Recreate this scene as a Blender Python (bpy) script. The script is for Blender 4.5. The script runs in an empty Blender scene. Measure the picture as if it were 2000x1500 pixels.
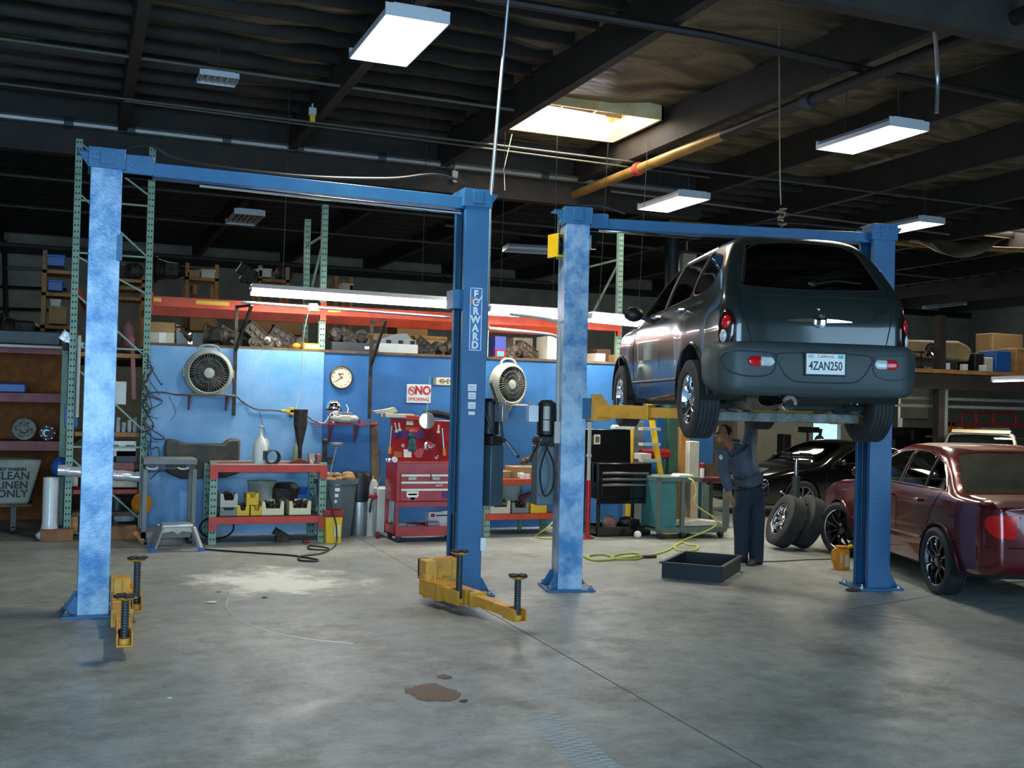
import bpy, bmesh, math, random
import numpy as np
from mathutils import Vector, Matrix
random.seed(7)
PI = math.pi
SC = bpy.context.scene
COL = SC.collection
# ------------------------------------------------------------------ camera, exposure, world, big lights
FPX, YAW, PITCH, ROLL, EYE = 2100.0, .385, .02, .024, 1.7
_f = Vector((math.sin(YAW)*math.cos(PITCH), math.cos(YAW)*math.cos(PITCH), math.sin(PITCH)))
_r = Vector((math.cos(YAW), -math.sin(YAW), 0)); _u = _r.cross(_f)
_c, _s = math.cos(ROLL), math.sin(ROLL)
CX = _r*_c+_u*_s; CY = -_r*_s+_u*_c; CZ = _f
CAM = Vector((0, 0, EYE))
cd = bpy.data.cameras.new('camera'); cam = bpy.data.objects.new('camera', cd); COL.objects.link(cam)
cd.sensor_width = 36; cd.lens = 36*FPX/2000; cd.clip_end = 200
cam.matrix_world = Matrix((( CX.x, CY.x, -CZ.x, 0), (CX.y, CY.y, -CZ.y, 0), (CX.z, CY.z, -CZ.z, EYE), (0, 0, 0, 1)))
SC.camera = cam
SC.view_settings.view_transform = 'Standard'; SC.view_settings.look = 'None'
SC.view_settings.gamma = 1; SC.view_settings.use_curve_mapping = False
SC.view_settings.exposure = 0.25
w = bpy.data.worlds.new('world'); SC.world = w; w.use_nodes = True
w.node_tree.nodes['Background'].inputs[0].default_value = (.45, .72, 1, 1)
w.node_tree.nodes['Background'].inputs[1].default_value = 1.2

def area(name, loc, rot, sx, sy, power, col):
    l = bpy.data.lights.new(name, 'AREA'); l.shape = 'RECTANGLE'; l.size = sx; l.size_y = sy
    l.energy = power; l.color = col
    o = bpy.data.objects.new(name, l); COL.objects.link(o); o.location = loc; o.rotation_euler = rot
    return o
# daylight of the unseen front door and far doorway; side door added as fill
area('daylight_front_door', (-1.2, -1.4, 2.1), (PI/2, 0, 0), 6.0, 4.0, 600, (.44, .72, 1))
area('added_side_fill', (8.5, -1.4, 2.1), (PI/2, 0, 0), 5.0, 4.0, 210, (.44, .72, 1))
area('daylight_back_door', (22.4, 29.6, 1.6), (-PI/2, 0, 0), 1.6, 2.6, 120, (.95, .97, 1))

def ray(px, py): return CX*((px-1000)/FPX) - CY*((py-750)/FPX) + CZ
def P(px, py, Y): d = ray(px, py); return CAM + d*(Y/d.y)        # a point on the plane y = Y
def PX(px, py, X): d = ray(px, py); return CAM + d*(X/d.x)
def F(px, py, z=0.0): d = ray(px, py); return CAM + d*((z-EYE)/d.z)  # a point at height z
def zz(px, py, Y): return P(px, py, Y).z
def xx(px, py, Y): return P(px, py, Y).x

# ------------------------------------------------------------------ materials
def lin(h):
    c = [int(h[i:i+2], 16)/255 for i in (0, 2, 4)]
    return [((v+.055)/1.055)**2.4 if v > .04045 else v/12.92 for v in c]
_M = {}
def mat(name, col, rough=.6, metal=0, var=.25, scale=6, bump=.0, bscale=40, col2=None, spec=.5, coat=0, emit=None, es=0, trans=0, lo=.35, hi=.7, alpha=1):
    if name in _M: return _M[name]
    m = bpy.data.materials.new(name); m.use_nodes = True; _M[name] = m
    nt = m.node_tree; b = nt.nodes['Principled BSDF']; L = nt.links
    c = lin(col); c2 = lin(col2) if col2 else [v*(1-var) for v in c]
    b.inputs['Roughness'].default_value = rough; b.inputs['Metallic'].default_value = metal
    b.inputs['Specular IOR Level'].default_value = spec; b.inputs['Coat Weight'].default_value = coat
    b.inputs['Coat Roughness'].default_value = .06
    b.inputs['Transmission Weight'].default_value = trans; b.inputs['Alpha'].default_value = alpha
    tc = nt.nodes.new('ShaderNodeTexCoord')
    if var or col2:
        n = nt.nodes.new('ShaderNodeTexNoise'); n.inputs['Scale'].default_value = scale; n.inputs['Detail'].default_value = 6
        n.inputs['Roughness'].default_value = .65
        L.new(tc.outputs['Object'], n.inputs['Vector'])
        r = nt.nodes.new('ShaderNodeValToRGB'); r.color_ramp.elements[0].position = lo; r.color_ramp.elements[1].position = hi
        r.color_ramp.elements[0].color = (*c2, 1); r.color_ramp.elements[1].color = (*c, 1)
        L.new(n.outputs['Fac'], r.inputs['Fac']); L.new(r.outputs['Color'], b.inputs['Base Color'])
    else: b.inputs['Base Color'].default_value = (*c, 1)
    if bump:
        n2 = nt.nodes.new('ShaderNodeTexNoise'); n2.inputs['Scale'].default_value = bscale; n2.inputs['Detail'].default_value = 4
        L.new(tc.outputs['Object'], n2.inputs['Vector'])
        bp = nt.nodes.new('ShaderNodeBump'); bp.inputs['Strength'].default_value = bump; bp.inputs['Distance'].default_value = .02
        L.new(n2.outputs['Fac'], bp.inputs['Height']); L.new(bp.outputs['Normal'], b.inputs['Normal'])
    if emit:
        b.inputs['Emission Color'].default_value = (*lin(emit), 1); b.inputs['Emission Strength'].default_value = es
    return m

# ------------------------------------------------------------------ mesh builder
class MB:
    def __init__(s): s.bm = bmesh.new(); s.mi = 0; s.X = Matrix.Identity(4)
    def _v(s, p): return s.bm.verts.new(s.X @ Vector(p))
    def face(s, pts):
        f = s.bm.faces.new([s._v(p) for p in pts]); f.material_index = s.mi; return f
    def grid(s, rows, closed_u=False, closed_v=False):
        V = [[s._v(p) for p in r] for r in rows]
        n, m = len(V), len(V[0])
        for i in range(n if closed_u else n-1):
            for j in range(m if closed_v else m-1):
                a, b, c, d = V[i][j], V[(i+1) % n][j], V[(i+1) % n][(j+1) % m], V[i][(j+1) % m]
                try: f = s.bm.faces.new((a, b, c, d)); f.material_index = s.mi
                except ValueError: pass
        return V
    def box(s, x0, x1, y0, y1, z0, z1, R=None, c=None):
        p = [Vector((x, y, z)) for x in (x0, x1) for y in (y0, y1) for z in (z0, z1)]
        if R is not None:
            c = Vector(c) if c is not None else Vector(((x0+x1)/2, (y0+y1)/2, (z0+z1)/2))
            p = [R @ (q-c)+c for q in p]
        v = [s._v(q) for q in p]
        for f in ((0, 1, 3, 2), (4, 6, 7, 5), (0, 4, 5, 1), (2, 3, 7, 6), (0, 2, 6, 4), (1, 5, 7, 3)):
            q = s.bm.faces.new([v[i] for i in f]); q.material_index = s.mi
        return s
    def cbox(s, c, sz, R=None):
        return s.box(c[0]-sz[0]/2, c[0]+sz[0]/2, c[1]-sz[1]/2, c[1]+sz[1]/2, c[2]-sz[2]/2, c[2]+sz[2]/2, R)
    def bar(s, a, b, w, h):
        a, b = Vector(a), Vector(b); d = (b-a); L = d.length; d.normalize()
        up = Vector((0, 0, 1)) if abs(d.z) < .95 else Vector((0, 1, 0))
        sd = d.cross(up).normalized(); up = sd.cross(d)
        q = []
        for e in (a, b):
            q += [e+sd*w/2+up*h/2, e-sd*w/2+up*h/2, e-sd*w/2-up*h/2, e+sd*w/2-up*h/2]
        v = [s._v(p) for p in q]
        for f in ((0, 1, 2, 3), (7, 6, 5, 4), (0, 4, 5, 1), (1, 5, 6, 2), (2, 6, 7, 3), (3, 7, 4, 0)):
            k = s.bm.faces.new([v[i] for i in f]); k.material_index = s.mi
        return s
    def tube(s, path, r, n=8, caps=True, closed=False):
        path = [Vector(p) for p in path]; rs = r if isinstance(r, (list, tuple)) else [r]*len(path)
        rings = []; prev = None
        for i, p in enumerate(path):
            if closed: t = path[(i+1) % len(path)]-path[i-1]
            elif i == 0: t = path[1]-p
            elif i == len(path)-1: t = p-path[-2]
            else: t = (path[i+1]-path[i-1])
            t.normalize()
            if prev is None:
                up = Vector((0, 0, 1)) if abs(t.z) < .9 else Vector((1, 0, 0))
                a = t.cross(up).normalized()
            else:
                a = prev - t*prev.dot(t)
                a = a.normalized() if a.length > 1e-6 else t.orthogonal().normalized()
            prev = a; b = t.cross(a)
            rings.append([p + (a*math.cos(2*PI*k/n)+b*math.sin(2*PI*k/n))*rs[i] for k in range(n)])
        V = s.grid(rings, closed_u=closed, closed_v=True)
        if caps and not closed:
            for ring in (V[0], V[-1]):
                try: f = s.bm.faces.new(ring); f.material_index = s.mi
                except ValueError: pass
        return s
    def cyl(s, a, b, r, r2=None, n=20): return s.tube([a, b], [r, r if r2 is None else r2], n)
    def lathe(s, prof, M=None, n=24, caps=True):
        """prof: (r, h) list around the local z axis, M: placement"""
        M = M or Matrix.Identity(4)
        rings = [[M @ Vector((r*math.cos(2*PI*k/n), r*math.sin(2*PI*k/n), h)) for k in range(n)] for r, h in prof]
        V = s.grid(rings, closed_v=True)
        if caps:
            for ring, pr in ((V[0], prof[0]), (V[-1], prof[-1])):
                if pr[0] > 1e-5:
                    try: f = s.bm.faces.new(ring); f.material_index = s.mi
                    except ValueError: pass
        return s
    def prism(s, poly, fn, t0, t1):
        a = [s._v(fn(u, v, t0)) for u, v in poly]; b = [s._v(fn(u, v, t1)) for u, v in poly]
        n = len(poly)
        for q in (list(reversed(a)), b):
            f = s.bm.faces.new(q); f.material_index = s.mi
        for i in range(n):
            f = s.bm.faces.new((a[i], a[(i+1) % n], b[(i+1) % n], b[i])); f.material_index = s.mi
        return s
    def ball(s, c, r, sc=(1, 1, 1), n=12, R=None):
        R = R or Matrix.Identity(3)
        rows = []
        for i in range(n//2+1):
            t = PI*i/(n//2)
            rr = max(math.sin(t), 1e-3)
            rows.append([Vector(c)+R @ Vector((r*sc[0]*rr*math.cos(2*PI*k/n), r*sc[1]*rr*math.sin(2*PI*k/n), r*sc[2]*math.cos(t))) for k in range(n)])
        s.grid(rows, closed_v=True); return s
    def build(s, name, m, parent=None, bevel=0, ang=.6, base=False, sub=0, recalc=True, sg=2, dbl=False):
        bm = s.bm
        if dbl: bmesh.ops.remove_doubles(bm, verts=bm.verts, dist=1e-4)
        if recalc: bmesh.ops.recalc_face_normals(bm, faces=bm.faces)
        off = Vector((0, 0, 0))
        if base and bm.verts:
            xs = [v.co for v in bm.verts]
            off = Vector(((min(p.x for p in xs)+max(p.x for p in xs))/2, (min(p.y for p in xs)+max(p.y for p in xs))/2, min(p.z for p in xs)))
            for v in bm.verts: v.co -= off
        me = bpy.data.meshes.new(name); bm.to_mesh(me); bm.free()
        for mm in (m if isinstance(m, (list, tuple)) else [m]): me.materials.append(mm)
        me.shade_smooth()
        if ang < 3: me.set_sharp_from_angle(angle=ang)
        o = bpy.data.objects.new(name, me); COL.objects.link(o); o.location = off
        if parent: o.parent = parent
        if bevel:
            b = o.modifiers.new('bevel', 'BEVEL'); b.width = bevel; b.segments = sg; b.limit_method = 'ANGLE'; b.harden_normals = False
        if sub:
            q = o.modifiers.new('sub', 'SUBSURF'); q.levels = sub; q.render_levels = sub
        return o
def tag(o, label=None, cat=None, group=None, kind=None):
    if label: o['label'] = label
    if cat: o['category'] = cat
    if group: o['group'] = group
    if kind: o['kind'] = kind
    return o
def T(name, label, cat, loc=(0, 0, 0), rz=0, group=None, rot=None):
    o = bpy.data.objects.new(name, None); COL.objects.link(o); o.empty_display_size = .1
    o.location = loc; o.rotation_euler = rot if rot else (0, 0, rz)
    return tag(o, label, cat, group)
def thing(mb, name, m, label, cat, group=None, **k):
    return tag(mb.build(name, m, base=True, **k), label, cat, group)
def struct(mb, name, m, **k): return tag(mb.build(name, m, **k), kind='structure')
def copy_tree(o, parent=None):
    c = o.copy(); COL.objects.link(c)
    if parent: c.parent = parent
    for ch in list(o.children): copy_tree(ch, c)
    return c
def dup(o, loc, rz=None, label=None, group=None, rot=None):
    c = copy_tree(o); c.location = loc
    if rz is not None: c.rotation_euler = (0, 0, rz)
    if rot is not None: c.rotation_euler = rot
    if label: c['label'] = label
    if group: c['group'] = group
    return c
def RZ(a): return Matrix.Rotation(a, 3, 'Z')
def TR(loc, eul=(0, 0, 0)): 
    from mathutils import Euler
    return Matrix.Translation(Vector(loc)) @ Euler(eul).to_matrix().to_4x4()
def text(body, size, m, parent, loc, rot, name='lettering', extrude=.001, align='CENTER', spacing=1.0, sx=1.0, bold=0.0):
    c = bpy.data.curves.new(name, 'FONT'); c.body = body; c.size = size; c.extrude = extrude
    c.align_x = align; c.align_y = 'CENTER'; c.space_line = spacing; c.offset = bold
    o = bpy.data.objects.new(name+'_src', c); COL.objects.link(o)
    dg = bpy.context.evaluated_depsgraph_get(); me = bpy.data.meshes.new_from_object(o.evaluated_get(dg))
    bpy.data.objects.remove(o); me.materials.clear(); me.materials.append(m)
    for v in me.vertices: v.co.x *= sx
    q = bpy.data.objects.new(name, me); COL.objects.link(q); q.parent = parent; q.location = loc; q.rotation_euler = rot
    return q
def catmull(pts, n=8, closed=False):
    pts = [Vector(p) for p in pts]; out = []; N = len(pts)
    rng = range(N if closed else N-1)
    for i in rng:
        g = (lambda k: pts[k % N]) if closed else (lambda k: pts[min(max(k, 0), N-1)])
        a, b, c, d = g(i-1), g(i), g(i+1), g(i+2)
        for k in range(n):
            t = k/n
            out.append(.5*((2*b)+(c-a)*t+(2*a-5*b+4*c-d)*t*t+(3*b-3*c+d-a)*t**3))
    if not closed: out.append(pts[-1])
    return out

# shared materials
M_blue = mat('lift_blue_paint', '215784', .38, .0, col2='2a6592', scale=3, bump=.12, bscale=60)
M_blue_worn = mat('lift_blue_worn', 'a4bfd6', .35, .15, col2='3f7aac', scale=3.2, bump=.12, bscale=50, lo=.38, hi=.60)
M_yel = mat('lift_yellow_paint', 'e2a430', .45, 0, col2='bc8632', scale=7, bump=.1)
M_chrome = mat('polished_chrome', 'e8ecf0', .08, 1, var=0)
M_steel = mat('brushed_steel', 'a8adb0', .32, .9, var=.2, scale=15)
M_alu = mat('bare_aluminium', 'c6cace', .38, .8, var=.15)
M_cast = mat('cast_aluminium', '93928a', .55, .55, col2='55544c', scale=12, bump=.4, bscale=30)
M_castd = mat('greasy_cast_iron', '4b463c', .55, .4, col2='221f1a', scale=10, bump=.5, bscale=25)
M_black = mat('black_plastic', '16171a', .45, 0, var=.2)
M_blackg = mat('black_gloss_paint', '0d0e11', .22, 0, var=.2, coat=.5)
M_rubber = mat('tire_rubber', '2c2f31', .75, 0, col2='1d1f20', scale=14)
M_grey = mat('grey_plastic', '7d8585', .5, 0, var=.2)
M_dgrey = mat('dark_grey_steel', '3b4346', .45, .3, var=.3)
M_lgrey = mat('light_grey_plastic', 'b9beb8', .5, 0, var=.18)
M_white = mat('white_painted', 'dfe2dc', .45, 0, var=.12)
M_cream = mat('cream_plastic', 'ded9b2', .5, 0, var=.15)
M_red = mat('red_enamel', 'b01a22', .32, 0, col2='7c1118', scale=4, coat=.3)
M_redbeam = mat('red_rack_paint', 'd8402e', .5, 0, col2='a84038', scale=6)
M_orbeam = mat('orange_rack_paint', 'd24a1c', .5, 0, col2='b03412', scale=5)
M_oldred = mat('faded_red_paint', 'a5404a', .6, 0, col2='8a6a68', scale=5)
M_green = mat('rack_green_paint', '93ac9a', .5, .1, col2='6a9280', scale=4)
M_hole = mat('dark_slot', '101412', .9, 0, var=0)
M_card = mat('brown_cardboard', 'a98558', .8, 0, var=.2)
M_cardw = mat('white_cardboard', 'cfcab8', .75, 0, var=.2, scale=3)
M_wood = mat('pine_board', 'b98a4e', .7, 0, col2='8a5f30', scale=5)
M_woodd = mat('old_plank_wood', '7a6248', .8, 0, col2='4e3d2c', scale=5)
M_yplast = mat('yellow_plastic', 'e0b81e', .4, 0, var=.15)
M_oplast = mat('orange_plastic', 'd8871c', .35, 0, var=.15)
M_bplast = mat('blue_plastic', '1f5fae', .4, 0, var=.2)
M_tex = mat('white_label_paper', 'e6e8e4', .6, 0, var=.05)
M_ink = mat('black_ink', '15161c', .7, 0, var=0)
M_rink = mat('red_ink', 'b81822', .7, 0, var=0)
M_glow = mat('lamp_lens', 'ffffff', .5, 0, var=0, emit='f4f2ff', es=9)
M_tubeglow = mat('fluorescent_tube', 'ffffff', .5, 0, var=0, emit='f6f2ff', es=14)
# ------------------------------------------------------------------ setting: floor, walls, ceiling
def floor_material():
    m = bpy.data.materials.new('stained_concrete'); m.use_nodes = True; nt = m.node_tree; L = nt.links
    b = nt.nodes['Principled BSDF']; tc = nt.nodes.new('ShaderNodeTexCoord')
    def noise(sc, det=6, rough=.6, src=None):
        n = nt.nodes.new('ShaderNodeTexNoise'); n.inputs['Scale'].default_value = sc; n.inputs['Detail'].default_value = det
        n.inputs['Roughness'].default_value = rough; L.new(src or tc.outputs['Object'], n.inputs['Vector']); return n
    def ramp(src, p0, c0, p1, c1):
        r = nt.nodes.new('ShaderNodeValToRGB'); e = r.color_ramp.elements
        e[0].position = p0; e[0].color = (*c0, 1); e[1].position = p1; e[1].color = (*c1, 1); L.new(src, r.inputs['Fac']); return r
    def mix(a, b_, fac, mode='MIX'):
        x = nt.nodes.new('ShaderNodeMix'); x.data_type = 'RGBA'; x.blend_type = mode
        for sock, v in ((x.inputs[6], a), (x.inputs[7], b_)):
            if isinstance(v, (tuple, list)): sock.default_value = (*v, 1)
            else: L.new(v, sock)
        if isinstance(fac, float): x.inputs[0].default_value = fac
        else: L.new(fac, x.inputs[0])
        return x.outputs[2]
    big = ramp(noise(.35, 5).outputs['Fac'], .3, lin('828a88'), .7, lin('a4aaa6'))
    fine = ramp(noise(5, 10, .8).outputs['Fac'], .38, (.70, .70, .70), .62, (1.10, 1.10, 1.10))
    c = mix(big.outputs[0], fine.outputs[0], 1.0, 'MULTIPLY')
    st = ramp(noise(1.1, 8, .7).outputs['Fac'], .50, (0, 0, 0), .72, (.75, .75, .75))
    c = mix(c, tuple(lin('5a5548')), st.outputs[0])
    # streaks scraped across the floor
    mp = nt.nodes.new('ShaderNodeMapping'); mp.inputs['Scale'].default_value = (.5, 3.2, 1); mp.inputs['Rotation'].default_value = (0, 0, .35)
    L.new(tc.outputs['Object'], mp.inputs['Vector'])
    sk = ramp(noise(1.6, 6, .7, mp.outputs[0]).outputs['Fac'], .54, (0, 0, 0), .78, (.3, .3, .3))
    c = mix(c, tuple(lin('c0bcab')), sk.outputs[0])
    sp = ramp(noise(22, 5, .9).outputs['Fac'], .55, (0, 0, 0), .64, (.5, .5, .5))
    c = mix(c, tuple(lin('4c463c')), sp.outputs[0])
    L.new(c, b.inputs['Base Color'])
    rr = ramp(noise(2.2, 6, .7).outputs['Fac'], .3, (.28, .28, .28), .7, (.62, .62, .62))
    L.new(rr.outputs[0], b.inputs['Roughness'])
    bp = nt.nodes.new('ShaderNodeBump'); bp.inputs['Strength'].default_value = .12; bp.inputs['Distance'].default_value = .01
    L.new(noise(60, 4).outputs['Fac'], bp.inputs['Height']); L.new(bp.outputs[0], b.inputs['Normal'])
    return m
M_floor = floor_material()
XL, XR, YF, YB, ZC = -6.0, 30.0, -1.5, 30.0, 5.9
struct(MB().box(XL, XR, YF, YB, -.2, 0), 'floor', M_floor)
M_conc = mat('pale_block_wall', 'b4b0a0', .85, 0, col2='938f80', scale=1.5, bump=.1)
M_conc2 = mat('grey_block_wall', '8f9189', .85, 0, col2='777a72', scale=1.5)
dx0, dx1, dz_ = xx(1588, 860, YB), xx(1642, 860, YB), zz(1615, 823, YB)
b_ = MB().box(XL, dx0, YB, YB+.2, 0, ZC); b_.box(dx1, XR, YB, YB+.2, 0, ZC); b_.box(dx0, dx1, YB, YB+.2, dz_, ZC)
struct(b_, 'wall_back', M_conc)
struct(MB().box(XL-.2, XL, YF, YB, 0, ZC), 'wall_left', M_conc)
struct(MB().box(XR, XR+.2, YF, YB, 0, ZC), 'wall_right', M_conc2)
b_ = MB().box(XL, -4.3, YF-.2, YF, 0, ZC); b_.box(1.9, 5.9, YF-.2, YF, 0, ZC); b_.box(11.1, XR, YF-.2, YF, 0, ZC); b_.box(XL, XR, YF-.2, YF, 4.2, ZC)  # second opening added to let in extra blue light
struct(b_, 'wall_front', M_conc)
# ceiling deck with foil faced insulation, sagging between small joists
def ceil_mat():
    m = bpy.data.materials.new('sooty_foil_insulation'); m.use_nodes = True; nt = m.node_tree; L = nt.links
    b = nt.nodes['Principled BSDF']; tc = nt.nodes.new('ShaderNodeTexCoord')
    mp = nt.nodes.new('ShaderNodeMapping'); mp.inputs['Scale'].default_value = (.6, 1.6, 1); L.new(tc.outputs['Object'], mp.inputs['Vector'])
    n = nt.nodes.new('ShaderNodeTexNoise'); n.inputs['Scale'].default_value = 1.3; n.inputs['Detail'].default_value = 8; n.inputs['Distortion'].default_value = 1.2
    L.new(mp.outputs[0], n.inputs['Vector'])
    r = nt.nodes.new('ShaderNodeValToRGB'); r.color_ramp.elements[0].position = .3; r.color_ramp.elements[1].position = .75
    r.color_ramp.elements[0].color = (*lin('302d27'), 1); r.color_ramp.elements[1].color = (*lin('8e8064'), 1)
    L.new(n.outputs['Fac'], r.inputs['Fac']); L.new(r.outputs[0], b.inputs['Base Color'])
    b.inputs['Roughness'].default_value = .5; b.inputs['Metallic'].default_value = .25
    bp = nt.nodes.new('ShaderNodeBump'); bp.inputs['Strength'].default_value = .8; bp.inputs['Distance'].default_value = .15
    L.new(n.outputs['Fac'], bp.inputs['Height']); L.new(bp.outputs[0], b.inputs['Normal'])
    return m
M_ceil = ceil_mat(); M_beam = mat('dark_glulam_beam', '352e28', .7, 0, col2='231f1b', scale=3, bump=.15)
SKY = [(5.28, 7.42, 12.95, 14.45), (17.4, 19.6, 16.6, 18.1)]
ce = MB()
def in_sky(x, y): return any(a < x < b and c < y < d for a, b, c, d in SKY)
xs = sorted(set([XL+.6*i for i in range(int((XR-XL)/.6)+1)]+[v for s in SKY for v in s[:2]]))
ys = sorted(set([YF+.6*i for i in range(int((YB-YF)/.6)+1)]+[v for s in SKY for v in s[2:]]+[YB]))
def sag(x, y): return ZC-.04-.05*math.sin(x*1.9+y*.7)*math.cos(y*1.3+x*.3)-.03*math.sin(x*5+y*3)
vs = {}
for i in range(len(xs)-1):
    for j in range(len(ys)-1):
        if in_sky((xs[i]+xs[i+1])/2, (ys[j]+ys[j+1])/2): continue
        q = []
        for a, b in ((i, j), (i+1, j), (i+1, j+1), (i, j+1)):
            if (a, b) not in vs: vs[(a, b)] = ce._v((xs[a], ys[b], sag(xs[a], ys[b])))
            q.append(vs[(a, b)])
        ce.bm.faces.new(q)
ce.mi = 1
for k in range(int((YB-YF)/.6)):
    y = YF+.6*k+.25
    x1 = 5.0 if y < 15.5 else XR
    ce.box(XL, x1, y-.025, y+.025, 5.70, 5.9)
struct(ce, 'ceiling', [M_ceil, M_beam], ang=3.2)
tn = [0]
def trim(mb, m=M_beam, **k): tn[0] += 1; return struct(mb, 'trim_%d' % tn[0], m, **k)
for k in range(-2, 13):
    x = .49+2.35*k
    if XL < x < XR: trim(MB().box(x-.06, x+.06, YF, YB, 5.38, 5.84))
trim(MB().box(XL, 9.95, 16.0, 16.2, 5.02, 5.88))
trim(MB().box(XL, XR, 7.05, 7.22, 5.02, 5.88))
# skylight wells with their diffusing panels
M_well = mat('skylight_well_board', 'e6d2a0', .7, 0, col2='c09858', scale=2)
M_sky = mat('skylight_panel', 'ffffff', .5, 0, var=0, emit='fff8ea', es=2.2)
for i, (a, b, c, d) in enumerate(SKY):
    m_ = MB()
    for q in ((a, a+.04, c, d), (b-.04, b, c, d), (a, b, c, c+.04), (a, b, d-.04, d)): m_.box(q[0], q[1], q[2], q[3], 5.7, 6.10)
    trim(m_, M_well)
    f_ = MB().box(a, b, c, d, 6.10, 6.13)
    o = tag(f_.build('window_%d' % (i+1), M_sky), kind='structure')
    g_ = MB()
    for k in range(1, 4): g_.box(a+(b-a)*k/4-.02, a+(b-a)*k/4+.02, c, d, 5.98, 6.08)
    for k in range(1, 5): g_.box(a, b, c+(d-c)*k/5-.01, c+(d-c)*k/5+.01, 6.0, 6.08)
    g_.build('security_bar', M_woodd, o)
    area('skylight_daylight', ((a+b)/2, (c+d)/2, 6.0), (0, 0, 0), b-a-.1, d-c-.1, 110, (1, .95, .84))
# partition with blue paint; the left section stands a little forward, daylight painted into its lighter blue
M_wallb = mat('blue_wall_paint', '387ab8', .55, 0, col2='2d659e', scale=2.2, bump=.1)
M_walll = mat('daylit_blue_wall_paint', '8ebae4', .42, 0, col2='62a0d4', scale=1.6, bump=.15, bscale=25)
YW = 13.93
xs0, xs1 = .80, P(632, 700, YW).x
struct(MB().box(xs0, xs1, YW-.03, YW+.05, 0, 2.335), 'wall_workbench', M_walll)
struct(MB().box(xs1, 8.95, YW, YW+.05, 0, 2.335), 'wall_partition', M_wallb)
struct(MB().box(8.85, 8.95, YW+.1, 16.5, 0, 2.335), 'wall_partition_side', M_wallb)
struct(MB().box(xs0, 8.95, YW-.02, 16.5, 2.335, 2.37), 'trim_20', M_woodd)
trim(MB().box(xs0, xs1, YW-.05, YW-.03, .78, .8), M_wallb)

# saw cut joints in the slab
def joint(a, c, w_=.007):
    a, c = F(*a), F(*c); k = MB(); k.bar((a.x, a.y, .0005), (c.x, c.y, .0005), w_, .003); return trim(k, mat('joint_dirt', '5a5c56', .9, var=.2))
joint((690, 1045), (1490, 1500)); joint((1660, 1190), (2000, 1135), .012); joint((1665, 1195), (1800, 1215), .006)
# ------------------------------------------------------------------ ceiling lamps
M_fix = mat('lamp_white_enamel', 'c9ced4', .35, .1, var=.05)
ZL = 4.78
def highbay(lit=True, name='high_bay_lamp'):
    t = T(name, '', 'ceiling lamp')
    h = MB()                                     # housing: shallow trough with six reflector bays, long side on local y
    L_, W_ = .61, .27
    prof = [(-W_, 0), (-W_, .05), (-W_+.07, .11), (W_-.07, .11), (W_, .05), (W_, 0), (W_-.01, 0), (W_-.01, .045), (W_-.08, .1), (-W_+.08, .1), (-W_+.01, .045), (-W_+.01, 0)]
    h.prism(prof, lambda u, v, s: (u, s, v), -L_, L_)
    for s_ in (-1, 1): h.box(-W_, W_, s_*L_-.006, s_*L_+.006, -.0, .1)
    h.build('housing', M_fix, t)
    for k in range(6):
        x = -W_+.045+k*(2*W_-.09)/5
        g = MB(); g.cyl((x, -L_+.03, .035), (x, L_-.03, .035), .014 if not lit else .02, n=10)
        g.build('lamp_tube', M_tubeglow if lit else M_lgrey, t)
        if not lit:
            r = MB(); r.prism([(x-.035, .03), (x, .075), (x+.035, .03), (x, .085)], lambda u, v, s: (u, s, v), -L_+.02, L_-.02); r.build('reflector', M_alu, t)
    if lit:
        MB().box(-W_+.012, W_-.012, -L_+.012, L_-.012, .006, .012).build('lens', M_glow, t)
    for q in (-.45, .45):
        s = MB(); s.cyl((0, q, .1), (-.04 if q < 0 else .04, q, 5.72-ZL), .004, n=6)
        s.build('suspension_wire', M_dgrey, t)
    return t
ZL = 4.78
c1, c2, c3 = F(735, 127, ZL), F(808, 45, ZL), F(1697, 275, ZL)
lamps = [(F(775, 83, ZL), 0, 'lit rectangular high bay lamp nearest the camera, above the left lift'),
         (F(1700, 275, ZL), 0, 'lit high bay lamp hanging above the raised car near the right edge'),
         (F(1314, 400, ZL), 0, 'lit high bay lamp hanging just above the crossbeam of the right lift'),
         (F(1767, 446, ZL), 0, 'small distant lit high bay lamp beside the top of the far right blue column')]
lp = highbay(); n0 = True
for c, rz, lab in lamps:
    if n0: lp.location = c; lp['label'] = lab; lp['group'] = 'lit high bay lamps'; n0 = False
    else: dup(lp, c, rz, lab)
    area('high_bay_light', (c.x, c.y, c.z-.02), (0, 0, 0), .5, 1.15, 90, (1, .89, .66))
lu = highbay(False); lu.location = F(478, 430, 4.95); lu['label'] = 'unlit high bay lamp with open white louvres, hanging above the left lift crossbeam'
u2 = dup(lu, F(425, 158, 5.3), 0, 'small unlit lamp in the dark upper left of the ceiling'); u2.scale = (.8, .3, .6)
dup(lu, F(1045, 492, 4.78), 1.4, 'unlit pale lamp far back under the roof between the two lifts')
for l_ in (lu,)+tuple(o for o in COL.objects if o.name.startswith('high_bay_lamp') and o.location.z > ZL+.01):
    for w_ in l_.children:
        if w_.name.startswith('suspension_wire'): w_.scale.z = (5.72-l_.location.z)/(5.72-ZL)/l_.scale.z
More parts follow.
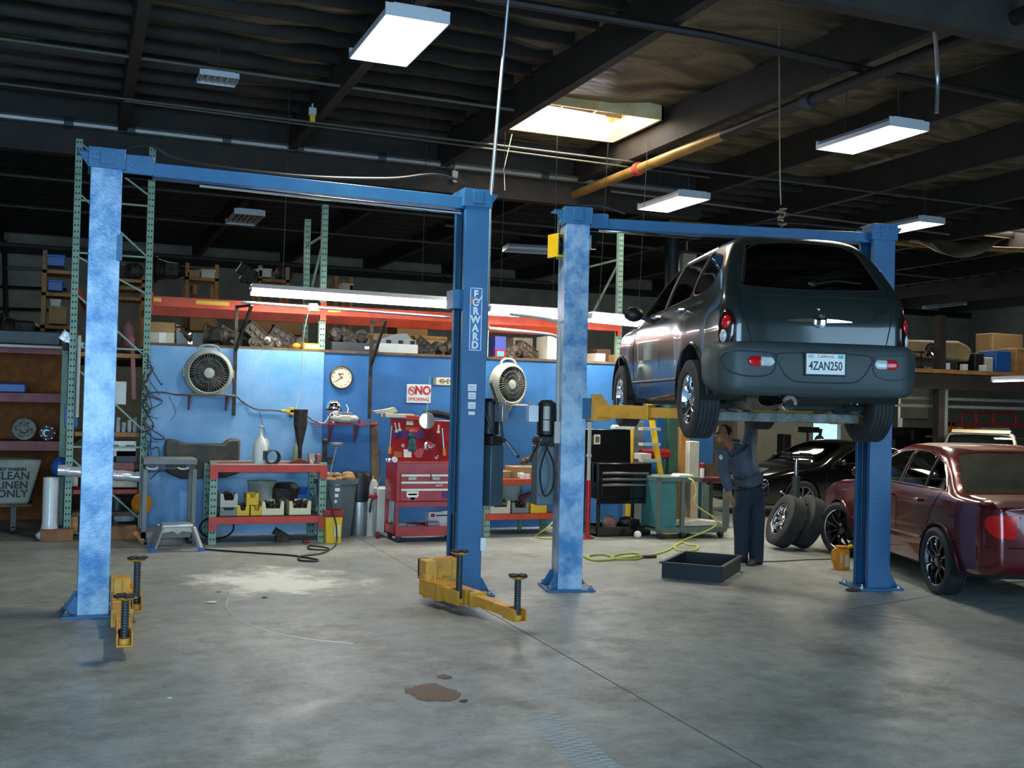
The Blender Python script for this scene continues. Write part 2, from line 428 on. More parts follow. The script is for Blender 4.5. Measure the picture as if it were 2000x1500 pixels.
# strip light just below the skylight
def strip(name, a, b, lab, power=0, tubes=2, wires=0, glow=None):
    a, b = Vector(a), Vector(b); d = (b-a); L_ = d.length; rz = math.atan2(d.y, d.x)
    t = T(name, lab, 'strip light', (a+b)/2, rz)
    t.rotation_euler = (0, -math.asin(d.z/L_), rz)
    h = MB(); h.prism([(-.12, .03), (-.05, .09), (.05, .09), (.12, .03), (.11, .03), (.045, .08), (-.045, .08), (-.11, .03)], lambda u, v, s: (s, u, v), -L_/2, L_/2)
    h.box(-L_/2, -L_/2+.01, -.07, .07, -.01, .07); h.box(L_/2-.01, L_/2, -.07, .07, -.01, .07)
    h.build('housing', M_fix, t)
    for s_ in ((-.05, .05) if tubes == 2 else (0,)):
        MB().cyl((-L_/2+.02, s_, -.0), (L_/2-.02, s_, -.0), .03 if tubes == 2 else .015, n=12).build('lamp_tube', glow or M_tubeglow, t)
    if tubes == 2: MB().prism([(-.10, .02), (-.085, -.05), (.085, -.05), (.10, .02)], lambda u, v, s: (s, u, v), -L_/2+.01, L_/2-.01).build('glare_glow', M_glow, t)  # glowing body added to imitate the glare around the tubes
    if wires:
        wires = min(wires, 5.72-(a+b).z/2)
        for q in (-.35, .35):
            MB().cyl((q*L_, 0, .08), (q*L_, 0, wires), .004, n=5).build('suspension_wire', M_dgrey, t)
    if power:
        l = area('strip_light', (a+b)/2+Vector((0, 0, -.05)), (0, 0, rz), L_*.95, .12, power, (1, .93, .78))
    return t
strip('strip_light', F(1000, 210, 5.62), F(1178, 240, 5.62), 'lit strip light hanging along the near edge of the skylight', 25, 2, .2)
YT = 13.45
for i, (x0, y0, x1, y1, lab) in enumerate([(490, 568, 878, 594, 'long lit strip light over the workbench, left of the decal column'),
        (955, 607, 1101, 616, 'lit strip light seen between the two middle blue columns'),
        (1152, 621, 1262, 632, 'lit strip light ending behind the raised car')]):
    s_ = strip('strip_light', P(x0, y0, YT), P(x1, y1, YT), lab, 85 if i == 0 else 55, 2, 2.6); s_['group'] = 'strip lights above the blue wall'
strip('strip_light', P(1937, 745, 15.5), P(2030, 742, 15.0), 'thin lit strip light under the storage platform at the right edge', 30, 1)
strip('strip_light', P(1805, 603, 24), P(1885, 595, 24), 'dim faraway strip light near the roof at the right', 0, 1, 1.0, M_lgrey)
# ------------------------------------------------------------------ ceiling pipes and cables
M_cond = mat('galvanised_conduit', 'aeb4b4', .35, .8, var=.25, scale=3)
M_cond2 = mat('sooty_conduit', '5e5e54', .6, .3, var=.3, scale=3)
M_pipeb = mat('dark_sprinkler_pipe', '2a2422', .5, .2, var=.3)
M_gold = mat('yellowed_sprinkler_pipe', 'b8924e', .45, .25, col2='8d6a36', scale=2)
def pipe(pts, r, m, name, lab, cat='pipe', n=8, cps=()):
    b = MB(); b.tube(pts, r, n); b.mi = 1
    for c, d in cps: b.tube([Vector(c)-Vector(d)*.06, Vector(c)+Vector(d)*.06], r*1.35, n)
    return thing(b, name, [m, M_redbeam if cps and m is M_gold else M_dgrey], lab, cat)
def xl(px, py, z): return F(px, py, z)
pipe([(-5, 15.86, 5.42), (7.9, 15.86, 5.42), (9.6, 15.86, 5.42)], .055, M_cond, 'sprinkler_pipe', 'long bright pipe running along the face of the big ceiling girder', cps=[((x, 15.86, 5.42), (1, 0, 0)) for x in (-.2, .6, 1.9, 2.95, 4.2, 5.3, 6.9)])
pipe([(-5, 13.9, 5.34), (.45, 13.95, 5.34), (15, 14.1, 5.34)], .016, M_cond2, 'conduit', 'thin conduit crossing the ceiling in front of the skylight')
pipe([(.45, 14.05, 5.34), (9, 14.25, 5.30)], .014, M_cond2, 'conduit', 'second thin conduit beside the one in front of the skylight')
pipe([(-5, 12.4, 5.42), (5, 12.5, 5.42)], .02, M_cond2, 'conduit', 'faint conduit high in the dark upper left of the ceiling')
pipe([(3.2, 9.0, 5.35), (5.6, 8.9, 5.33), (7.2, 9.05, 5.33), (12, 9.3, 5.33)], .045, M_pipeb, 'sprinkler_pipe', 'dark pipe crossing the top right of the ceiling')
pipe([(7.52, 16.6, 5.2), (7.52, 13.9, 5.2), (7.52, 11.6, 5.2)], .07, M_gold, 'sprinkler_main', 'thick yellowed pipe with red couplings running back from the skylight', n=12, cps=[((7.52, 13.84, 5.2), (0, 1, 0)), ((7.52, 16.3, 5.2), (0, 1, 0))])
pipe([(7.52, 11.6, 5.2), (7.52, 9, 5.2), (7.52, 4, 5.2)], .068, M_pipeb, 'sprinkler_main', 'near length of the thick pipe, beam shade put into its dark colour', n=12, cps=[((7.52, 9.9, 5.2), (0, 1, 0))])  # same pipe continued, coloured dark for the shade beside the beam
pipe([(7.9, 15.45, 5.2), (11, 15.7, 5.2), (15.5, 16.0, 5.2)], .02, M_cond, 'conduit', 'silver conduit above the crossbeam of the right lift')
pipe([(6.6, 20, 5.2), (13, 20.4, 5.15), (20, 20.6, 5.1)], .03, M_cond2, 'conduit', 'conduit far back under the roof at the right', n=6)
pipe([(-4, 27, 5.1), (3, 27, 5.1), (12, 27, 5.1)], .05, M_cond2, 'conduit', 'pale pipe under the roof near the back wall', n=6)
pipe([(-4, 22, 5.2), (12, 22.4, 5.2)], .025, M_cond2, 'conduit', 'thin pipe under the roof behind the left lift crossbeam', n=6)
pipe([(-4, 19.2, 5.25), (10, 19.4, 5.25)], .025, M_cond2, 'conduit', 'thin pipe just behind the big ceiling girder', n=6)
q = F(1830, 190, 4.7)
pipe(catmull([F(1700, 5, 5.35), F(1790, 22, 5.3), F(1822, 48, 5.22), (q.x, q.y, 4.95), (q.x, q.y, 4.55)], 6), .02, M_cond, 'conduit', 'bent conduit dropping from the ceiling at the upper right')
q = P(957, 398, 9.0)
pipe([P(996, -40, 8.6), P(975, 195, 8.8), q, P(948, 700, 9.2)], .016, M_cond, 'drop_conduit', 'tall slanting conduit running down to the top of the decal column', n=10)
pipe([(9.9, 17, 5.1), (16, 16.8, 5.1), (22, 15.0, 5.1)], .05, M_gold, 'sprinkler_pipe', 'long yellow pipe crossing below the torn insulation at the right', n=8)
pipe([P(1000, 262, 14.0), P(984, 330, 14.0), P(986, 372, 14)], .006, M_cream, 'pull_chain', 'short pull chain hanging at the left end of the skylight', 'chain', n=5)
# rope with a knotted end
r = P(1522, 60, 9.5); k = MB()
pts = [P(1521, -30, 9.5), P(1522, 150, 9.5), P(1523, 340, 9.5), P(1525, 400, 9.5)]
k.tube(catmull(pts, 8), .007, 6)
e = P(1526, 405, 9.5); random.seed(3)
lp_ = [e+Vector((math.sin(i*1.7)*.05, math.cos(i*2.3)*.03, -.016*i+random.uniform(-.02, .02))) for i in range(14)]
k.tube(catmull(lp_, 6), .008, 6)
thing(k, 'rope', mat('hemp_rope', '8a7f66', .8), 'thin rope hanging from the ceiling with a knotted bundle above the raised car', 'rope')
# torn sheet of insulation
M_foil = mat('torn_insulation_sheet', 'a08c74', .5, .2, col2='5c5248', scale=2, bump=.4, bscale=3)
rows = []
for i in range(13):
    u = i/12; row = []
    for j in range(9):
        v = j/8
        a = P(1812+146*u, 456+8*u+2*math.sin(u*9), 15.1)
        row.append((a.x+.1*v, 15.1+.7*(1-v), a.z-.42*math.sin(PI*min(.12+u*.95, 1))*v-.02*math.sin(v*9+u*7)))
    rows.append(row)
k = MB(); k.grid(rows)
o = thing(k, 'insulation_sheet', M_foil, 'torn sheet of ceiling insulation sagging below the roof at the right', 'insulation', ang=3.2)
sd = o.modifiers.new('s', 'SOLIDIFY'); sd.thickness = .01
for i, (x, y) in enumerate([(610, 218), (888, 340)]):
    q = F(x, y, 5.3); k = MB(); k.cbox((q.x, q.y, q.z), (.09, .06, .09)); k.mi = 1; k.cbox((q.x, q.y-.01, q.z-.09), (.06, .05, .08)); k.mi = 0; k.cyl((q.x, q.y, q.z), (q.x, q.y, 5.4), .012, n=6)
    thing(k, 'junction_box', [M_lgrey, M_yplast if i == 0 else M_lgrey], ['small junction box with a yellow plug on the ceiling conduit', 'pale junction box under the ceiling girder left of the decal column'][i], 'junction box')
# ------------------------------------------------------------------ two post lifts
def column(t, x, y, sgn, name_top, H=3.5, worn=False, rz=0, sticker=False):
    """C-section post; sgn = +1 when its open side faces local +x"""
    W_, D_ = .23, .30
    c = MB()
    s = sgn
    sec = [(-s*W_/2, -D_/2), (s*W_/2, -D_/2), (s*W_/2, -D_/2+.05), (s*(W_/2-.012), -D_/2+.05), (s*(W_/2-.012), -D_/2+.012), (-s*(W_/2-.012), -D_/2+.012),
           (-s*(W_/2-.012), D_/2-.012), (s*(W_/2-.012), D_/2-.012), (s*(W_/2-.012), D_/2-.05), (s*W_/2, D_/2-.05), (s*W_/2, D_/2), (-s*W_/2, D_/2)]
    c.prism(sec, lambda u, v, k: (x+u, y+v, k), .012, H)
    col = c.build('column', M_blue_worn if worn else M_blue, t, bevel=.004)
    b = MB(); b.box(x-.23, x+.23, y-.22, y+.22, 0, .02)
    for i in (-1, 1): b.prism([(0, 0), (.10, 0), (.02, .14), (0, .14)], lambda u, v, k: (x-s*(W_/2+u), y+i*.12+k, .02+v), -.006, .006)
    b.build('base_plate', M_blue, t, bevel=.003)
    for i in (-1, 1):
        for j in (-1, 1):
            a = MB(); a.cyl((x+i*.19, y+j*.18, .02), (x+i*.19, y+j*.18, .06), .014, n=8); a.cyl((x+i*.19, y+j*.18, .02), (x+i*.19, y+j*.18, .035), .026, n=6)
            a.build('anchor_bolt', M_steel, t)
    h = MB(); h.box(x-W_/2-.02, x+W_/2+.02, y-D_/2-.012, y+D_/2+.012, H-.16, H); h.box(x-s*(W_/2+.10), x-s*W_/2, y-.09, y+.09, H-.03, H-.02)
    h.prism([(0, 0), (-.1, 0), (0, -.14)], lambda u, v, k: (x+s*(u-W_/2), y+k, H-.03+v), -.09, -.08)
    h.box(x-.05, x+.05, y-D_/2-.02, y-D_/2-.01, H-.13, H-.02)
    h.build('column_cap', M_blue, t, bevel=.004)
    # lift cylinder, slide and hydraulic rod inside the channel
    k = MB(); k.cyl((x+s*.03, y, .1), (x+s*.03, y, 1.62), .035, n=16); k.build('hydraulic_cylinder', M_blue, t)
    k = MB(); k.cyl((x+s*.03, y, 1.62), (x+s*.03, y, H-.2), .02, n=16); k.build('piston_rod', M_chrome, t)
    k = MB()
    for j in (-1, 1): k.cyl((x+s*.085, y+j*.055, .3), (x+s*.085, y+j*.055, H-.25), .008, n=8)
    k.build('lifting_cable', M_dgrey, t)
    return col
def carriage(t, x, y, z, s):
    k = MB(); k.box(x+s*.045, x+s*.075, y-.13, y+.13, z, z+.62); k.box(x+s*.04, x+s*.19, y-.12, y+.12, z+.0, z+.03); k.box(x+s*.04, x+s*.19, y-.12, y+.12, z+.13, z+.16)
    k.box(x+s*.03, x+s*.045, y-.09, y+.09, z+.1, z+.9)
    k.build('carriage', M_blue, t, bevel=.003)
    k = MB(); k.box(x+s*.076, x+s*.085, y-.12, y-.09, z+.02, z+.6); k.box(x+s*.076, x+s*.085, y+.09, y+.12, z+.02, z+.6)
    k.build('slide_pad', M_black, t)
def arm(t, piv, end, w=.125, h=.105, stages=2, post=.30, open_tip=True, pinh=.2):
    """telescoping arm from a pivot to an end point, with a screw post and round pad"""
    piv, end = Vector(piv), Vector(end); d = end-piv; L_ = d.length; a = math.atan2(d.y, d.x)
    R = Matrix.Translation(piv) @ Matrix.Rotation(a, 4, 'Z')
    k = MB(); k.X = R; 
    l1 = L_*.55 if stages == 2 else L_*.62
    def ch(x0, x1, w_, h_, z):                  # hollow box section
        th = .01
        k.box(x0, x1, -w_/2, w_/2, z-h_/2, z-h_/2+th); k.box(x0, x1, -w_/2, w_/2, z+h_/2-th, z+h_/2)
        k.box(x0, x1, -w_/2, -w_/2+th, z-h_/2+th, z+h_/2-th); k.box(x0, x1, w_/2-th, w_/2, z-h_/2+th, z+h_/2-th)
    ch(-.06, l1, w, h, 0)
    k.box(l1-.03, l1+.0, -w/2-.012, w/2+.012, -h/2-.008, h/2+.008)
    k.cyl((0, 0, -h/2-.02), (0, 0, h/2+pinh*.2), .05, n=16); 
    r = k.build('arm_outer', M_yel, t, bevel=.003)
    k = MB(); k.X = R
    ch(l1-.1, L_-.13, w-.035, h-.03, 0)
    k.box(L_-.14, L_+.06, -w/2+.012, -w/2+.022, -h/2+.01, h/2-.012); k.box(L_-.14, L_+.06, w/2-.022, w/2-.012, -h/2+.01, h/2-.012)
    k.box(L_-.14, L_+.06, -w/2+.012, w/2-.012, -h/2+.002, -h/2+.012)
    k.cyl((L_, 0, -h/2+.012), (L_, 0, -h/2+.05), .038, n=14)
    k.build('arm_inner', M_yel, t, bevel=.002)
    k = MB(); k.X = R
    z0 = -h/2+.05; N = int(post/.018)
    prof = [(.02, z0)]
    for i in range(N): prof += [(.026, z0+.018*i+.004), (.026, z0+.018*i+.012), (.022, z0+.018*(i+1))]
    k.lathe(prof, Matrix.Translation((L_, 0, 0)), 12); k.build('pad_screw', M_dgrey, t)
    p = MB(); p.X = R; zt = z0+.018*N
    p.lathe([(.02, zt-.01), (.055, zt), (.075, zt+.012), (.072, zt+.014)], Matrix.Translation((L_, 0, 0)), 20)
    q = p.build('pad_plate', M_yel, t)
    p = MB(); p.X = R
    for i in range(4):
        an = i*PI/2+.4
        p.prism([(-.02, -.018), (.035, -.03), (.035, .03), (-.02, .018)], lambda u, v, kk: (L_+math.cos(an)*(u+.035)-math.sin(an)*v, math.sin(an)*(u+.035)+math.cos(an)*v, zt+.014+kk), 0, .016)
    p.build('rubber_pad', M_rubber, t, bevel=.002)
    return zt
# left lift
A, B = Vector((.17, 9.03, 0)), Vector((3.27, 9.13, 0))
t = T('two_post_lift', 'blue two post car lift standing empty at the left, with folded yellow arms', 'car lift', A)
B0 = B-A
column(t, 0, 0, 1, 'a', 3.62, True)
column(t, B0.x, B0.y, -1, 'b', 3.62)
k = MB(); k.bar((.1, -.02, 3.50), (B0.x-.1, B0.y-.02, 3.50), .16, .11); k.bar((.05, -.02, 3.52), (.35, -.02, 3.52), .2, .15); k.build('crossbeam', M_blue, t, bevel=.006)
k = MB(); k.cyl((.7, -.1, 3.41), (B0.x-.15, B0.y-.12, 3.40), .018, n=10); k.build('shutoff_bar', M_chrome, t)
k = MB(); k.tube(catmull([(.0, .06, 3.62), (.3, .05, 3.72), (.6, .05, 3.62), (1.5, .06, 3.60), (2.3, .08, 3.66), (2.75, .08, 3.74), (3.1, .08, 3.66), (3.3, .1, 3.52)], 8), .012, 6); k.build('hydraulic_hose', M_black, t)
carriage(t, 0, 0, .10, 1); carriage(t, B0.x, B0.y, .10, -1)
k = MB(); k.box(.09, .13, -.19, -.15, 1.0+1.75, 1.0+1.95); k.build('latch_box', M_blue, t)
def loc(p): return Vector(p)-A
# arms at the left post fold toward the camera, one long, one short
k = MB(); k.box(.12, .26, -.27, -.05, .14, .30); k.box(.14, .20, -.30, -.26, .05, .31); k.build('arm_knuckle', M_yel, t, bevel=.006)
arm(t, (.19, -.16, .13), (.17, -1.58, .13), post=.26)
arm(t, (.28, -.10, .145), (.30, -.42, .145), w=.10, h=.12, post=.34)
k = MB(); k.box(.12, .25, -.62, -.25, .08, .20); k.build('arm_sleeve', M_yel, t, bevel=.004)
# arms at the decal post
k = MB(); k.box(-.26+B0.x, -.10+B0.x, B0.y-.17, B0.y+.04, .12, .34); k.box(B0.x-.48, B0.x-.18, B0.y-.22, B0.y-.17, .2, .36); k.box(B0.x-.48, B0.x-.38, B0.y-.40, B0.y-.17, .18, .36); k.build('arm_knuckle', M_yel, t, bevel=.006)
arm(t, (B0.x-.31, B0.y-.22, .13), (B0.x-.14, B0.y-1.62, .13), post=.27)
arm(t, (B0.x-.45, B0.y-.38, .14), (B0.x-.34, B0.y-.86, .14), w=.11, h=.13, post=.37)
# decal with lettering, notices
def decal(t, x, y, zc, w_, h_, face='-y'):
    k = MB(); k.box(x-w_/2, x+w_/2, y-.001, y, zc-h_/2, zc+h_/2); o = k.build('maker_decal', mat('decal_blue', '1a6fae', .35, 0, var=.05), t)
    k = MB(); e = .006
    for q in ((x-w_/2+e, x-w_/2+2*e, zc-h_/2+e, zc+h_/2-e), (x+w_/2-2*e, x+w_/2-e, zc-h_/2+e, zc+h_/2-e), (x-w_/2+e, x+w_/2-e, zc-h_/2+e, zc-h_/2+2*e), (x-w_/2+e, x+w_/2-e, zc+h_/2-2*e, zc+h_/2-e)):
        k.box(q[0], q[1], y-.0025, y-.001, q[2], q[3])
    k.build('decal_border', M_tex, o)
    hh = h_*.93/7
    for i, ch in enumerate('F RWARD'):
        if ch != ' ': text(ch, hh*1.18, M_tex, o, (x-.002, y-.002, zc+h_*.465-hh*(i+.5)-.005), (PI/2, 0, 0), sx=.95, bold=.004)
    zc2 = zc+h_*.465-hh*1.5
    k = MB()
    k.prism([(.034*math.cos(a), .036*math.sin(a)) for a in [i*PI/10+.3 for i in range(18)]]+[(.02*math.cos(a), .021*math.sin(a)) for a in [(17-i)*PI/10+.3 for i in range(18)]], lambda u, v, s: (x+u, y-.003-s, zc2+v), 0, .001)
    k.box(x, x+.032, y-.004, y-.003, zc2-.006, zc2+.004)
    k.build('decal_letter', M_tex, o)
    k = MB()
    k.prism([(-.052, -.01), (-.055, .02), (-.035, .045), (-.01, .05), (.01, .042), (-.02, .03), (-.036, .008), (-.04, -.02)], lambda u, v, s: (x+u, y-.004-s, zc2+v), 0, .001)
    k.build('decal_emblem', mat('emblem_bronze', 'b98458', .5, 0, var=.2), o)
    k = MB(); k.bar((x+.03, y-.004, zc2+.02), (x+.056, y-.004, zc2+.06), .002, .012); k.build('decal_spear', M_tex, o)
XB, YBf = B0.x, B0.y-.151
decal(t, XB+.005, YBf, zz(930, 624, 9.0), .125, .57)
for px, py, w_, h_ in ((925, 757, .08, .06), (925, 773, .07, .06), (925, 792, .07, .06), (921, 807, .06, .03)):
    k = MB(); z = zz(px, py, 8.98); k.box(XB-.012-w_/2, XB-.012+w_/2, YBf-.002, YBf, z-h_/2, z+h_/2); n_ = k.build('notice_sticker', M_tex, t)
    if h_ > .04:
        k = MB()
        for j in range(3): k.box(XB-.012-w_*.35, XB-.012+w_*.35, YBf-.003, YBf-.002, z-h_*.3+j*h_*.22, z-h_*.3+j*h_*.22+.004)
        k.build('print', mat('pale_grey_ink', '8fa0b0', .7, var=0), n_)
k = MB(); q = P(941, 1062, 9.0)-A; k.box(XB+.10, XB+.15, YBf-.01, YBf-.006, q.z-.055, q.z+.055); k.build('warning_tag', M_tex, t)
# power unit on the decal post
def power_unit(t, x, y, rz=0):
    """tank box with an electric motor above, hung on the post"""
    R = Matrix.Translation((x, y, 0)) @ Matrix.Rotation(rz, 4, 'Z')
    k = MB(); k.X = R; k.box(-.09, .09, -.09, .09, .78, 1.33); k.box(-.095, .095, -.095, .095, 1.32, 1.335); pk = k.build('oil_tank', mat('tank_grey_steel', '55666e', .4, .3, var=.25), t, bevel=.01)
    k = MB(); k.X = R; k.box(-.085, .085, -.08, .08, 1.335, 1.42); k.cyl((-.07, -.05, 1.38), (-.13, -.06, 1.38), .02, n=8); k.build('pump_block', M_castd, t, bevel=.01)
    k = MB(); k.X = R; k.lathe([(.06, 1.42), (.088, 1.435), (.09, 1.46), (.09, 1.70), (.085, 1.73), (.05, 1.76), (0.001, 1.762)], Matrix.Translation((.02, 0, 0)), 20)
    k.build('motor', M_black, t)
    k = MB(); k.X = R; k.cyl((-.01, -.10, 1.47), (-.01, -.10, 1.57), .032, n=14); k.cyl((-.01, -.10, 1.58), (-.01, -.10, 1.70), .032, n=14); k.build('motor_capacitor', M_lgrey, t)
    k = MB(); k.X = R; k.box(-.17, -.07, -.05, .04, 1.55, 1.71); k.cyl((-.15, -.02, 1.72), (-.15, -.02, 1.75), .012, n=8); k.build('switch_box', M_alu, t, bevel=.006)
    k = MB(); k.X = R; k.tube([(-.05, -.09, 1.40), (-.09, -.14, 1.36), (-.17, -.19, 1.24)], .009, 8); lv = k.build('release_lever', M_chrome, t)
    k = MB(); k.X = R; k.ball((-.175, -.193, 1.235), .017); k.build('lever_knob', M_black, lv)
    return pk
# the post's outer side carries it, turned to face the next bay
power_unit(t, B0.x+.27, B0.y+.10, PI*.5+.5)
k = MB(); k.tube(catmull([(B0.x+.22, B0.y, 1.9), (B0.x+.3, B0.y-.02, 1.65), (B0.x+.33, B0.y-.05, 1.4)], 6), .012, 6); k.tube(catmull([(B0.x+.13, B0.y, 1.75), (B0.x+.2, B0.y-.08, 1.5), (B0.x+.3, B0.y-.05, 1.36)], 6), .012, 6); k.build('hydraulic_hose', M_black, t)
k = MB(); k.box(B0.x-.19, B0.x-.10, B0.y-.10, B0.y+.10, 2.55, 2.72); k.build('slide_stop', M_blue, t, bevel=.004)

# right lift, turned 12 degrees, holding the car up
C_, D_ = Vector((4.31, 9.16, 0)), Vector((7.30, 8.49, 0))
rz2 = math.atan2((D_-C_).y, (D_-C_).x); L2 = (D_-C_).length
t2 = T('two_post_lift', 'blue two post car lift holding up the dark hatchback, arms raised', 'car lift', C_, rz2)
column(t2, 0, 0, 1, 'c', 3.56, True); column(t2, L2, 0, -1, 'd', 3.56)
k = MB(); k.bar((.1, 0, 3.43), (L2-.1, 0, 3.43), .16, .10); k.bar((.05, 0, 3.45), (.3, 0, 3.45), .2, .14); k.build('crossbeam', M_blue, t2, bevel=.006)
k = MB(); k.cyl((.2, -.12, 3.36), (1.2, -.12, 3.34), .018, n=10); k.box(.12, .17, -.19, -.14, 3.17, 3.3); k.build('shutoff_bar', M_chrome, t2)
k = MB(); k.tube(catmull([(-.15, 0, 3.3), (-.12, .02, 3.5), (.0, .05, 3.6), (.25, .05, 3.62), (.5, .05, 3.56)], 8), .012, 6); k.tube(catmull([(1.6, -.02, 3.49), (2.1, 0, 3.55), (2.9, 0, 3.52)], 8), .012, 6); k.build('hydraulic_hose', M_black, t2)
ZA = 1.665
carriage(t2, 0, 0, ZA-.1, 1); carriage(t2, L2, 0, ZA-.1, -1)
ci, si = math.cos(-rz2), math.sin(-rz2)
def l2(p):
    v = Vector(p)-C_; return Vector((v.x*ci-v.y*si, v.x*si+v.y*ci, p[2]))
CAR0 = Vector((5.26, 6.66, 1.545)); CH = Vector((math.sin(.27), math.cos(.27), 0)); CR = Vector((CH.y, -CH.x, 0))
def carpt(x, y, z=0): return CAR0+CR*x+CH*y+Vector((0, 0, z))
for p0, (cx_, cy_) in (((.24, -.10), (-.56, 1.42)), ((.24, .10), (-.56, 3.0)), ((L2-.24, -.10), (.56, 1.42)), ((L2-.24, .10), (.56, 3.0))):
    e = l2(carpt(cx_, cy_)); arm(t2, (p0[0], p0[1], ZA), (e.x, e.y, ZA), w=.13, h=.12, post=.06)
for s_, x in ((1, .0), (-1, L2)):
    k = MB(); k.prism([(.15, -.09), (.33, -.09), (.52, .06), (.33, .06), (.26, .16), (.17, .16)], lambda u, v, q: (x+s_*u, q, ZA+v), -.16, -.12); k.box(x+s_*.13-.03, x+s_*.13+.06, -.15, .15, ZA-.08, ZA-.06)
    k.build('arm_knuckle', M_yel, t2, bevel=.004)
    k = MB(); k.box(x+s_*.12-.04, x+s_*.12+.04, -.17, -.05, ZA-.07, ZA+.12); k.build('arm_lock', M_blue, t2, bevel=.006)
power_unit(t2, -.24, .03, .1)
k = MB(); k.tube(catmull([(-.22, -.1, 1.38), (-.30, -.12, 1.1), (-.26, -.13, .88), (-.18, -.13, .95), (-.17, -.12, 1.15), (-.26, -.1, 1.36)], 8), .009, 6); k.build('power_cord', M_black, t2)
k = MB(); k.tube(catmull([(-.6, .0, 2.55), (-.15, .02, 2.5), (-.12, .0, 2.35), (-.12, 0, 1.9), (-.12, -.02, 1.52)], 6), .014, 8); k.box(-.165, -.115, -.09, -.05, 1.36, 1.56); k.build('control_conduit', M_lgrey, t2)
k = MB(); k.box(-.01+L2, .02+L2, -.153, -.151, 2.3, 2.6); 
k.build('maker_decal', mat('decal_blue', '1a6fae', .35), t2)
# cord reel on the third post
q = P(1089, 481, 9.2); t = T('cord_reel', 'yellow cord reel hanging on the third blue column near its top', 'reel', q, .2)
k = MB()
for s_ in (-1, 1):
    k.box(s_*.05-.008, s_*.05+.008, -.08, .08, -.11, .11)
k.box(-.05, .05, -.08, -.07, -.11, -.09); k.box(-.05, .05, -.08, .08, .1, .11); k.build('frame', M_yplast, t, bevel=.003)
k = MB(); k.lathe([(.03, -.045), (.09, -.045), (.09, -.035), (.06, -.03), (.06, .03), (.09, .035), (.09, .045), (.03, .045)], Matrix.Rotation(PI/2, 4, 'Y'), 24); k.build('drum', M_black, t)
k = MB(); k.tube([(0, 0, .1), (-.0, 0, .2), (.05, 0, .3)], .008, 6); k.build('hook', M_steel, t)
# unseen fill lamps added to brighten the back
for x, y in ((1.5, 22), (8, 22), (14, 21), (20, 20), (20, 12)):
    area('rear_fill_light', (x, y, 5.0), (0, 0, 0), .5, 1.15, 55, (1, .95, .84))
# ------------------------------------------------------------------ cars: smooth shells solved from side, width and plan curves
def glass_mat(name, tint, fres=1.45):
    m = bpy.data.materials.new(name); m.use_nodes = True; nt = m.node_tree; nt.nodes.clear(); L = nt.links
    o = nt.nodes.new('ShaderNodeOutputMaterial'); mx = nt.nodes.new('ShaderNodeMixShader'); tr = nt.nodes.new('ShaderNodeBsdfTransparent')
    g = nt.nodes.new('ShaderNodeBsdfGlossy'); fr = nt.nodes.new('ShaderNodeFresnel')
    tr.inputs[0].default_value = (*lin(tint), 1); g.inputs['Roughness'].default_value = .03; g.inputs[0].default_value = (1, 1, 1, 1); fr.inputs[0].default_value = fres
    L.new(fr.outputs[0], mx.inputs[0]); L.new(tr.outputs[0], mx.inputs[1]); L.new(g.outputs[0], mx.inputs[2]); L.new(mx.outputs[0], o.inputs[0])
    return m
def sdpoly(px, pz, poly):
    poly = np.asarray(poly, float)
    if px.size <= 3000:
        A = poly; B = np.roll(poly, 1, 0); X = px[..., None]; Z = pz[..., None]
        ex, ez = B[:, 0]-A[:, 0], B[:, 1]-A[:, 1]; wx, wz = X-A[:, 0], Z-A[:, 1]
        t = np.clip((wx*ex+wz*ez)/(ex*ex+ez*ez+1e-12), 0, 1)
        dd = ((wx-ex*t)**2+(wz-ez*t)**2).min(-1)
        c1 = Z >= A[:, 1]; c2 = Z < B[:, 1]; c3 = ex*wz > ez*wx
        fl = ((c1 & c2 & c3) | (~c1 & ~c2 & ~c3)).sum(-1)
        return np.where(fl % 2 == 1, -1., 1.)*np.sqrt(dd)
    d = np.full(px.shape, 1e9); s = np.ones(px.shape); n = len(poly)
    for i in range(n):
        ax, az = poly[i]; bx, bz = poly[i-1]
        ex, ez = bx-ax, bz-az; wx, wz = px-ax, pz-az
        t = np.clip((wx*ex+wz*ez)/(ex*ex+ez*ez+1e-12), 0, 1)
        d = np.minimum(d, (wx-ex*t)**2+(wz-ez*t)**2)
        c1 = pz >= az; c2 = pz < bz; c3 = ex*wz > ez*wx
        s = np.where((c1 & c2 & c3) | (~c1 & ~c2 & ~c3), -s, s)
    return s*np.sqrt(d)
def smax(a, b, k): return .5*(a+b+np.sqrt((a-b)**2+k*k))
def smooth_poly(pts, n=5):
    return [(v.x, v.y) for v in catmull([(a, b, 0) for a, b in pts], n, closed=True)]
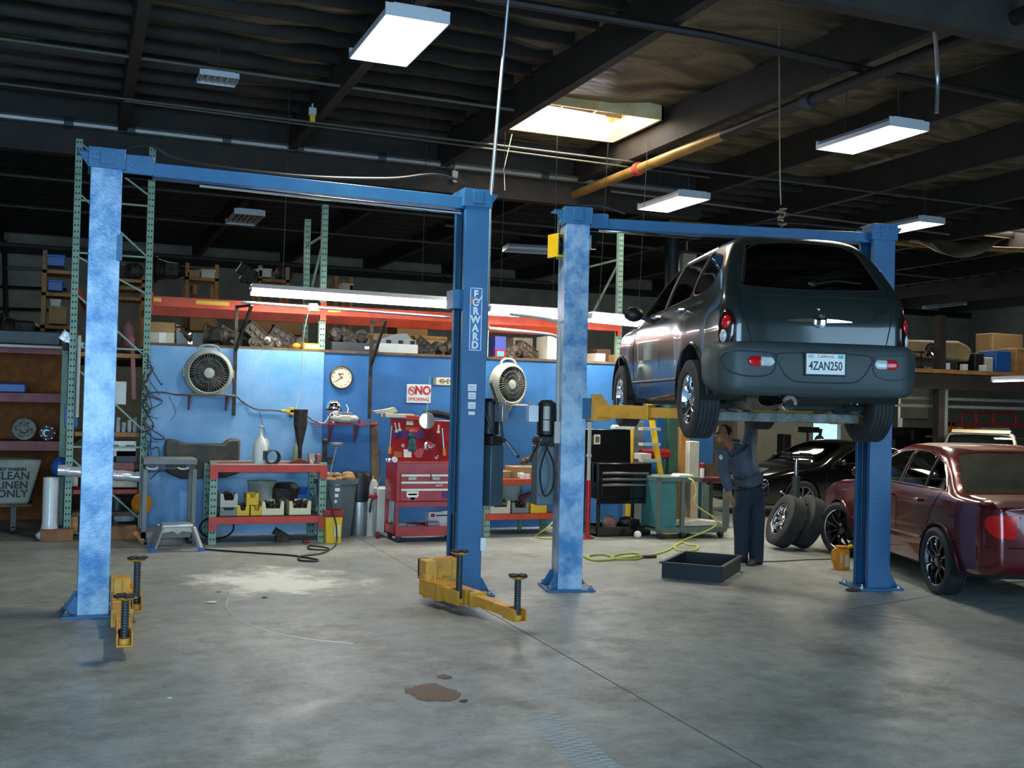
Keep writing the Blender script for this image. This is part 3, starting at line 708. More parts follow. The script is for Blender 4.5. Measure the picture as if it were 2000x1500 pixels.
class Shell:
    def __init__(s, side, width, plan, kside=.05, kplan=.06, bulge=None, off=0.):
        s.side = np.array(smooth_poly(side)); s.width = np.array(width, float); s.plan = np.array(plan, float); s.k = (kside, kplan); s.bulge = bulge; s.off = off
        s.pp = [(x, y) for y, x in plan]+[(-x, y) for y, x in reversed(plan)]
    def f(s, p):
        x, y, z = p[..., 0], p[..., 1], p[..., 2]; ax = np.abs(x)
        a = sdpoly(y, z, s.side)
        w_ = np.interp(z, s.width[:, 0], s.width[:, 1])
        if s.bulge is not None: w_ = w_ + s.bulge(y, z)
        b = (ax-w_)*.93
        c = sdpoly(x, y, s.pp)
        return smax(smax(a, b, s.k[0]), c, s.k[1])-s.off
    def hit(s, o, d, far=3.0, it=18):
        lo = np.zeros(o.shape[:-1]); hi = np.full(o.shape[:-1], far)
        for _ in range(it):
            m = (lo+hi)/2; v = s.f(o+d*m[..., None]); ins = v < 0
            lo = np.where(ins, m, lo); hi = np.where(ins, hi, m)
        return o+d*((lo+hi)/2)[..., None]
    def mesh(s, y0, y1, zc, nx, ny, nz, ya, yb, hw=.95, hz=.85):
        V, Fc, idx = [], [], {}
        def vid(i, j, k):
            key = (i, j, k)
            if key not in idx: idx[key] = len(V); V.append((2*i/nx-1, j/ny, 2*k/nz-1))
            return idx[key]
        for j in range(ny):
            for i in range(nx):
                Fc.append((vid(i, j, 0), vid(i, j+1, 0), vid(i+1, j+1, 0), vid(i+1, j, 0))); Fc.append((vid(i, j, nz), vid(i+1, j, nz), vid(i+1, j+1, nz), vid(i, j+1, nz)))
            for k in range(nz):
                Fc.append((vid(0, j, k), vid(0, j, k+1), vid(0, j+1, k+1), vid(0, j+1, k))); Fc.append((vid(nx, j, k), vid(nx, j+1, k), vid(nx, j+1, k+1), vid(nx, j, k+1)))
        for i in range(nx):
            for k in range(nz):
                Fc.append((vid(i, 0, k), vid(i+1, 0, k), vid(i+1, 0, k+1), vid(i, 0, k+1))); Fc.append((vid(i, ny, k), vid(i, ny, k+1), vid(i+1, ny, k+1), vid(i+1, ny, k)))
        Q = np.array(V); F_ = np.array(Fc)
        tgt = np.stack([Q[:, 0]*hw, y0+(y1-y0)*Q[:, 1], zc+Q[:, 2]*hz], 1)
        o = np.stack([tgt[:, 0]*.25, np.clip(tgt[:, 1], ya, yb), zc+0*Q[:, 0]+Q[:, 2]*.05], 1)
        d = tgt-o; d /= np.linalg.norm(d, axis=1)[:, None]+1e-9
        s.V = s.hit(o, d); s.F = F_; s.normals(); return s
    def normals(s):
        e = 2e-3; g = []
        for k in range(3):
            dv = np.zeros(3); dv[k] = e; g.append(s.f(s.V+dv)-s.f(s.V-dv))
        n = np.stack(g, 1); s.N = n/(np.linalg.norm(n, axis=1)[:, None]+1e-9)
    def on_side(s, y, z, sg):
        p = s.hit(np.array([[0, y, z]], float), np.array([[sg*1., 0, 0]]), 1.5, 20)[0]; return Vector(p)
    def on_end(s, x, z, dy, y0):
        p = s.hit(np.array([[x, y0, z]], float), np.array([[0, dy*1., 0]]), 3, 20)[0]; return Vector(p)
    def outline(s, proj, poly, sg=1, y0=1.2, n=4):
        pts = poly
        out = []
        N = len(pts)
        for i in range(N):
            a, b = pts[i], pts[(i+1) % N]
            for k in range(n):
                t = k/n; u, v = a[0]+(b[0]-a[0])*t, a[1]+(b[1]-a[1])*t
                out.append((u, v))
        q = np.array(out); z = np.zeros(len(q))
        if proj == 'side': o = np.stack([z, q[:, 0], q[:, 1]], 1); d = np.tile([[sg*1., 0, 0]], (len(q), 1)); far = 1.5
        else: o = np.stack([q[:, 0], z+y0, q[:, 1]], 1); d = np.tile([[0, sg*1., 0]], (len(q), 1)); far = 3
        return [Vector(p) for p in s.hit(o, d, far, 16)]
    def split(s, regions):
        """regions: (name, proj, poly, test(center, normal)) ; returns name -> face list, boundary snapped"""
        Fc = s.F; C0 = s.V[Fc].mean(1); N0 = s.N[Fc].mean(1)
        lab = np.full(len(Fc), -1)
        ax = {'side': (1, 2), 'end': (0, 2), 'top': (0, 1)}
        for i, (nm, proj, poly, test) in enumerate(regions):
            ok = test(C0, N0) & (lab < 0)
            if poly is not None:
                a, b = ax[proj]; ok &= sdpoly(C0[:, a], C0[:, b], poly) < 0
            lab[ok] = i
        for i, (nm, proj, poly, test) in enumerate(regions):
            if poly is None: continue
            a, b = ax[proj]; c = 3-a-b
            ins = np.zeros(len(s.V), bool); ins[Fc[lab == i].ravel()] = True
            out = np.zeros(len(s.V), bool); out[Fc[lab != i].ravel()] = True
            bd = np.where(ins & out)[0]
            P_ = np.asarray(poly, float); Pn = np.roll(P_, -1, 0)
            for v in bd:
                q = s.V[v][[a, b]]; e = Pn-P_; t = np.clip(((q-P_)*e).sum(1)/((e*e).sum(1)+1e-12), 0, 1)
                cp = P_+e*t[:, None]; dd = ((cp-q)**2).sum(1); m = dd.argmin()
                if dd[m] < .05**2:
                    dl = cp[m]-q; n = s.N[v]
                    s.V[v][a] += dl[0]; s.V[v][b] += dl[1]
                    if abs(n[c]) > .15: s.V[v][c] -= (n[a]*dl[0]+n[b]*dl[1])/n[c]
        s.lab = lab; s.regions = [r[0] for r in regions]
        return lab
    def emit(s, i, name, m, parent, off=0., ang=.9, thick=0, half=None):
        Fs = s.F[s.lab == i] if not isinstance(i, (list, tuple)) else s.F[np.isin(s.lab, i)]
        if len(Fs) and half is None and ('window' in name or name == 'tail_lamp') and name != 'rear_window':
            c = s.V[Fs].mean(1)[:, 0]
            if (c > .3).any() and (c < -.3).any(): s.emit(i, name, m, parent, off, half=1); return s.emit(i, name, m, parent, off, half=-1)
        if half: Fs = Fs[s.V[Fs].mean(1)[:, 0]*half > 0]
        if len(Fs) == 0: return None
        u, inv = np.unique(Fs.ravel(), return_inverse=True)
        vv = s.V[u]+s.N[u]*off
        me = bpy.data.meshes.new(name); me.from_pydata([tuple(p) for p in vv], [], [tuple(int(k) for k in q) for q in inv.reshape(-1, 4)])
        me.update(); me.materials.append(m); me.shade_smooth()
        o = bpy.data.objects.new(name, me); COL.objects.link(o); o.parent = parent
        if thick:
            q = o.modifiers.new('s', 'SOLIDIFY'); q.thickness = thick; q.offset = -1
        return o
def circ(cy, cz, r, n=40): return [(cy+r*math.cos(2*PI*i/n), cz+r*math.sin(2*PI*i/n)) for i in range(n)]
def arch(cy, cz, r, zb, n=20, fl=1.0):
    return [(cy+r*fl*math.cos(PI*i/n), cz+r*math.sin(PI*i/n)) for i in range(n+1)]+[(cy-r*fl, zb), (cy+r*fl, zb)]
def wheel(name, parent, R=.32, w_=.2, rim=.21, spokes=5, style='chrome', loc=(0, 0, 0), rot=None):
    """axis along local x, outer face at -x; an assembly named wheel > tire, rim, hub_cap"""
    MY = Matrix.Rotation(-PI/2, 4, 'Y')       # lathe axis z -> -x
    o = bpy.data.objects.new(name, None); COL.objects.link(o); o.parent = parent; o.location = loc; o.empty_display_size = .1
    if rot: o.rotation_euler = rot
    h = w_/2; k = MB()
    prof = [(rim-.005, -h*.8), (rim+.01, -h*.95), (rim+.05, -h), (R-.03, -h*.97), (R-.008, -h*.85)]
    for i in range(5):
        a = -h*.80+i*h*.32*1.0
        prof += [(R, a), (R, a+h*.26), (R-.009, a+h*.27), (R-.009, a+h*.31)]
    prof += [(R, h*.80), (R-.008, h*.85), (R-.03, h*.97), (rim+.05, h), (rim+.01, h*.95), (rim-.005, h*.8)]
    k.lathe(prof, MY, 56, caps=False); k.build('tire', M_rubber, o, ang=.5)
    mrim = {'chrome': M_chrome, 'steel': M_steel, 'dark': M_blackg}[style]
    k = MB(); k.lathe([(rim+.012, h*.92), (rim+.006, h*.86), (rim-.012, h*.8), (rim-.03, h*.2), (rim-.03, -h*.75), (rim+.002, -h*.85), (rim+.01, -h*.85), (rim-.02, -h*.7), (rim-.02, h*.2), (rim-.002, h*.78)], MY, 48, caps=False)
    k.build('rim', M_chrome if style != 'steel' else M_steel, o)
    k = MB()
    zf = h*.62
    for i in range(spokes):
        a = 2*PI*i/spokes; wd = (rim*.30 if spokes <= 6 else rim*.1)
        def fn(u, v, t, a=a): return MY @ Vector((u*math.cos(a)-v*math.sin(a), u*math.sin(a)+v*math.cos(a), zf-t-.02*(u/rim)*0+(-.02 if u < rim*.4 else .012)))
        k.prism([(rim*.2, -wd*.55), (rim*.55, -wd*.38), (rim-.02, -wd*.62), (rim-.02, wd*.62), (rim*.55, wd*.38), (rim*.2, wd*.55)], fn, 0, .03)
    k.lathe([(rim*.26, zf-.05), (rim*.28, zf-.01), (rim*.2, zf+.004), (0.001, zf+.008)], MY, 24)
    k.build('spokes', mrim, o, bevel=.004, ang=.5)
    k = MB(); k.lathe([(rim*.55, -h*.3), (rim*.55, -h*.15), (.001, -h*.15)], MY, 28); k.build('brake_disc', M_dgrey, o)
    return o
def seat(parent, x, y, z, m):
    k = MB(); k.cbox((x, y, z), (.5, .5, .16)); k.prism([(-.22, 0), (-.10, 0), (-.25, .62), (-.36, .62)], lambda u, v, t: (x+t, y+u-.0, z+v), -.25, .25); k.cbox((x, y-.33, z+.72), (.26, .08, .17))
    return k.build('seat', m, parent, bevel=.03)
def seam(shell, proj, poly, parent, m, r=.004, sg=1, y0=1.2, name='panel_seam', closed=True):
    pts = shell.outline(proj, poly, sg, y0)
    if not closed: pts = pts[:-4+1]
    k = MB(); k.tube(pts, r, 5, closed=closed); return k.build(name, m, parent)
M_seam = mat('panel_gap_black', '08090a', .8, 0, var=0)
M_under = mat('dusty_underbody', '3c3d3a', .8, .2, col2='26251f', scale=6)
M_well2 = mat('wheel_well_liner', '0d0d0e', .9, 0, var=0)
M_cloth = mat('dark_seat_cloth', '26282c', .9, 0, var=.2)
M_lens_r = mat('red_lamp_lens', 'd01018', .15, 0, var=.05, coat=.6)
M_lens_w = mat('clear_lamp_lens', 'd8dcd8', .15, 0, col2='a8b0b0', scale=60, coat=.6)
M_lens_o = mat('amber_lens', 'd87818', .2, 0, var=.05)
def well(parent, cy, cz, r, x0, x1):
    an = [PI*i/24 for i in range(-2, 27)]; k = MB()
    k.grid([[(x0, cy+r*math.cos(a), cz+r*math.sin(a)), (x1, cy+r*math.cos(a), cz+r*math.sin(a)), (x1, cy+.3*r*math.cos(a), cz+.3*r*math.sin(a))] for a in an])
    return k.build('wheel_well', M_well2, parent, recalc=False)
def lift_plate(parent, p, rotz, w_=.305, h_=.155):
    pass

# ---- the dark hatchback on the lift
g_dark = glass_mat('dark_tinted_glass', '2a2e2c')
t = T('hatchback_car', 'dark slate grey retro hatchback car raised on the right lift, seen from behind', 'car', CAR0, math.atan2(-CH.x, CH.y))
body = Shell(
    side=[(.10, .62), (.10, .85), (.17, 1.02), (.27, 1.14), (.49, 1.42), (.66, 1.565), (.93, 1.63), (1.3, 1.645), (1.8, 1.62), (2.15, 1.56), (2.55, 1.32), (2.86, 1.09), (3.0, 1.04), (3.5, .98), (3.9, .89), (4.15, .78), (4.26, .6), (4.24, .36), (4.0, .22), (3.0, .2), (1.3, .2), (.5, .24), (.2, .34), (.12, .46)],
    width=[(.15, .70), (.25, .775), (.4, .80), (.6, .815), (.8, .815), (.95, .80), (1.05, .765), (1.15, .725), (1.3, .662), (1.45, .588), (1.53, .535), (1.6, .44), (1.7, .2)],
    plan=[(.06, 0), (.075, .45), (.12, .66), (.24, .775), (.5, .83), (1.2, .86), (2.6, .86), (3.6, .84), (4.0, .72), (4.2, .5), (4.29, 0)],
    kside=.045, kplan=.07,
    bulge=lambda y, z: .045*(np.exp(-((y-.86)/.42)**4)+np.exp(-((y-3.45)/.46)**4))*np.clip((1.02-z)/.22, 0, 1))
body.mesh(.0, 4.35, .85, 44, 150, 46, .6, 3.7)
WR, WF, WZ, WRad = .86, 3.476, .335, .372
al = lambda c, n: np.ones(len(c), bool)
sideT = lambda c, n: (np.abs(n[:, 0]) > .35) & (np.abs(c[:, 0]) > .35)
win1 = smooth_poly([(.62, 1.18), (.60, 1.30), (.72, 1.42), (.98, 1.475), (1.12, 1.48), (1.12, 1.16), (.85, 1.12)], 3)
win2 = [(1.17, 1.115), (1.17, 1.48), (1.5, 1.495), (1.93, 1.485), (1.93, 1.08)]
win3 = [(1.98, 1.075), (1.98, 1.48), (2.14, 1.455), (2.42, 1.32), (2.74, 1.06)]
ws = [(-.66, 2.95), (-.62, 2.6), (-.52, 2.2), (.52, 2.2), (.62, 2.6), (.66, 2.95)]
hatchwin = smooth_poly([(-.545, 1.13), (-.56, 1.18), (-.47, 1.45), (-.41, 1.51), (0, 1.545), (.41, 1.51), (.47, 1.45), (.56, 1.18), (.545, 1.13), (0, 1.11)], 3)
tl = [(-.745, .86), (-.69, .815), (-.66, .72), (-.69, .66)]
regs = [('arch', 'side', arch(WR, WZ, WRad, .0), lambda c, n: (np.abs(c[:, 0]) > .45)), ('arch', 'side', arch(WF, WZ, WRad, .0), lambda c, n: (np.abs(c[:, 0]) > .45)),
        ('rw', 'end', hatchwin, lambda c, n: (c[:, 1] < .75) & (n[:, 1] < -.05)),
        ('w1', 'side', win1, sideT), ('w2', 'side', win2, sideT), ('w3', 'side', win3, sideT),
        ('ws', 'top', ws, lambda c, n: (c[:, 2] > 1.1) & (n[:, 1] > .2)),
        ('under', None, None, lambda c, n: (n[:, 2] < -.75) & (c[:, 2] < .35))]
body.split(regs)
M_pt = mat('slate_metallic_paint', '252f2d', .28, .4, var=.05, coat=.9)
body.emit(-1, 'body', M_pt, t)
body.emit([2], 'rear_window', g_dark, t, -.004)
for i, nm in ((3, 'quarter_window'), (4, 'rear_door_window'), (5, 'front_door_window')): body.emit([i], nm, g_dark, t, -.004)
body.emit([6], 'windscreen', g_dark, t, -.004); body.emit([7], 'floor_pan', M_under, t)
tg = [(-.54, .68), (-.60, .95), (-.575, 1.10), (-.46, 1.46), (-.30, 1.545), (0, 1.56), (.30, 1.545), (.46, 1.46), (.575, 1.10), (.60, .95), (.54, .68)]
seam(body, 'end', tg, t, M_seam, .005, -1, name='tailgate_seam')
seam(body, 'end', [(-.60, 1.05), (-.3, 1.06), (0, 1.062), (.3, 1.06), (.60, 1.05)], t, M_pt, .007, -1, name='tailgate_crease', closed=False)
seam(body, 'end', [(x, z) for x, z in hatchwin], t, M_seam, .007, -1, name='window_seal')
for sg in (-1, 1):
    for w_ in (win1, win2, win3): seam(body, 'side', w_, t, M_black, .008, sg, name='window_seal')
    seam(body, 'side', [(1.14, .30), (1.14, 1.5)], t, M_seam, .004, sg, name='door_seam', closed=False)
    seam(body, 'side', [(1.955, .30), (1.955, 1.5)], t, M_seam, .004, sg, name='door_seam', closed=False)
    seam(body, 'side', [(2.95, .32), (2.98, .75), (2.9, 1.08)], t, M_seam, .004, sg, name='door_seam', closed=False)
    for yw in (WR, WF):
        k = MB(); k.tube([body.on_side(yw+WRad*math.cos(a), WZ+WRad*math.sin(a), sg)+Vector((sg*.0, 0, 0)) for a in [PI*i/24 for i in range(-1, 26)]], .014, 6); k.build('arch_lip', M_pt, t)
        well(t, yw, WZ, WRad+.005, sg*.83, sg*.45)
    k = MB(); k.tube([body.on_side(y, .42, sg) for y in np.linspace(1.35, 3.0, 14)], .016, 6); k.build('side_moulding', mat('bumper_grey', '384244', .5, .1, var=.1), t)
    for yy in (1.32, 2.12):
        p = body.on_side(yy, 1.02, sg); k = MB(); k.tube([p+Vector((sg*.0, -.09, 0)), p+Vector((sg*.035, -.06, 0)), p+Vector((sg*.035, .06, 0)), p+Vector((0, .09, 0))], .012, 8); k.build('door_handle', M_chrome, t)
    p = body.on_side(2.66, 1.05, sg); k = MB(); k.ball(p+Vector((sg*.13, .0, .04)), .1, (1.0, .55, .75), 14); k.bar(p, p+Vector((sg*.1, 0, .03)), .05, .04); k.build('door_mirror', M_black, t)
    p = body.on_side(.62, 1.0, sg)
    # tail lamp: tall oval wrapping the corner
    pts = []
    def surf(u, v, o_=0.):
        # u across the corner, v up; solve outward along the diagonal
        o = np.array([[sg*(.50), .45, .79+v]]); a = .74+u
        d = np.array([[sg*math.sin(a), -math.cos(a), 0.]]); q = body.hit(o, d, 1.2, 20)[0]
        return Vector(q)+Vector((d[0][0], d[0][1], 0))*o_
    def blob(u0, v0, ru, rv, o_, m, nm, par, rot_=.22, n=20):
        k = MB(); rows = []
        for i in range(7):
            r = math.cos(i/6*PI/2); hgt = o_*math.sin(i/6*PI/2)
            if i == 6: r = .02
            rows.append([surf(u0+ru*r*math.cos(a)+rot_*(-v0-rv*r*math.sin(a)), v0+rv*r*math.sin(a), hgt) for a in [2*PI*j/n for j in range(n)]])
        k.grid(rows, closed_v=True); return k.build(nm, m, par)
    tlm = blob(0, 0, .25, .15, .022, mat('tail_lamp_bezel', '2a0c10', .12, .2, var=0, coat=1), 'tail_lamp', t)
    blob(-.02, .045, .13, .065, .032, M_lens_r, 'red_lens', tlm); blob(.02, -.055, .11, .06, .034, M_lens_w, 'reversing_lens', tlm)
# chrome winged badge and lock on the tailgate
p = body.on_end(.0, .86, -1, .8)
k = MB(); k.lathe([(.055, 0), (.052, .016), (.03, .024), (.001, .026)], Matrix.Translation(p+Vector((0, .0, 0))) @ Matrix.Rotation(PI/2, 4, 'X'), 24); bd = k.build('tailgate_badge', M_chrome, t)
k = MB()
for sg in (-1, 1):
    k.prism([(sg*.05, .018), (sg*.15, .014), (sg*.26, .004), (sg*.26, -.002), (sg*.05, -.012)], lambda u, v, q: (p.x+u, p.y-.012+.02*(abs(u)/.26)**2-q, p.z+v), 0, .008)
k.build('badge_wing', M_chrome, bd)
k = MB(); p2 = body.on_end(0, .955, -1, .8); k.ball(p2, .014, (1, .8, 1), 10); k.build('lock', M_chrome, t)
k = MB(); p3 = body.on_end(0, 1.165, -1, .9)
k.ball(p3+Vector((0, -.01, 0)), .035, (1, .6, .7)); k.tube([p3+Vector((0, -.03, 0)), body.on_end(.2, 1.20, -1, .9)+Vector((0, -.025, 0)), body.on_end(.40, 1.185, -1, .9)+Vector((0, -.015, 0))], .008, 6); k.build('rear_wiper', M_black, t)
# bumper
M_bmp = mat('bumper_grey', '384244', .5, .1, var=.1)
bs = Shell(side=[(0.0, .40), (-.01, .50), (.01, .63), (.05, .685), (.12, .70), (.6, .70), (.66, .5), (.6, .32), (.12, .27), (.03, .31)],
    width=[(.2, .76), (.3, .82), (.4, .85), (.55, .86), (.7, .83), (.8, .8)],
    plan=[(-.03, 0), (-.01, .45), (.04, .68), (.13, .80), (.3, .855), (.52, .86), (.6, .5), (.62, 0)], kside=.05, kplan=.06)
bs.mesh(-.05, .62, .48, 60, 22, 20, .14, .4, hw=.9, hz=.3)
ctr = smooth_poly([(-.34, .60), (.34, .60), (.36, .52), (.28, .41), (.16, .385), (-.16, .385), (-.28, .41), (-.36, .52)], 3)
gr1 = smooth_poly([(-.76, .60), (-.42, .60), (-.38, .55), (-.42, .44), (-.60, .42), (-.74, .47)], 3)
gr2 = [(-x, z) for x, z in gr1]
bs.split([('arch', 'side', arch(WR, WZ, WRad, .0), al)])
bs.emit(-1, 'rear_bumper', M_bmp, t); bo = t.children[-1]
def bseam(poly): 
    k = MB(); k.tube(bs.outline('end', poly, -1, .3, 2), .006, 5, closed=True); k.build('recess_line', mat('bumper_line', '2e373b', .6, var=0), bo)
bseam(ctr); bseam(gr1); bseam(gr2)
for sg in (-1, 1):
    for (x0, x1, m_, nm) in ((.50, .595, M_lens_r, 'red_lens'), (.395, .50, M_lens_w, 'reversing_lens')) if sg > 0 else ((-.595, -.50, M_lens_r, 'red_lens'), (-.50, -.395, M_lens_w, 'reversing_lens')):
        rows = []
        outer = (x1 if sg > 0 else x0) if 'red' in nm else (x0 if sg > 0 else x1)
        N = 10; cols = []
        for i in range(N+1):
            x = x0+(x1-x0)*i/N; e = abs(x-outer)
            hh = .036*math.sqrt(max(0, 1-(max(0, .036-e)/.036)**2)) if e < .036 else .036
            hh = max(hh, .004)
            cols.append([bs.on_end(x, .535+hh*v, -1, .3)+Vector((0, -.004-.010*math.sqrt(max(0, 1-v*v*.96)), 0)) for v in (-1, -.75, -.3, .3, .75, 1)])
        k = MB(); k.grid(cols); q = k.build(nm, m_, bo); sd = q.modifiers.new('s', 'SOLIDIFY'); sd.thickness = .01
# number plate
yp = bs.on_end(0, .5, -1, .3).y
k = MB(); k.box(-.165, .165, yp-.012, yp+.01, .435, .615); fr = k.build('plate_frame', M_black, t, bevel=.004)
k = MB(); k.box(-.152, .152, yp-.015, yp-.012, .448, .602); pl = k.build('number_plate', M_tex, fr)
text('4ZAN250', .092, mat('plate_navy', '1a2238', .5, var=0), fr, (0, yp-.0155, .508), (PI/2, 0, 0), sx=.70, bold=.0015)
text('California', .034, M_rink, fr, (0, yp-.0155, .583), (PI/2, 0, 0), name='plate_script')
for x, m_ in ((-.115, M_lgrey), (.118, mat('sticker_teal', '4aa8a8', .5, var=0))):
    k = MB(); k.box(x-.022, x+.022, yp-.0165, yp-.0155, .57, .594); k.build('plate_sticker', m_, fr)
# exhaust, muffler, axle, springs
k = MB(); k.lathe([(.034, .01), (.056, -.005), (.060, .02), (.056, .2), (.03, .26)], Matrix.Translation((-.27, .02, .225)) @ Matrix.Rotation(-PI/2, 4, 'X') @ Matrix.Rotation(.15, 4, 'Y'), 20, caps=False); k.build('exhaust_tip', M_chrome, t)
k = MB(); rows = []
for i in range(9):
    y = .28+.62*i/8; r = .09 if 0 < i < 8 else .05
    rows.append([(-.34+r*1.7*math.cos(a), y, .25+r*math.sin(a)) for a in [2*PI*j/18 for j in range(18)]])
k.grid(rows, closed_v=True); k.tube(catmull([(-.3, .9, .25), (-.2, 1.3, .22), (0, 1.8, .2), (.0, 3.2, .2)], 6), .028, 10)
k.build('muffler', mat('rusty_exhaust_steel', '8a8478', .5, .6, col2='5c5040', scale=8), t)
k = MB(); k.bar((-.62, .80, .11), (.62, .80, .11), .09, .08); 
for sg in (-1, 1):
    k.bar((sg*.60, .80, .13), (sg*.55, 1.35, .26), .06, .09)
k.build('rear_axle', mat('dusty_axle', '8c8e86', .7, .3, col2='4a4c48', scale=8), t, bevel=.01)
for sg in (-1, 1):
    k = MB(); k.tube([(sg*.46+.055*math.cos(i*PI/6), .80+.055*math.sin(i*PI/6), .14+.30*i/60) for i in range(61)], .008, 6); k.build('coil_spring', M_dgrey, t)
    k = MB(); k.cyl((sg*.58, .92, .22), (sg*.5, .95, .55), .025, n=10); k.build('shock_absorber', M_dgrey, t)
k = MB(); k.box(-.1, .5, 1.0, 1.6, .17, .24); k.build('fuel_tank', M_under, t, bevel=.03)
k = MB(); k.cyl((-.76, WR, .20), (.76, WR, .20), .03, n=10); k.build('stub_axle', M_dgrey, t)
# droop the hanging wheels a little
for sg in (-1, 1):
    for yw, dz in ((WR, -.09), (WF, -.05)):
        wheel('wheel', t, .325, .205, .205, 5, 'chrome', (sg*.735, yw, WZ+dz), (0, 0, PI if sg > 0 else 0))
for x in (-.35, .35): seat(t, x, 2.1, .5, M_cloth)
k = MB(); k.box(-.55, .55, 1.0, 1.5, .45, .62); k.prism([(0, 0), (.14, 0), (0, .5), (-.12, .5)], lambda u, v, q: (q, 1.0+u, .6+v), -.55, .55); k.build('seat', M_cloth, t, bevel=.03)

# ---- the dark red saloon
def wheel_set(t, WR, WF, WZ, x, R, rim, sp, st, front_rot=0, w_=.2):
    for sg in (-1, 1):
        for yw in (WR, WF): wheel('wheel', t, R, w_, rim, sp, st, (sg*x, yw, R), (0, 0, (PI if sg > 0 else 0)+(front_rot if yw == WF else 0)))
a20 = math.radians(19)
H_ = Vector((math.sin(a20), math.cos(a20), 0)); Rr = Vector((H_.y, -H_.x, 0))
RW = Vector((7.73, 7.98, 0))               # foot of the rear left wheel
org = RW+Rr*.76-H_*1.03
t = T('saloon_car', 'dark red four door saloon car parked behind the far right column', 'car', org, -a20)
sc = Shell(
    side=[(.03, .35), (.0, .55), (.03, .72), (.10, .93), (.2, .985), (.55, 1.0), (.78, 1.03), (1.0, 1.18), (1.28, 1.335), (1.6, 1.405), (2.0, 1.425), (2.4, 1.39), (2.75, 1.22), (3.12, 1.01), (3.3, .965), (3.9, .90), (4.4, .77), (4.65, .64), (4.76, .5), (4.72, .28), (4.3, .2), (3.0, .19), (1.5, .19), (.4, .24)],
    width=[(.12, .74), (.22, .81), (.4, .86), (.6, .87), (.8, .865), (.93, .84), (1.0, .80), (1.15, .73), (1.3, .65), (1.38, .57), (1.43, .45)],
    plan=[(-.02, 0), (.02, .45), (.1, .70), (.3, .83), (.7, .87), (3.8, .87), (4.3, .80), (4.6, .62), (4.77, 0)], kside=.05, kplan=.09)
sc.mesh(-.05, 4.85, .72, 40, 150, 40, .6, 4.1, hz=.75)
WR, WF, WZ, RD = 1.03, 3.665, .315, .355
w1 = smooth_poly([(1.02, 1.0), (1.13, 1.12), (1.30, 1.235), (1.42, 1.275), (1.44, 1.0)], 2)
w1 = [(.96, .995), (1.08, 1.11), (1.27, 1.235), (1.40, 1.275), (1.40, 1.0)]
w2 = [(1.44, 1.0), (1.44, 1.285), (1.7, 1.325), (1.98, 1.335), (1.98, 1.0)]
w3 = [(2.06, 1.0), (2.06, 1.335), (2.3, 1.31), (2.5, 1.24), (2.75, 1.10), (2.93, 1.0)]
rw = [(-.60, .70), (-.70, .80), (-.52, 1.28), (-.3, 1.33), (.3, 1.33), (.52, 1.28), (.70, .80), (.60, .70)]
ws = [(-.62, 3.08), (-.68, 2.9), (-.55, 2.52), (-.3, 2.45), (.3, 2.45), (.55, 2.52), (.68, 2.9), (.62, 3.08), (0, 3.14)]
tlp = [(-.86, .90), (-.86, .72), (-.50, .66), (-.50, .86)]
sc.split([('arch', 'side', arch(WR, WZ, RD, .0), lambda c, n: (np.abs(c[:, 0]) > .45)), ('arch', 'side', arch(WF, WZ, RD, .0), lambda c, n: (np.abs(c[:, 0]) > .45)),
    ('w1', 'side', w1, sideT), ('w2', 'side', w2, sideT), ('w3', 'side', w3, sideT),
    ('rw', 'top', rw, lambda c, n: (c[:, 2] > 1.0) & (c[:, 1] < 1.5)), ('ws', 'top', ws, lambda c, n: (c[:, 2] > .95) & (c[:, 1] > 2)),
    ('tl', 'side', smooth_poly([(.02, .82), (.0, .68), (.12, .64), (.22, .70), (.24, .80), (.14, .84)], 3), lambda c, n: np.abs(c[:, 0]) > .56),
    ('roof', 'top', [(-.50, 1.62), (-.52, 1.7), (-.52, 2.3), (-.45, 2.42), (.45, 2.42), (.52, 2.3), (.52, 1.7), (.50, 1.62), (.3, 1.40), (-.3, 1.40)], lambda c, n: (c[:, 2] > 1.3)),
    ('boot', 'top', [(-.70, .12), (-.72, .55), (.72, .55), (.70, .12)], lambda c, n: (n[:, 2] > .5) & (c[:, 2] > .85)),
    ('under', None, None, lambda c, n: (n[:, 2] < -.75) & (c[:, 2] < .35))])
M_mar = mat('maroon_car_paint', '5e1018', .25, .3, var=.12, scale=3, coat=.9)
g_clear = glass_mat('greenish_car_glass', '9aa596')
g_rear = mat('dusty_rear_glass', '4a473c', .25, 0, col2='33322c', scale=2, coat=.4)
sc.emit(-1, 'body', M_mar, t); 
for i, nm in ((2, 'quarter_window'), (3, 'rear_door_window'), (4, 'front_door_window')): sc.emit([i], nm, g_clear, t, -.004)
sc.emit([5], 'rear_window', g_rear, t, -.004); sc.emit([6], 'windscreen', g_clear, t, -.004)
sc.emit([7], 'tail_lamp', M_lens_r, t, .004); sc.emit([10], 'floor_pan', M_under, t)
M_dust = mat('dusty_maroon_paint', '7c5444', .45, .1, col2='6a3c34', scale=2, coat=.2)
sc.emit([8], 'roof_panel', M_dust, t); sc.emit([9], 'boot_lid', M_dust, t)
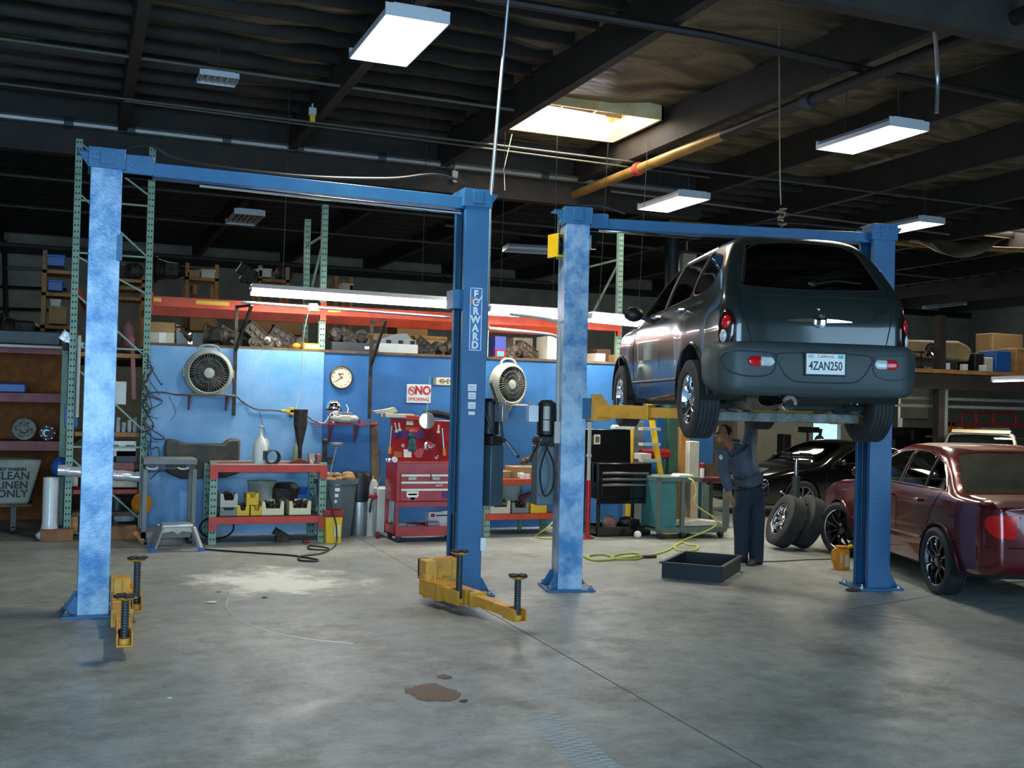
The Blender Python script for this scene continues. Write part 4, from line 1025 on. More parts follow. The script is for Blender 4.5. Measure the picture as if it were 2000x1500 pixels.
for sg in (-1, 1):
    seam(sc, 'side', [(.94, .985), (1.08, 1.125), (1.27, 1.25), (1.42, 1.29), (1.7, 1.34), (2.0, 1.35), (2.3, 1.325), (2.5, 1.255), (2.75, 1.115), (2.95, .985)], t, M_chrome if sg < 0 else M_black, .008, sg, name='window_trim')
    for x in (1.42, 2.02): seam(sc, 'side', [(x, 1.0), (x, 1.30)], t, M_black, .016, sg, name='window_divider', closed=False)
    for ln in ([(1.30, .62), (1.2, .8), (1.05, .97)], [(2.02, .28), (2.02, 1.0)], [(3.03, .30), (3.05, .7), (2.98, .96)], [(1.37, .28), (1.38, .6)]): seam(sc, 'side', ln, t, M_seam, .004, sg, name='door_seam', closed=False)
    k = MB(); k.tube([sc.on_side(y, .50, sg) for y in np.linspace(1.42, 3.25, 16)], .016, 6); k.build('side_moulding', M_mar, t)
    for yy in (1.5, 2.2):
        p = sc.on_side(yy, .86, sg); k = MB(); k.tube([p+Vector((0, -.09, 0)), p+Vector((sg*.03, -.06, 0)), p+Vector((sg*.03, .06, 0)), p+Vector((0, .09, 0))], .014, 8); k.build('door_handle', M_mar, t)
    p = sc.on_side(2.9, 1.0, sg); k = MB(); k.ball(p+Vector((sg*.1, 0, .05)), .09, (1.1, .55, .8), 14); k.build('door_mirror', M_mar, t)
    for yw in (WR, WF):
        well(t, yw, WZ, RD+.005, sg*.85, sg*.5)
        k = MB(); k.tube([sc.on_side(yw+RD*math.cos(a), WZ+RD*math.sin(a), sg) for a in [PI*i/24 for i in range(-1, 26)]], .01, 6); k.build('arch_lip', M_mar, t)
seam(sc, 'end', [(-.86, .56), (-.4, .565), (0, .567), (.4, .565), (.86, .56)], t, M_seam, .006, -1, 1.0, 'bumper_seam', closed=False)
wheel_set(t, WR, WF, WZ, .765, .318, .235, 10, 'dark', .42, .205)
for x in (-.36, .36): seat(t, x, 2.15, .42, M_cloth)
k = MB(); k.box(-.6, .6, 1.15, 1.6, .38, .55); k.prism([(0, 0), (.14, 0), (-.05, .55), (-.17, .55)], lambda u, v, q: (q, 1.15+u, .5+v), -.58, .58); k.build('seat', M_cloth, t, bevel=.03)
k = MB(); k.cbox((0, 2.88, .88), (1.3, .35, .22)); k.build('dashboard', M_black, t, bevel=.04)

# ---- black coupe behind the tires
def lowcar(name, lab, org, ang, side, paint, gl, w1, w3, ws, H=.6, WR=.9, WF=3.45, L_=4.5, hz=.7, wd=1.0, R=.31, extra=None, hl=True):
    t = T(name, lab, 'car', org, ang)
    s = Shell(side=side, width=[(.12, .72*wd), (.22, .80*wd), (.4, .86*wd), (.6, .87*wd), (.75, .86*wd), (.88, .80*wd), (1.0, .74*wd), (1.15, .64*wd), (1.25, .54*wd), (1.35, .4*wd)] if not extra else extra,
        plan=[(-.02, 0), (.03, .5), (.15, .74), (.4, .85), (.9, .88), (L_-.9, .87), (L_-.4, .78), (L_-.12, .55), (L_, 0)], kside=.06, kplan=.1)
    s.mesh(-.05, L_+.08, H, 34, 110, 32, .6, L_-.7, hz=hz)
    s.split([('arch', 'side', arch(WR, .31, .35, 0), lambda c, n: (np.abs(c[:, 0]) > .45)), ('arch', 'side', arch(WF, .31, .35, 0), lambda c, n: (np.abs(c[:, 0]) > .45)),
        ('a', 'side', w1, sideT), ('b', 'side', w3, sideT), ('c', 'top', ws, lambda c, n: (c[:, 2] > H+.2) & (c[:, 1] > 1.8)),
        ('under', None, None, lambda c, n: (n[:, 2] < -.75) & (c[:, 2] < .35))])
    s.emit(-1, 'body', paint, t); s.emit([2], 'quarter_window', gl, t, -.004); s.emit([3], 'door_window', gl, t, -.004); s.emit([4], 'windscreen', gl, t, -.004); s.emit([5], 'floor_pan', M_under, t)
    for sg in (-1, 1):
        for w_ in (w1, w3): seam(s, 'side', w_, t, M_black, .009, sg, name='window_seal')
        for ln in ([(1.75, .28), (1.75, .8)], [(2.95, .3), (2.95, .8)]): seam(s, 'side', ln, t, M_seam, .004, sg, name='door_seam', closed=False)
        for yw in (WR, WF): well(t, yw, .31, .355, sg*.85, sg*.5)
        p = s.on_side(w3[-1][0]-.1, w3[-1][1]+.0, sg); k = MB(); k.ball(p+Vector((sg*.1, 0, .03)), .085, (1.1, .6, .75), 12); k.build('door_mirror', paint, t)
    for sg in (-1, 1):
        for yw in (WR, WF): wheel('wheel', t, R, .2, .215, 8, 'steel', (sg*.765*wd, yw, R), (0, 0, PI if sg > 0 else 0))
    return t, s
hb = Vector((-1, -.04, 0)).normalized(); ab = math.atan2(-hb.x, hb.y); rb = Vector((hb.y, -hb.x, 0))
FLw = Vector((10.95, 14.45, 0)); org = FLw+rb*.76-hb*3.45
t, s = lowcar('coupe_car', 'glossy black coupe parked behind the pair of leaning tires', org, ab,
    [(.03, .35), (.0, .6), (.05, .8), (.2, .92), (.6, .98), (1.0, 1.12), (1.5, 1.26), (1.9, 1.30), (2.3, 1.26), (2.7, 1.08), (3.05, .90), (3.5, .83), (4.0, .73), (4.3, .62), (4.45, .5), (4.42, .3), (4.1, .18), (3, .17), (1.4, .17), (.4, .22)],
    mat('black_car_paint', '0a0b0e', .15, .2, var=0, coat=1), g_dark, [(1.0, .93), (1.25, 1.08), (1.55, 1.17), (1.68, 1.18), (1.68, .92)],
    [(1.76, .92), (1.76, 1.19), (2.1, 1.19), (2.45, 1.05), (2.78, .90)], [(-.62, 2.98), (-.55, 2.5), (-.42, 2.33), (.42, 2.33), (.55, 2.5), (.62, 2.98)])
t.scale = (1, 1, .96)
for sg in (-1, 1):
    for x, z, r in ((.62, .60, .07), (.6, .40, .05)):
        p = s.on_end(sg*x, z, 1, 3.2); k = MB(); k.ball(p, r, (1.3, .5, .65), 14); k.build('headlamp', M_lens_w, t)
for x in (-.34, .34): seat(t, x, 2.0, .35, M_cloth)
# ---- old pale pickup truck behind the red saloon
hb = Vector((-.75, -.66, 0)).normalized(); ab = math.atan2(-hb.x, hb.y); rb = Vector((hb.y, -hb.x, 0))
M_pk = mat('old_pale_blue_paint', '9fb0b4', .5, 0, col2='b8ae94', scale=1.5)
cabp = Vector((16.7, 16.3, 0)); org = cabp-hb*1.9
t, s = lowcar('pickup_truck', 'old pale blue pickup truck with a cream roof, behind the red saloon', org, ab,
    [(.03, .4), (.0, .7), (.02, 1.0), (.9, 1.02), (1.45, 1.04), (1.52, 1.5), (1.60, 1.72), (1.9, 1.77), (2.5, 1.77), (2.72, 1.70), (2.95, 1.3), (3.1, 1.08), (3.5, 1.03), (4.2, .98), (4.45, .9), (4.5, .6), (4.45, .35), (3.5, .32), (1.4, .32), (.4, .34)],
    M_pk, glass_mat('thin_truck_glass', 'c8cfc4'), [(1.60, 1.14), (1.64, 1.58), (1.70, 1.60), (1.70, 1.14)], [(1.76, 1.12), (1.76, 1.62), (2.5, 1.62), (2.62, 1.5), (2.82, 1.12)],
    [(-.72, 3.0), (-.66, 2.8), (-.62, 2.72), (.62, 2.72), (.66, 2.8), (.72, 3.0)], H=.85, WR=.9, WF=3.6, L_=4.55, hz=1.0,
    extra=[(.2, .8), (.4, .85), (.7, .87), (1.0, .86), (1.1, .84), (1.3, .80), (1.55, .74), (1.7, .68), (1.8, .5)])
t['category'] = 'truck'; t.scale = (.88, .88, .80)
k = MB(); k.cbox((0, 2.0, .8), (1.4, .5, .4)); k.cbox((0, 1.7, 1.1), (1.4, .12, .5)); k.build('seat', M_cloth, t, bevel=.04)
k = MB(); k.prism([(1.55, 1.74), (1.62, 1.785), (1.9, 1.80), (2.5, 1.80), (2.74, 1.73), (2.5, 1.76), (1.9, 1.765)], lambda u, v, q: (q, u, v), -.6, .6); k.build('roof_skin', mat('cream_roof_paint', 'cdbf9a', .5, var=.15), t, bevel=.01)
# ------------------------------------------------------------------ racks
def upright(t, x, y, z0, z1, s=.078, d=.07, pitch=.0508*1.5, face=(0, -1), m=None, name='upright'):
    k = MB(); k.box(x-s/2, x+s/2, y-d/2, y+d/2, z0, z1); k.mi = 1
    n = int((z1-z0)/pitch)
    for i in range(n):
        z = z0+.05+i*pitch
        if z > z1-.03: break
        for dx in (-.017, .017):
            k.box(x+dx-.007, x+dx+.007, y-d/2-.0015, y-d/2, z, z+.022)
    k.build(name, [m or M_green, M_hole], t, ang=1)
def brace(t, a, b, w_=.035, m=None, name='brace'):
    k = MB(); k.bar(a, b, w_, w_*.6); k.build(name, m or M_green, t)
XL0, XR0, YU = -.05, .78, 13.80
o = Vector((XL0, YU, 0)); Wd = XR0-XL0
t = T('pallet_rack', 'tall green perforated rack frame with diagonal braces standing behind the leftmost blue column', 'rack', o)
for x in (0, Wd): upright(t, x, 0, 0, 4.75)
levels = [.12, 1.22, 2.33, 3.0, 3.9]
zz_ = [zz(200, y, YU) for y in (1040, 873, 680, 497, 395)]
for z in zz_: brace(t, (0, 0, z), (Wd, 0, z))
for a, b in ((.95, .22), (2.05, 1.30), (2.9, 2.2), (3.35, 2.95), (4.1, 3.4), (4.7, 4.15)): brace(t, (.02, .01, a), (Wd-.02, .01, b))
for x in (.15, Wd+.12): 
    upright(t, x+.1, 4.2, 0, 4.75)
for z in (1.15, 2.3, 3.0):
    for x in (-.0, Wd): k = MB(); k.bar((x, .04, z), (x+.2, 4.2, z), .05, .1); k.build('side_beam', M_orbeam, t)
# shelves inside the frame
SH = [(zz(240, 845, YU), M_wood), (zz(240, 957, YU), M_orbeam), (zz(240, 690, YU), M_wood), (.30, M_woodd)]
for z, m_ in SH:
    k = MB(); k.box(.05, Wd-.05, .06, 1.1, z-.05, z); k.build('shelf_board', m_, t)
zsA, zsB, zsC = SH[0][0], SH[1][0], SH[2][0]
thing(MB().box(.10, .72, YU-.28, YU-.06, .0, .16), 'timber_beam', mat('splintered_timber', '9c6e4c', .8, 0, col2='7a5236', scale=5), 'thick reddish timber lying on the floor across the foot of the leftmost rack, right of the column', 'timber', bevel=.01)
thing(MB().box(-.33, .02, YU-.28, YU-.06, .0, .13), 'timber_beam', mat('splintered_timber', '9c6e4c'), 'short timber with a paper label on the floor left of the leftmost blue column', 'timber', bevel=.01)
k = MB(); k.box(0.22+XL0, .80+XL0-.05, YU+.1, YU+.55, zz(240, 892, YU), zz(240, 862, YU)); k.mi = 1
z_ = zz(240, 872, YU); k.box(.40, .50, YU+.096, YU+.1, z_, z_+.012); k.box(.58, .68, YU+.096, YU+.1, z_, z_+.012)
thing(k, 'drawer_unit', [M_white, M_ink], 'white two slot drawer box under the wooden shelf right of the leftmost column', 'drawer unit', bevel=.004)
def junkbox(name, px0, px1, py0, py1, Y, dep, m, lab, cat='box', bev=.006, group=None):
    a, b = P(px0, py1, Y), P(px1, py1, Y); zt = zz((px0+px1)/2, py0, Y)
    zb = (a.z+b.z)/2
    k = MB(); k.box(a.x, b.x, Y, Y+dep, zb, zt); return thing(k, name, m, lab, cat, group, bevel=bev)
junkbox('storage_box', 219, 246, 745, 790, YU+.1, .3, M_white, 'upper white box on the left rack behind the leftmost column')
k = MB()
a = P(205, 770, YU+.15)
for i in range(6):
    x = .36+i*.065; k.cyl((x, YU+.2, zsA), (x, YU+.2, zsA+.12+.03*(i % 3)), .025, n=10)
thing(k, 'spray_can', M_lgrey, 'row of small cans on the wooden shelf right of the leftmost column', 'can').__setitem__('kind', 'stuff')
junkbox('storage_box', 125, 152, 790, 835, YU+.2, .3, M_bplast, 'blue container on the left rack left of the leftmost column')
junkbox('parts_box', 205, 268, 935, 952, YU+.1, .4, M_cardw, 'long pale box on the orange shelf right of the leftmost column')
junkbox('parts_box', 132, 152, 930, 950, YU+.1, .4, M_cardw, 'pale box on the orange shelf left of the leftmost column')
junkbox('parts_tray', 206, 262, 902, 930, YU+.12, .35, M_oldred, 'dark red tray of parts above the orange shelf')
junkbox('tool_case', 226, 268, 880, 903, YU+.1, .35, M_dgrey, 'dark grey case under the white drawer box')
junkbox('parts_crate', 128, 152, 1005, 1042, YU+.15, .3, M_oplast, 'orange crate low in the left rack beside the column')
k = MB(); q = P(240, 1042, YU+.3); k.lathe([(.13, 0), (.15, .03), (.15, .09), (.14, .10), (.10, .10), (.10, .06)], Matrix.Translation((q.x, q.y, .17)), 24)
thing(k, 'wire_coil', M_lgrey, 'round pale coil low in the left rack right of the column', 'coil')
k = MB(); k.cyl((.5, YU+.3, zsB-.15-.35), (.52, YU+.3, zsB-.10), .10, n=16); thing(k, 'dark_canister', M_dgrey, 'dark canister standing low in the left rack behind its brace', 'canister')
k = MB(); k.lathe([(.09, 0), (.11, .06), (.06, .12), (.08, .2), (.05, .26)], Matrix.Translation((.45, YU+.35, zsC)), 16); thing(k, 'gear_part', M_castd, 'dark machine part on the upper wooden shelf of the left rack', 'machine part')
k = MB(); q0, q1 = P(155, 655, YU-.08), P(150, 815, YU-.08); k.cyl(q0, q1, .022, n=12); thing(k, 'metal_tube', M_lgrey, 'pale tube standing upright on the left rack, left of the leftmost column', 'tube')
k = MB(); q0, q1 = P(221, 657, YU-.08), P(213, 820, YU-.08); k.cyl(q0, q1, .022, n=12); thing(k, 'metal_tube', M_white, 'white tube standing upright on the left rack, right of the leftmost column', 'tube')
k = MB(); q0, q1 = P(258, 660, YU+.1), P(262, 780, YU+.1); k.bar(q0, q1, .05, .05); thing(k, 'steel_bar', M_oldred, 'dull red bar leaning in the left rack beside its right upright', 'bar')
# foil wrapped duct across the frame
k = MB(); a, b = P(113, 918, YU-.16), P(273, 932, YU-.16); n = 14
k.tube([a+(b-a)*i/n+Vector((0, 0, .006*math.sin(i*2.3))) for i in range(n+1)], [.062+.005*math.sin(i*1.9) for i in range(n+1)], 14)
thing(k, 'foil_duct', mat('shiny_foil_wrap', 'e6e4ea', .22, .5, var=.1, bump=.3, bscale=12), 'shiny foil wrapped tube lying across the left rack behind the leftmost column', 'duct')
# engine block on the upper end at the left
def cast_part(x, y, z, s=.25, seed=0, kind=0, m=None, name='gearbox', lab='', group=None, rz=0, cat='machine part'):
    rnd = random.Random(seed); t = T(name, lab, cat, (x, y, z), rz, group)
    m = m or M_cast; k = MB()
    if kind == 0:      # transmission: bell housing, tapered case, tail
        X = Matrix.Translation((0, 0, s*.75)) @ Matrix.Rotation(PI/2, 4, 'Y') @ Matrix.Rotation(rnd.uniform(-.3, .3), 4, 'X'); k.X = X
        k.lathe([(s*.55, -s), (s*.78, -s), (s*.78, -s*.92), (s*.66, -s*.88), (s*.5, -s*.3), (s*.46, s*.3), (s*.3, s*.5), (s*.22, s*1.1), (s*.26, s*1.12), (s*.26, s*1.2), (.001, s*1.2)], n=22, caps=False)
        for i in range(10):
            a = 2*PI*i/10; k.bar((s*.5*math.cos(a), s*.5*math.sin(a), -s*.85), (s*.47*math.cos(a), s*.47*math.sin(a), s*.25), .014, .03)
            k.cyl((s*.72*math.cos(a), s*.72*math.sin(a), -s*1.03), (s*.72*math.cos(a), s*.72*math.sin(a), -s*.86), .014, n=8)
        k.box(-s*.35, s*.35, -s*.72, -s*.4, -s*.5, s*.25)
        k.build('housing', m, t, bevel=.004)
        h = MB(); h.X = X; h.lathe([(s*.5, -s*.99), (s*.48, -s*.7), (s*.15, -s*.6), (s*.13, -s*.95), (.001, -s*.95)], n=20, caps=False); h.build('torque_converter', M_castd, t)
    elif kind == 1:    # cylinder block lying tilted with ribs
        a = rnd.uniform(.45, .7); X = Matrix.Translation((0, 0, s*.62)) @ Matrix.Rotation(a, 4, 'Y'); k.X = X
        k.box(-s*.75, s*.75, -s*.4, s*.4, -s*.3, s*.3)
        for i in range(5): k.box(-s*.7+i*s*.34, -s*.66+i*s*.34, -s*.44, s*.44, -s*.34, s*.34)
        for i in range(4): k.cyl((-s*.52+i*s*.34, -s*.41, s*.05), (-s*.52+i*s*.34, -s*.5, s*.05), s*.12, n=14)
        k.box(-s*.8, s*.8, -s*.46, s*.46, s*.3, s*.36)
        k.build('block', m, t, bevel=.004)
        h = MB(); h.cyl((-s*.3, -s*.5, s*.28), (-s*.3, s*.4, s*.28), s*.26, n=18); h.cyl((-s*.3, -s*.56, s*.28), (-s*.3, -s*.5, s*.28), s*.13, n=14); h.box(-s*.1, s*.7, -s*.35, s*.35, 0, s*.25); h.build('crankcase', M_castd, t, bevel=.006)
    elif kind == 2:    # differential / alternator like lump
        k.lathe([(s*.15, -s*.75), (s*.3, -s*.7), (s*.32, -s*.4), (s*.58, -s*.25), (s*.6, s*.2), (s*.35, s*.42), (s*.3, s*.8), (s*.12, s*.82)], Matrix.Translation((0, 0, s*.6)) @ Matrix.Rotation(PI/2+rnd.uniform(-.4, .4), 4, 'X') @ Matrix.Rotation(rnd.uniform(-.6, .6), 4, 'Y'), 20)
        for i in range(7):
            a = 2*PI*i/7; k.cyl((s*.5*math.cos(a), -.42*s, s*.6+s*.5*math.sin(a)), (s*.5*math.cos(a), .3*s, s*.6+s*.5*math.sin(a)), s*.06, n=8)
        k.build('case', m, t, bevel=.003)
        h = MB(); h.cyl((0, -s*.62, s*.6), (0, -s*.86, s*.6), s*.2, n=18); h.build('pulley', M_castd, t)
    else:              # flywheel and gear stack
        k.lathe([(s*.2, -.03), (s*.62, -.03), (s*.65, 0), (s*.62, .03), (s*.25, .04), (s*.22, .09), (s*.05, .1)], Matrix.Translation((0, 0, s*.64)) @ Matrix.Rotation(PI/2-.12, 4, 'X'), 30)
        k.build('flywheel', m, t)
        h = MB()
        for i in range(6): a = 2*PI*i/6; h.cyl((s*.4*math.cos(a), -.045, s*.64+s*.4*math.sin(a)), (s*.4*math.cos(a), -.01, s*.64+s*.4*math.sin(a)), s*.06, n=10)
        h.build('bolt_circle', M_castd, t)
    return t
q = P(145, 668, YU+.2); cast_part(-.07, YU+.45, zsC+.02, .19, 5, 1, M_alu, 'engine_part', 'bright aluminium engine part at the top of the left rack beside the leftmost column')
q0 = P(125, 682, 13.6)
k = MB(); a, b = P(0, 672, 14.6), P(118, 680, 14.6); k.box(-1.3, .0, 14.6, 14.9, a.z-.03, a.z+.0); thing(k, 'glass_sheet', M_lgrey, 'pale thin sheet lying on top of the red shelving at the far left', 'sheet')
# red shelving with orange particle board at far left
YS = 15.2; t = T('red_shelving', 'dull red shelving with orange brown particle board back at the far left', 'shelving', (-.9, YS, 0))
k = MB(); k.box(-1.2, .72, .8, .84, .0, 2.35); k.build('back_board', mat('orange_particle_board', 'a05a1c', .8, 0, col2='75401a', scale=10), t)
for y0, y1 in ((673, 690), (768, 785), (862, 880)):
    z1, z0 = zz(50, y0, YS), zz(50, y1, YS); k = MB(); k.box(-1.2, .72, 0, .05, z0, z1); k.build('shelf_beam', M_oldred, t)
    k = MB(); k.box(-1.2, .72, .05, .8, z1-.03, z1); k.build('shelf_deck', M_woodd, t)
zs1, zs2, zs3 = zz(50, 673, YS), zz(50, 768, YS), zz(50, 862, YS)
k = MB(); k.box(.72, .79, 0, .06, 0, 2.5); k.build('post', M_green, t)
k = MB(); a, b = P(0, 768, YS), P(50, 768, YS); k.box(-1.2, b.x, YS+.1, YS+.4, zs2, zz(25, 748, YS+.1)); thing(k, 'parts_tray', M_bplast, 'blue tray on the middle shelf of the red shelving at the far left', 'tray', bevel=.02)
q = P(45, 858, YS); cast_part(q.x, YS+.25, zs3, .23, 8, 3, M_cast, 'clutch_plate', 'round clutch or flywheel plate on the lower red shelf at the far left')
q = P(92, 858, YS); cast_part(q.x, YS+.3, zs3, .17, 9, 2, M_alu, 'alternator', 'pale alternator on the lower red shelf beside the flywheel plate')
k = MB(); k.box(-1.6, -.2, YS+.1, YS+.6, zs1, zz(50, 645, YS+.1)); thing(k, 'steel_case', M_dgrey, 'long dark grey case on top of the red shelving', 'case', bevel=.02)
# linen tub
q = F(0, 992); t = T('linen_cart', 'grey canvas linen cart with stencilled words at the far left edge', 'cart', (-.9, 14.3, 0))
X0, X1 = P(-60, 950, 14.3).x+.9, P(82, 900, 14.3).x+.9; zt, zb = zz(40, 898, 14.3), zz(40, 985, 14.3)
M_can = mat('grey_canvas', '96a096', .85, 0, col2='7c857c', scale=3, bump=.2, bscale=8)
k = MB(); k.prism([(X0, zb), (X1-.14, zb), (X1, zt), (X0, zt)], lambda u, v, q: (u, q, v), 0, .6); k.build('canvas_tub', M_can, t, bevel=.03)
k = MB(); k.box(X0, X1-.1, -.02, .62, zb-.03, zb); k.build('base_rail', M_woodd, t)
for x in (X0+.1, X1-.3):
    k = MB(); k.lathe([(.05, -.02), (.05, .02)], Matrix.Translation((x, .1, .05)) @ Matrix.Rotation(PI/2, 4, 'Y'), 14); k.box(x-.03, x+.03, .07, .13, .05, zb-.03); k.build('caster', M_dgrey, t)
M_sten = mat('stencil_ink', '2c3638', .8, 0, var=0)
for body_, px, py, sz in (('CLEAN', 22, 930, .13), ('LINEN', 24, 948, .125), ('ONLY', 24, 965, .125), ('BUCKY WASHN', 16, 917, .055)):
    p = P(px, py, 14.29); text(body_, sz, M_sten, t, (p.x+.9, -.004, p.z), (PI/2, 0, 0), bold=.003)
# plastic film roll
q = F(100, 1050); k = MB(); q = Vector((q.x-.02, 13.75, 0)); h = zz(100, 932, 13.75)
k.lathe([(.11, 0), (.115, .02), (.085, .2), (.085, h), (.05, h), (.05, h-.05)], Matrix.Translation(q), 24, caps=True)
for i in range(5): k.ball((q.x-.08+.03*i, q.y-.09, .06+.02*(i % 2)), .07, (1, 1, .7), 8)
thing(k, 'plastic_film_roll', mat('clear_film', 'e2e6e8', .2, 0, var=.08, coat=.5, bump=.3, bscale=10), 'upright roll of shiny plastic film on the floor beside the left rack', 'roll')
k = MB(); q = P(118, 912, 13.95); k.ball(q, .11, (1, 1, 1.1), 14); thing(k, 'blue_drum_end', M_bplast, 'blue round container behind the left rack upright', 'container')

# ---- high orange beamed rack behind the blue wall
YR = 14.13; t = T('pallet_rack', 'long rack with orange beams and green uprights rising above the blue wall', 'rack', (XR0, YR, 0))
fx = [2.99, 5.30, 7.40]
for i, x in enumerate(fx):
    upright(t, x-XR0, 0, 0, 4.30, s=.08); upright(t, x-XR0-.05*0, 1.15, 0, 4.28, s=.08)
    for z in (3.9, 3.1, 2.4): brace(t, (x-XR0, .03, z), (x-XR0, 1.12, z+.0))
    brace(t, (x-XR0, .03, 3.85), (x-XR0, 1.12, 2.95), .03)
ends = [XR0+.04]+fx
for i in range(3):
    a, b = ends[i]+.02, ends[i+1]-.02
    k = MB(); k.box(a-XR0, b-XR0, -.06, -.01, 2.83-.0*i, 2.96-.0*i); k.build('load_beam', M_orbeam, t, bevel=.004)
    k = MB(); k.box(a-XR0, b-XR0, 1.1, 1.15, 2.80, 2.94); k.build('load_beam', M_orbeam, t, bevel=.004)
    for e in (a, b):
        k = MB(); k.box(e-XR0-.02, e-XR0+.02, -.07, -.0, 2.76, 3.0); k.build('beam_clip', M_orbeam, t)
for px0, px1, py in ((292, 315, 585), (383, 448, 592), (602, 625, 603), (640, 665, 606)):
    a, b = P(px0, py, YR-.06), P(px1, py, YR-.06); k = MB(); k.box(a.x-XR0, b.x-XR0, -.064, -.061, (a.z+b.z)/2-.025, (a.z+b.z)/2+.025); k.build('beam_label', M_yplast, t)
q = P(640, 597, 14.0)
# ---- stuff on the deck above the blue wall
ZD = 2.37
def deck(px): return xx(px, 680, 14.3)
k = MB(); a, b = deck(290), deck(338); k.box(a, b, 14.15, 14.55, ZD, ZD+.14); k.mi = 1; k.box(a, b, 14.15, 14.55, ZD+.14, ZD+.27); k.mi = 2; k.box((a+b)/2-.04, (a+b)/2+.04, 14.146, 14.15, ZD, ZD+.14)
thing(k, 'cardboard_box', [M_cardw, M_card, M_tex], 'cardboard box with pale lower half at the left end of the blue wall top', 'box', bevel=.004)
k = MB(); pts = catmull([P(343, 640, 14.3), P(358, 645, 14.3), P(370, 656, 14.3), P(378, 668, 14.3)], 5)
k.tube(pts, [.02+.03*math.sin(i/len(pts)*3) for i in range(len(pts))], 8); k.box(deck(372), deck(392), 14.1, 14.3, ZD, ZD+.15)
k.prism([(0, 0), (.22, 0), (.22, .05), (.04, .25), (-.02, .27)], lambda u, v, q: (deck(346)+u, 14.35+q, ZD+v), 0, .05)
thing(k, 'chrome_trim_part', M_chrome, 'curved chrome part lying beside the cardboard box on the wall top', 'car part')
labs = ['greasy transmission with round dark opening on the wall top, left of the first bracket', 'tilted grey cylinder block on the wall top, just left of the first bracket', 'tilted engine block with round pulley on the wall top, right of the first bracket',
    'dark round gear housing on the wall top over the light blue section', 'large tilted engine block in the middle of the light blue wall top', 'small greasy casting right of the large tilted engine block', 'dark lump of castings left of the small yellow box']
spec = [(432, .20, 0), (455, .23, 1), (500, .26, 1), (523, .15, 2), (560, .26, 1), (536, .13, 2), (588, .15, 2)]
for i, (px, s_, kd) in enumerate(spec):
    cast_part(deck(px), 14.35+(.25 if i in (1, 4) else 0), ZD, s_, i, kd, M_cast if i % 2 else M_castd, ['gearbox', 'engine_block', 'alternator'][kd], labs[i], 'castings on the light blue wall top', rz=.2*(i % 3)-.2)
k = MB(); a, b = deck(588), deck(618); k.box(a, b, 14.1, 14.4, ZD, ZD+.085); k.mi = 1; k.box(a+.02, b-.02, 14.096, 14.1, ZD+.02, ZD+.065)
thing(k, 'yellow_parts_box', [M_yplast, M_tex], 'small yellow box with white label on the wall top beside the middle green upright', 'box', bevel=.003)
k = MB(); k.ball((deck(578), 14.25, ZD+.05), .05, (1.3, 1, .9)); thing(k, 'orange_rag', M_oplast, 'crumpled orange rag left of the small yellow box', 'rag')
k = MB(); a, b = deck(642), deck(722); k.box(a, b, 14.1, 14.5, ZD, ZD+.12); k.mi = 1; k.box(b-.12, b-.02, 14.096, 14.1, ZD+.04, ZD+.075)
thing(k, 'long_tray', [M_dgrey, M_tex], 'long dark grey tray with white tag on the wall top right of the middle upright', 'tray', bevel=.006)
k = MB(); a, b = deck(733), deck(808); k.box(a, b, 14.1, 14.5, ZD, ZD+.13); k.mi = 1; k.box(a+.02, b-.02, 14.12, 14.5, ZD+.13, ZD+.19)
for i in range(6): k.mi = 2 if i % 2 else 1; k.box(a+.02+(b-a-.04)*i/6, a+.02+(b-a-.04)*(i+1)/6-.02, 14.11, 14.13, ZD+.13, ZD+.18)
k.mi = 1; k.prism([(a+.05, ZD+.19), (b-.05, ZD+.19), (b-.15, ZD+.28), (a+.22, ZD+.26)], lambda u, v, q: (u, q, v), 14.15, 14.5)
thing(k, 'cylinder_head', [M_lgrey, M_grey, M_hole], 'pale grey cylinder head with a row of ports beside the second light bracket', 'engine part', bevel=.004)
k = MB(); a, b = deck(722), deck(815); k.box(a, b, 14.75, 15.2, ZD, ZD+.30); thing(k, 'cardboard_box', M_card, 'large brown cardboard box behind the pale grey cylinder head', 'box', bevel=.01)
k = MB(); a, b = deck(832), deck(895); k.box(a, b, 14.8, 15.2, ZD, ZD+.26); k.mi = 1; k.box(a-.02, b, 14.79, 15.22, ZD+.26, ZD+.30)
thing(k, 'cardboard_box', [M_card, M_wood], 'brown cardboard box with a board on it, behind the dark castings beside the decal column', 'box', bevel=.006)
labs = ['dark greasy casting just right of the middle green upright', 'rusty brown differential behind the long dark tray', 'dark gear casting near the second bracket', 'dark casting right of the pale cylinder head', 'round dark alternator beside the decal column', 'greasy casting half hidden behind the decal column']
for i, (px, s_, kd, dz) in enumerate([(655, .18, 2, .12), (680, .17, 1, .12), (706, .17, 2, .12), (832, .2, 1, 0), (856, .17, 2, 0), (878, .18, 2, 0)]):
    cast_part(deck(px), 14.33, ZD+dz, s_, 20+i, kd, M_castd, ['gearbox', 'engine_block', 'alternator'][kd], labs[i], 'dark castings along the blue wall top', rz=.3*(i % 3)-.3)
k = MB(); a, b = deck(957), deck(978); k.box(a, b, 14.1, 14.35, ZD, ZD+.30); k.mi = 1; k.box(a, b, 14.096, 14.1, ZD, ZD+.11); k.mi = 2; k.box(a+.03, b-.03, 14.092, 14.096, ZD+.02, ZD+.09)
thing(k, 'blue_parts_box', [mat('deep_blue_carton', '2c3c8c', .6), M_red, mat('sky_blue_print', '3c9ac8', .6, var=0)], 'dark blue carton with red band on the wall top right of the decal column', 'box')
labs = ['brown greasy casting beside the dark blue carton', 'tangled greasy casting in the middle of the wall top between the two middle columns', 'greasy casting with arms left of the white box']
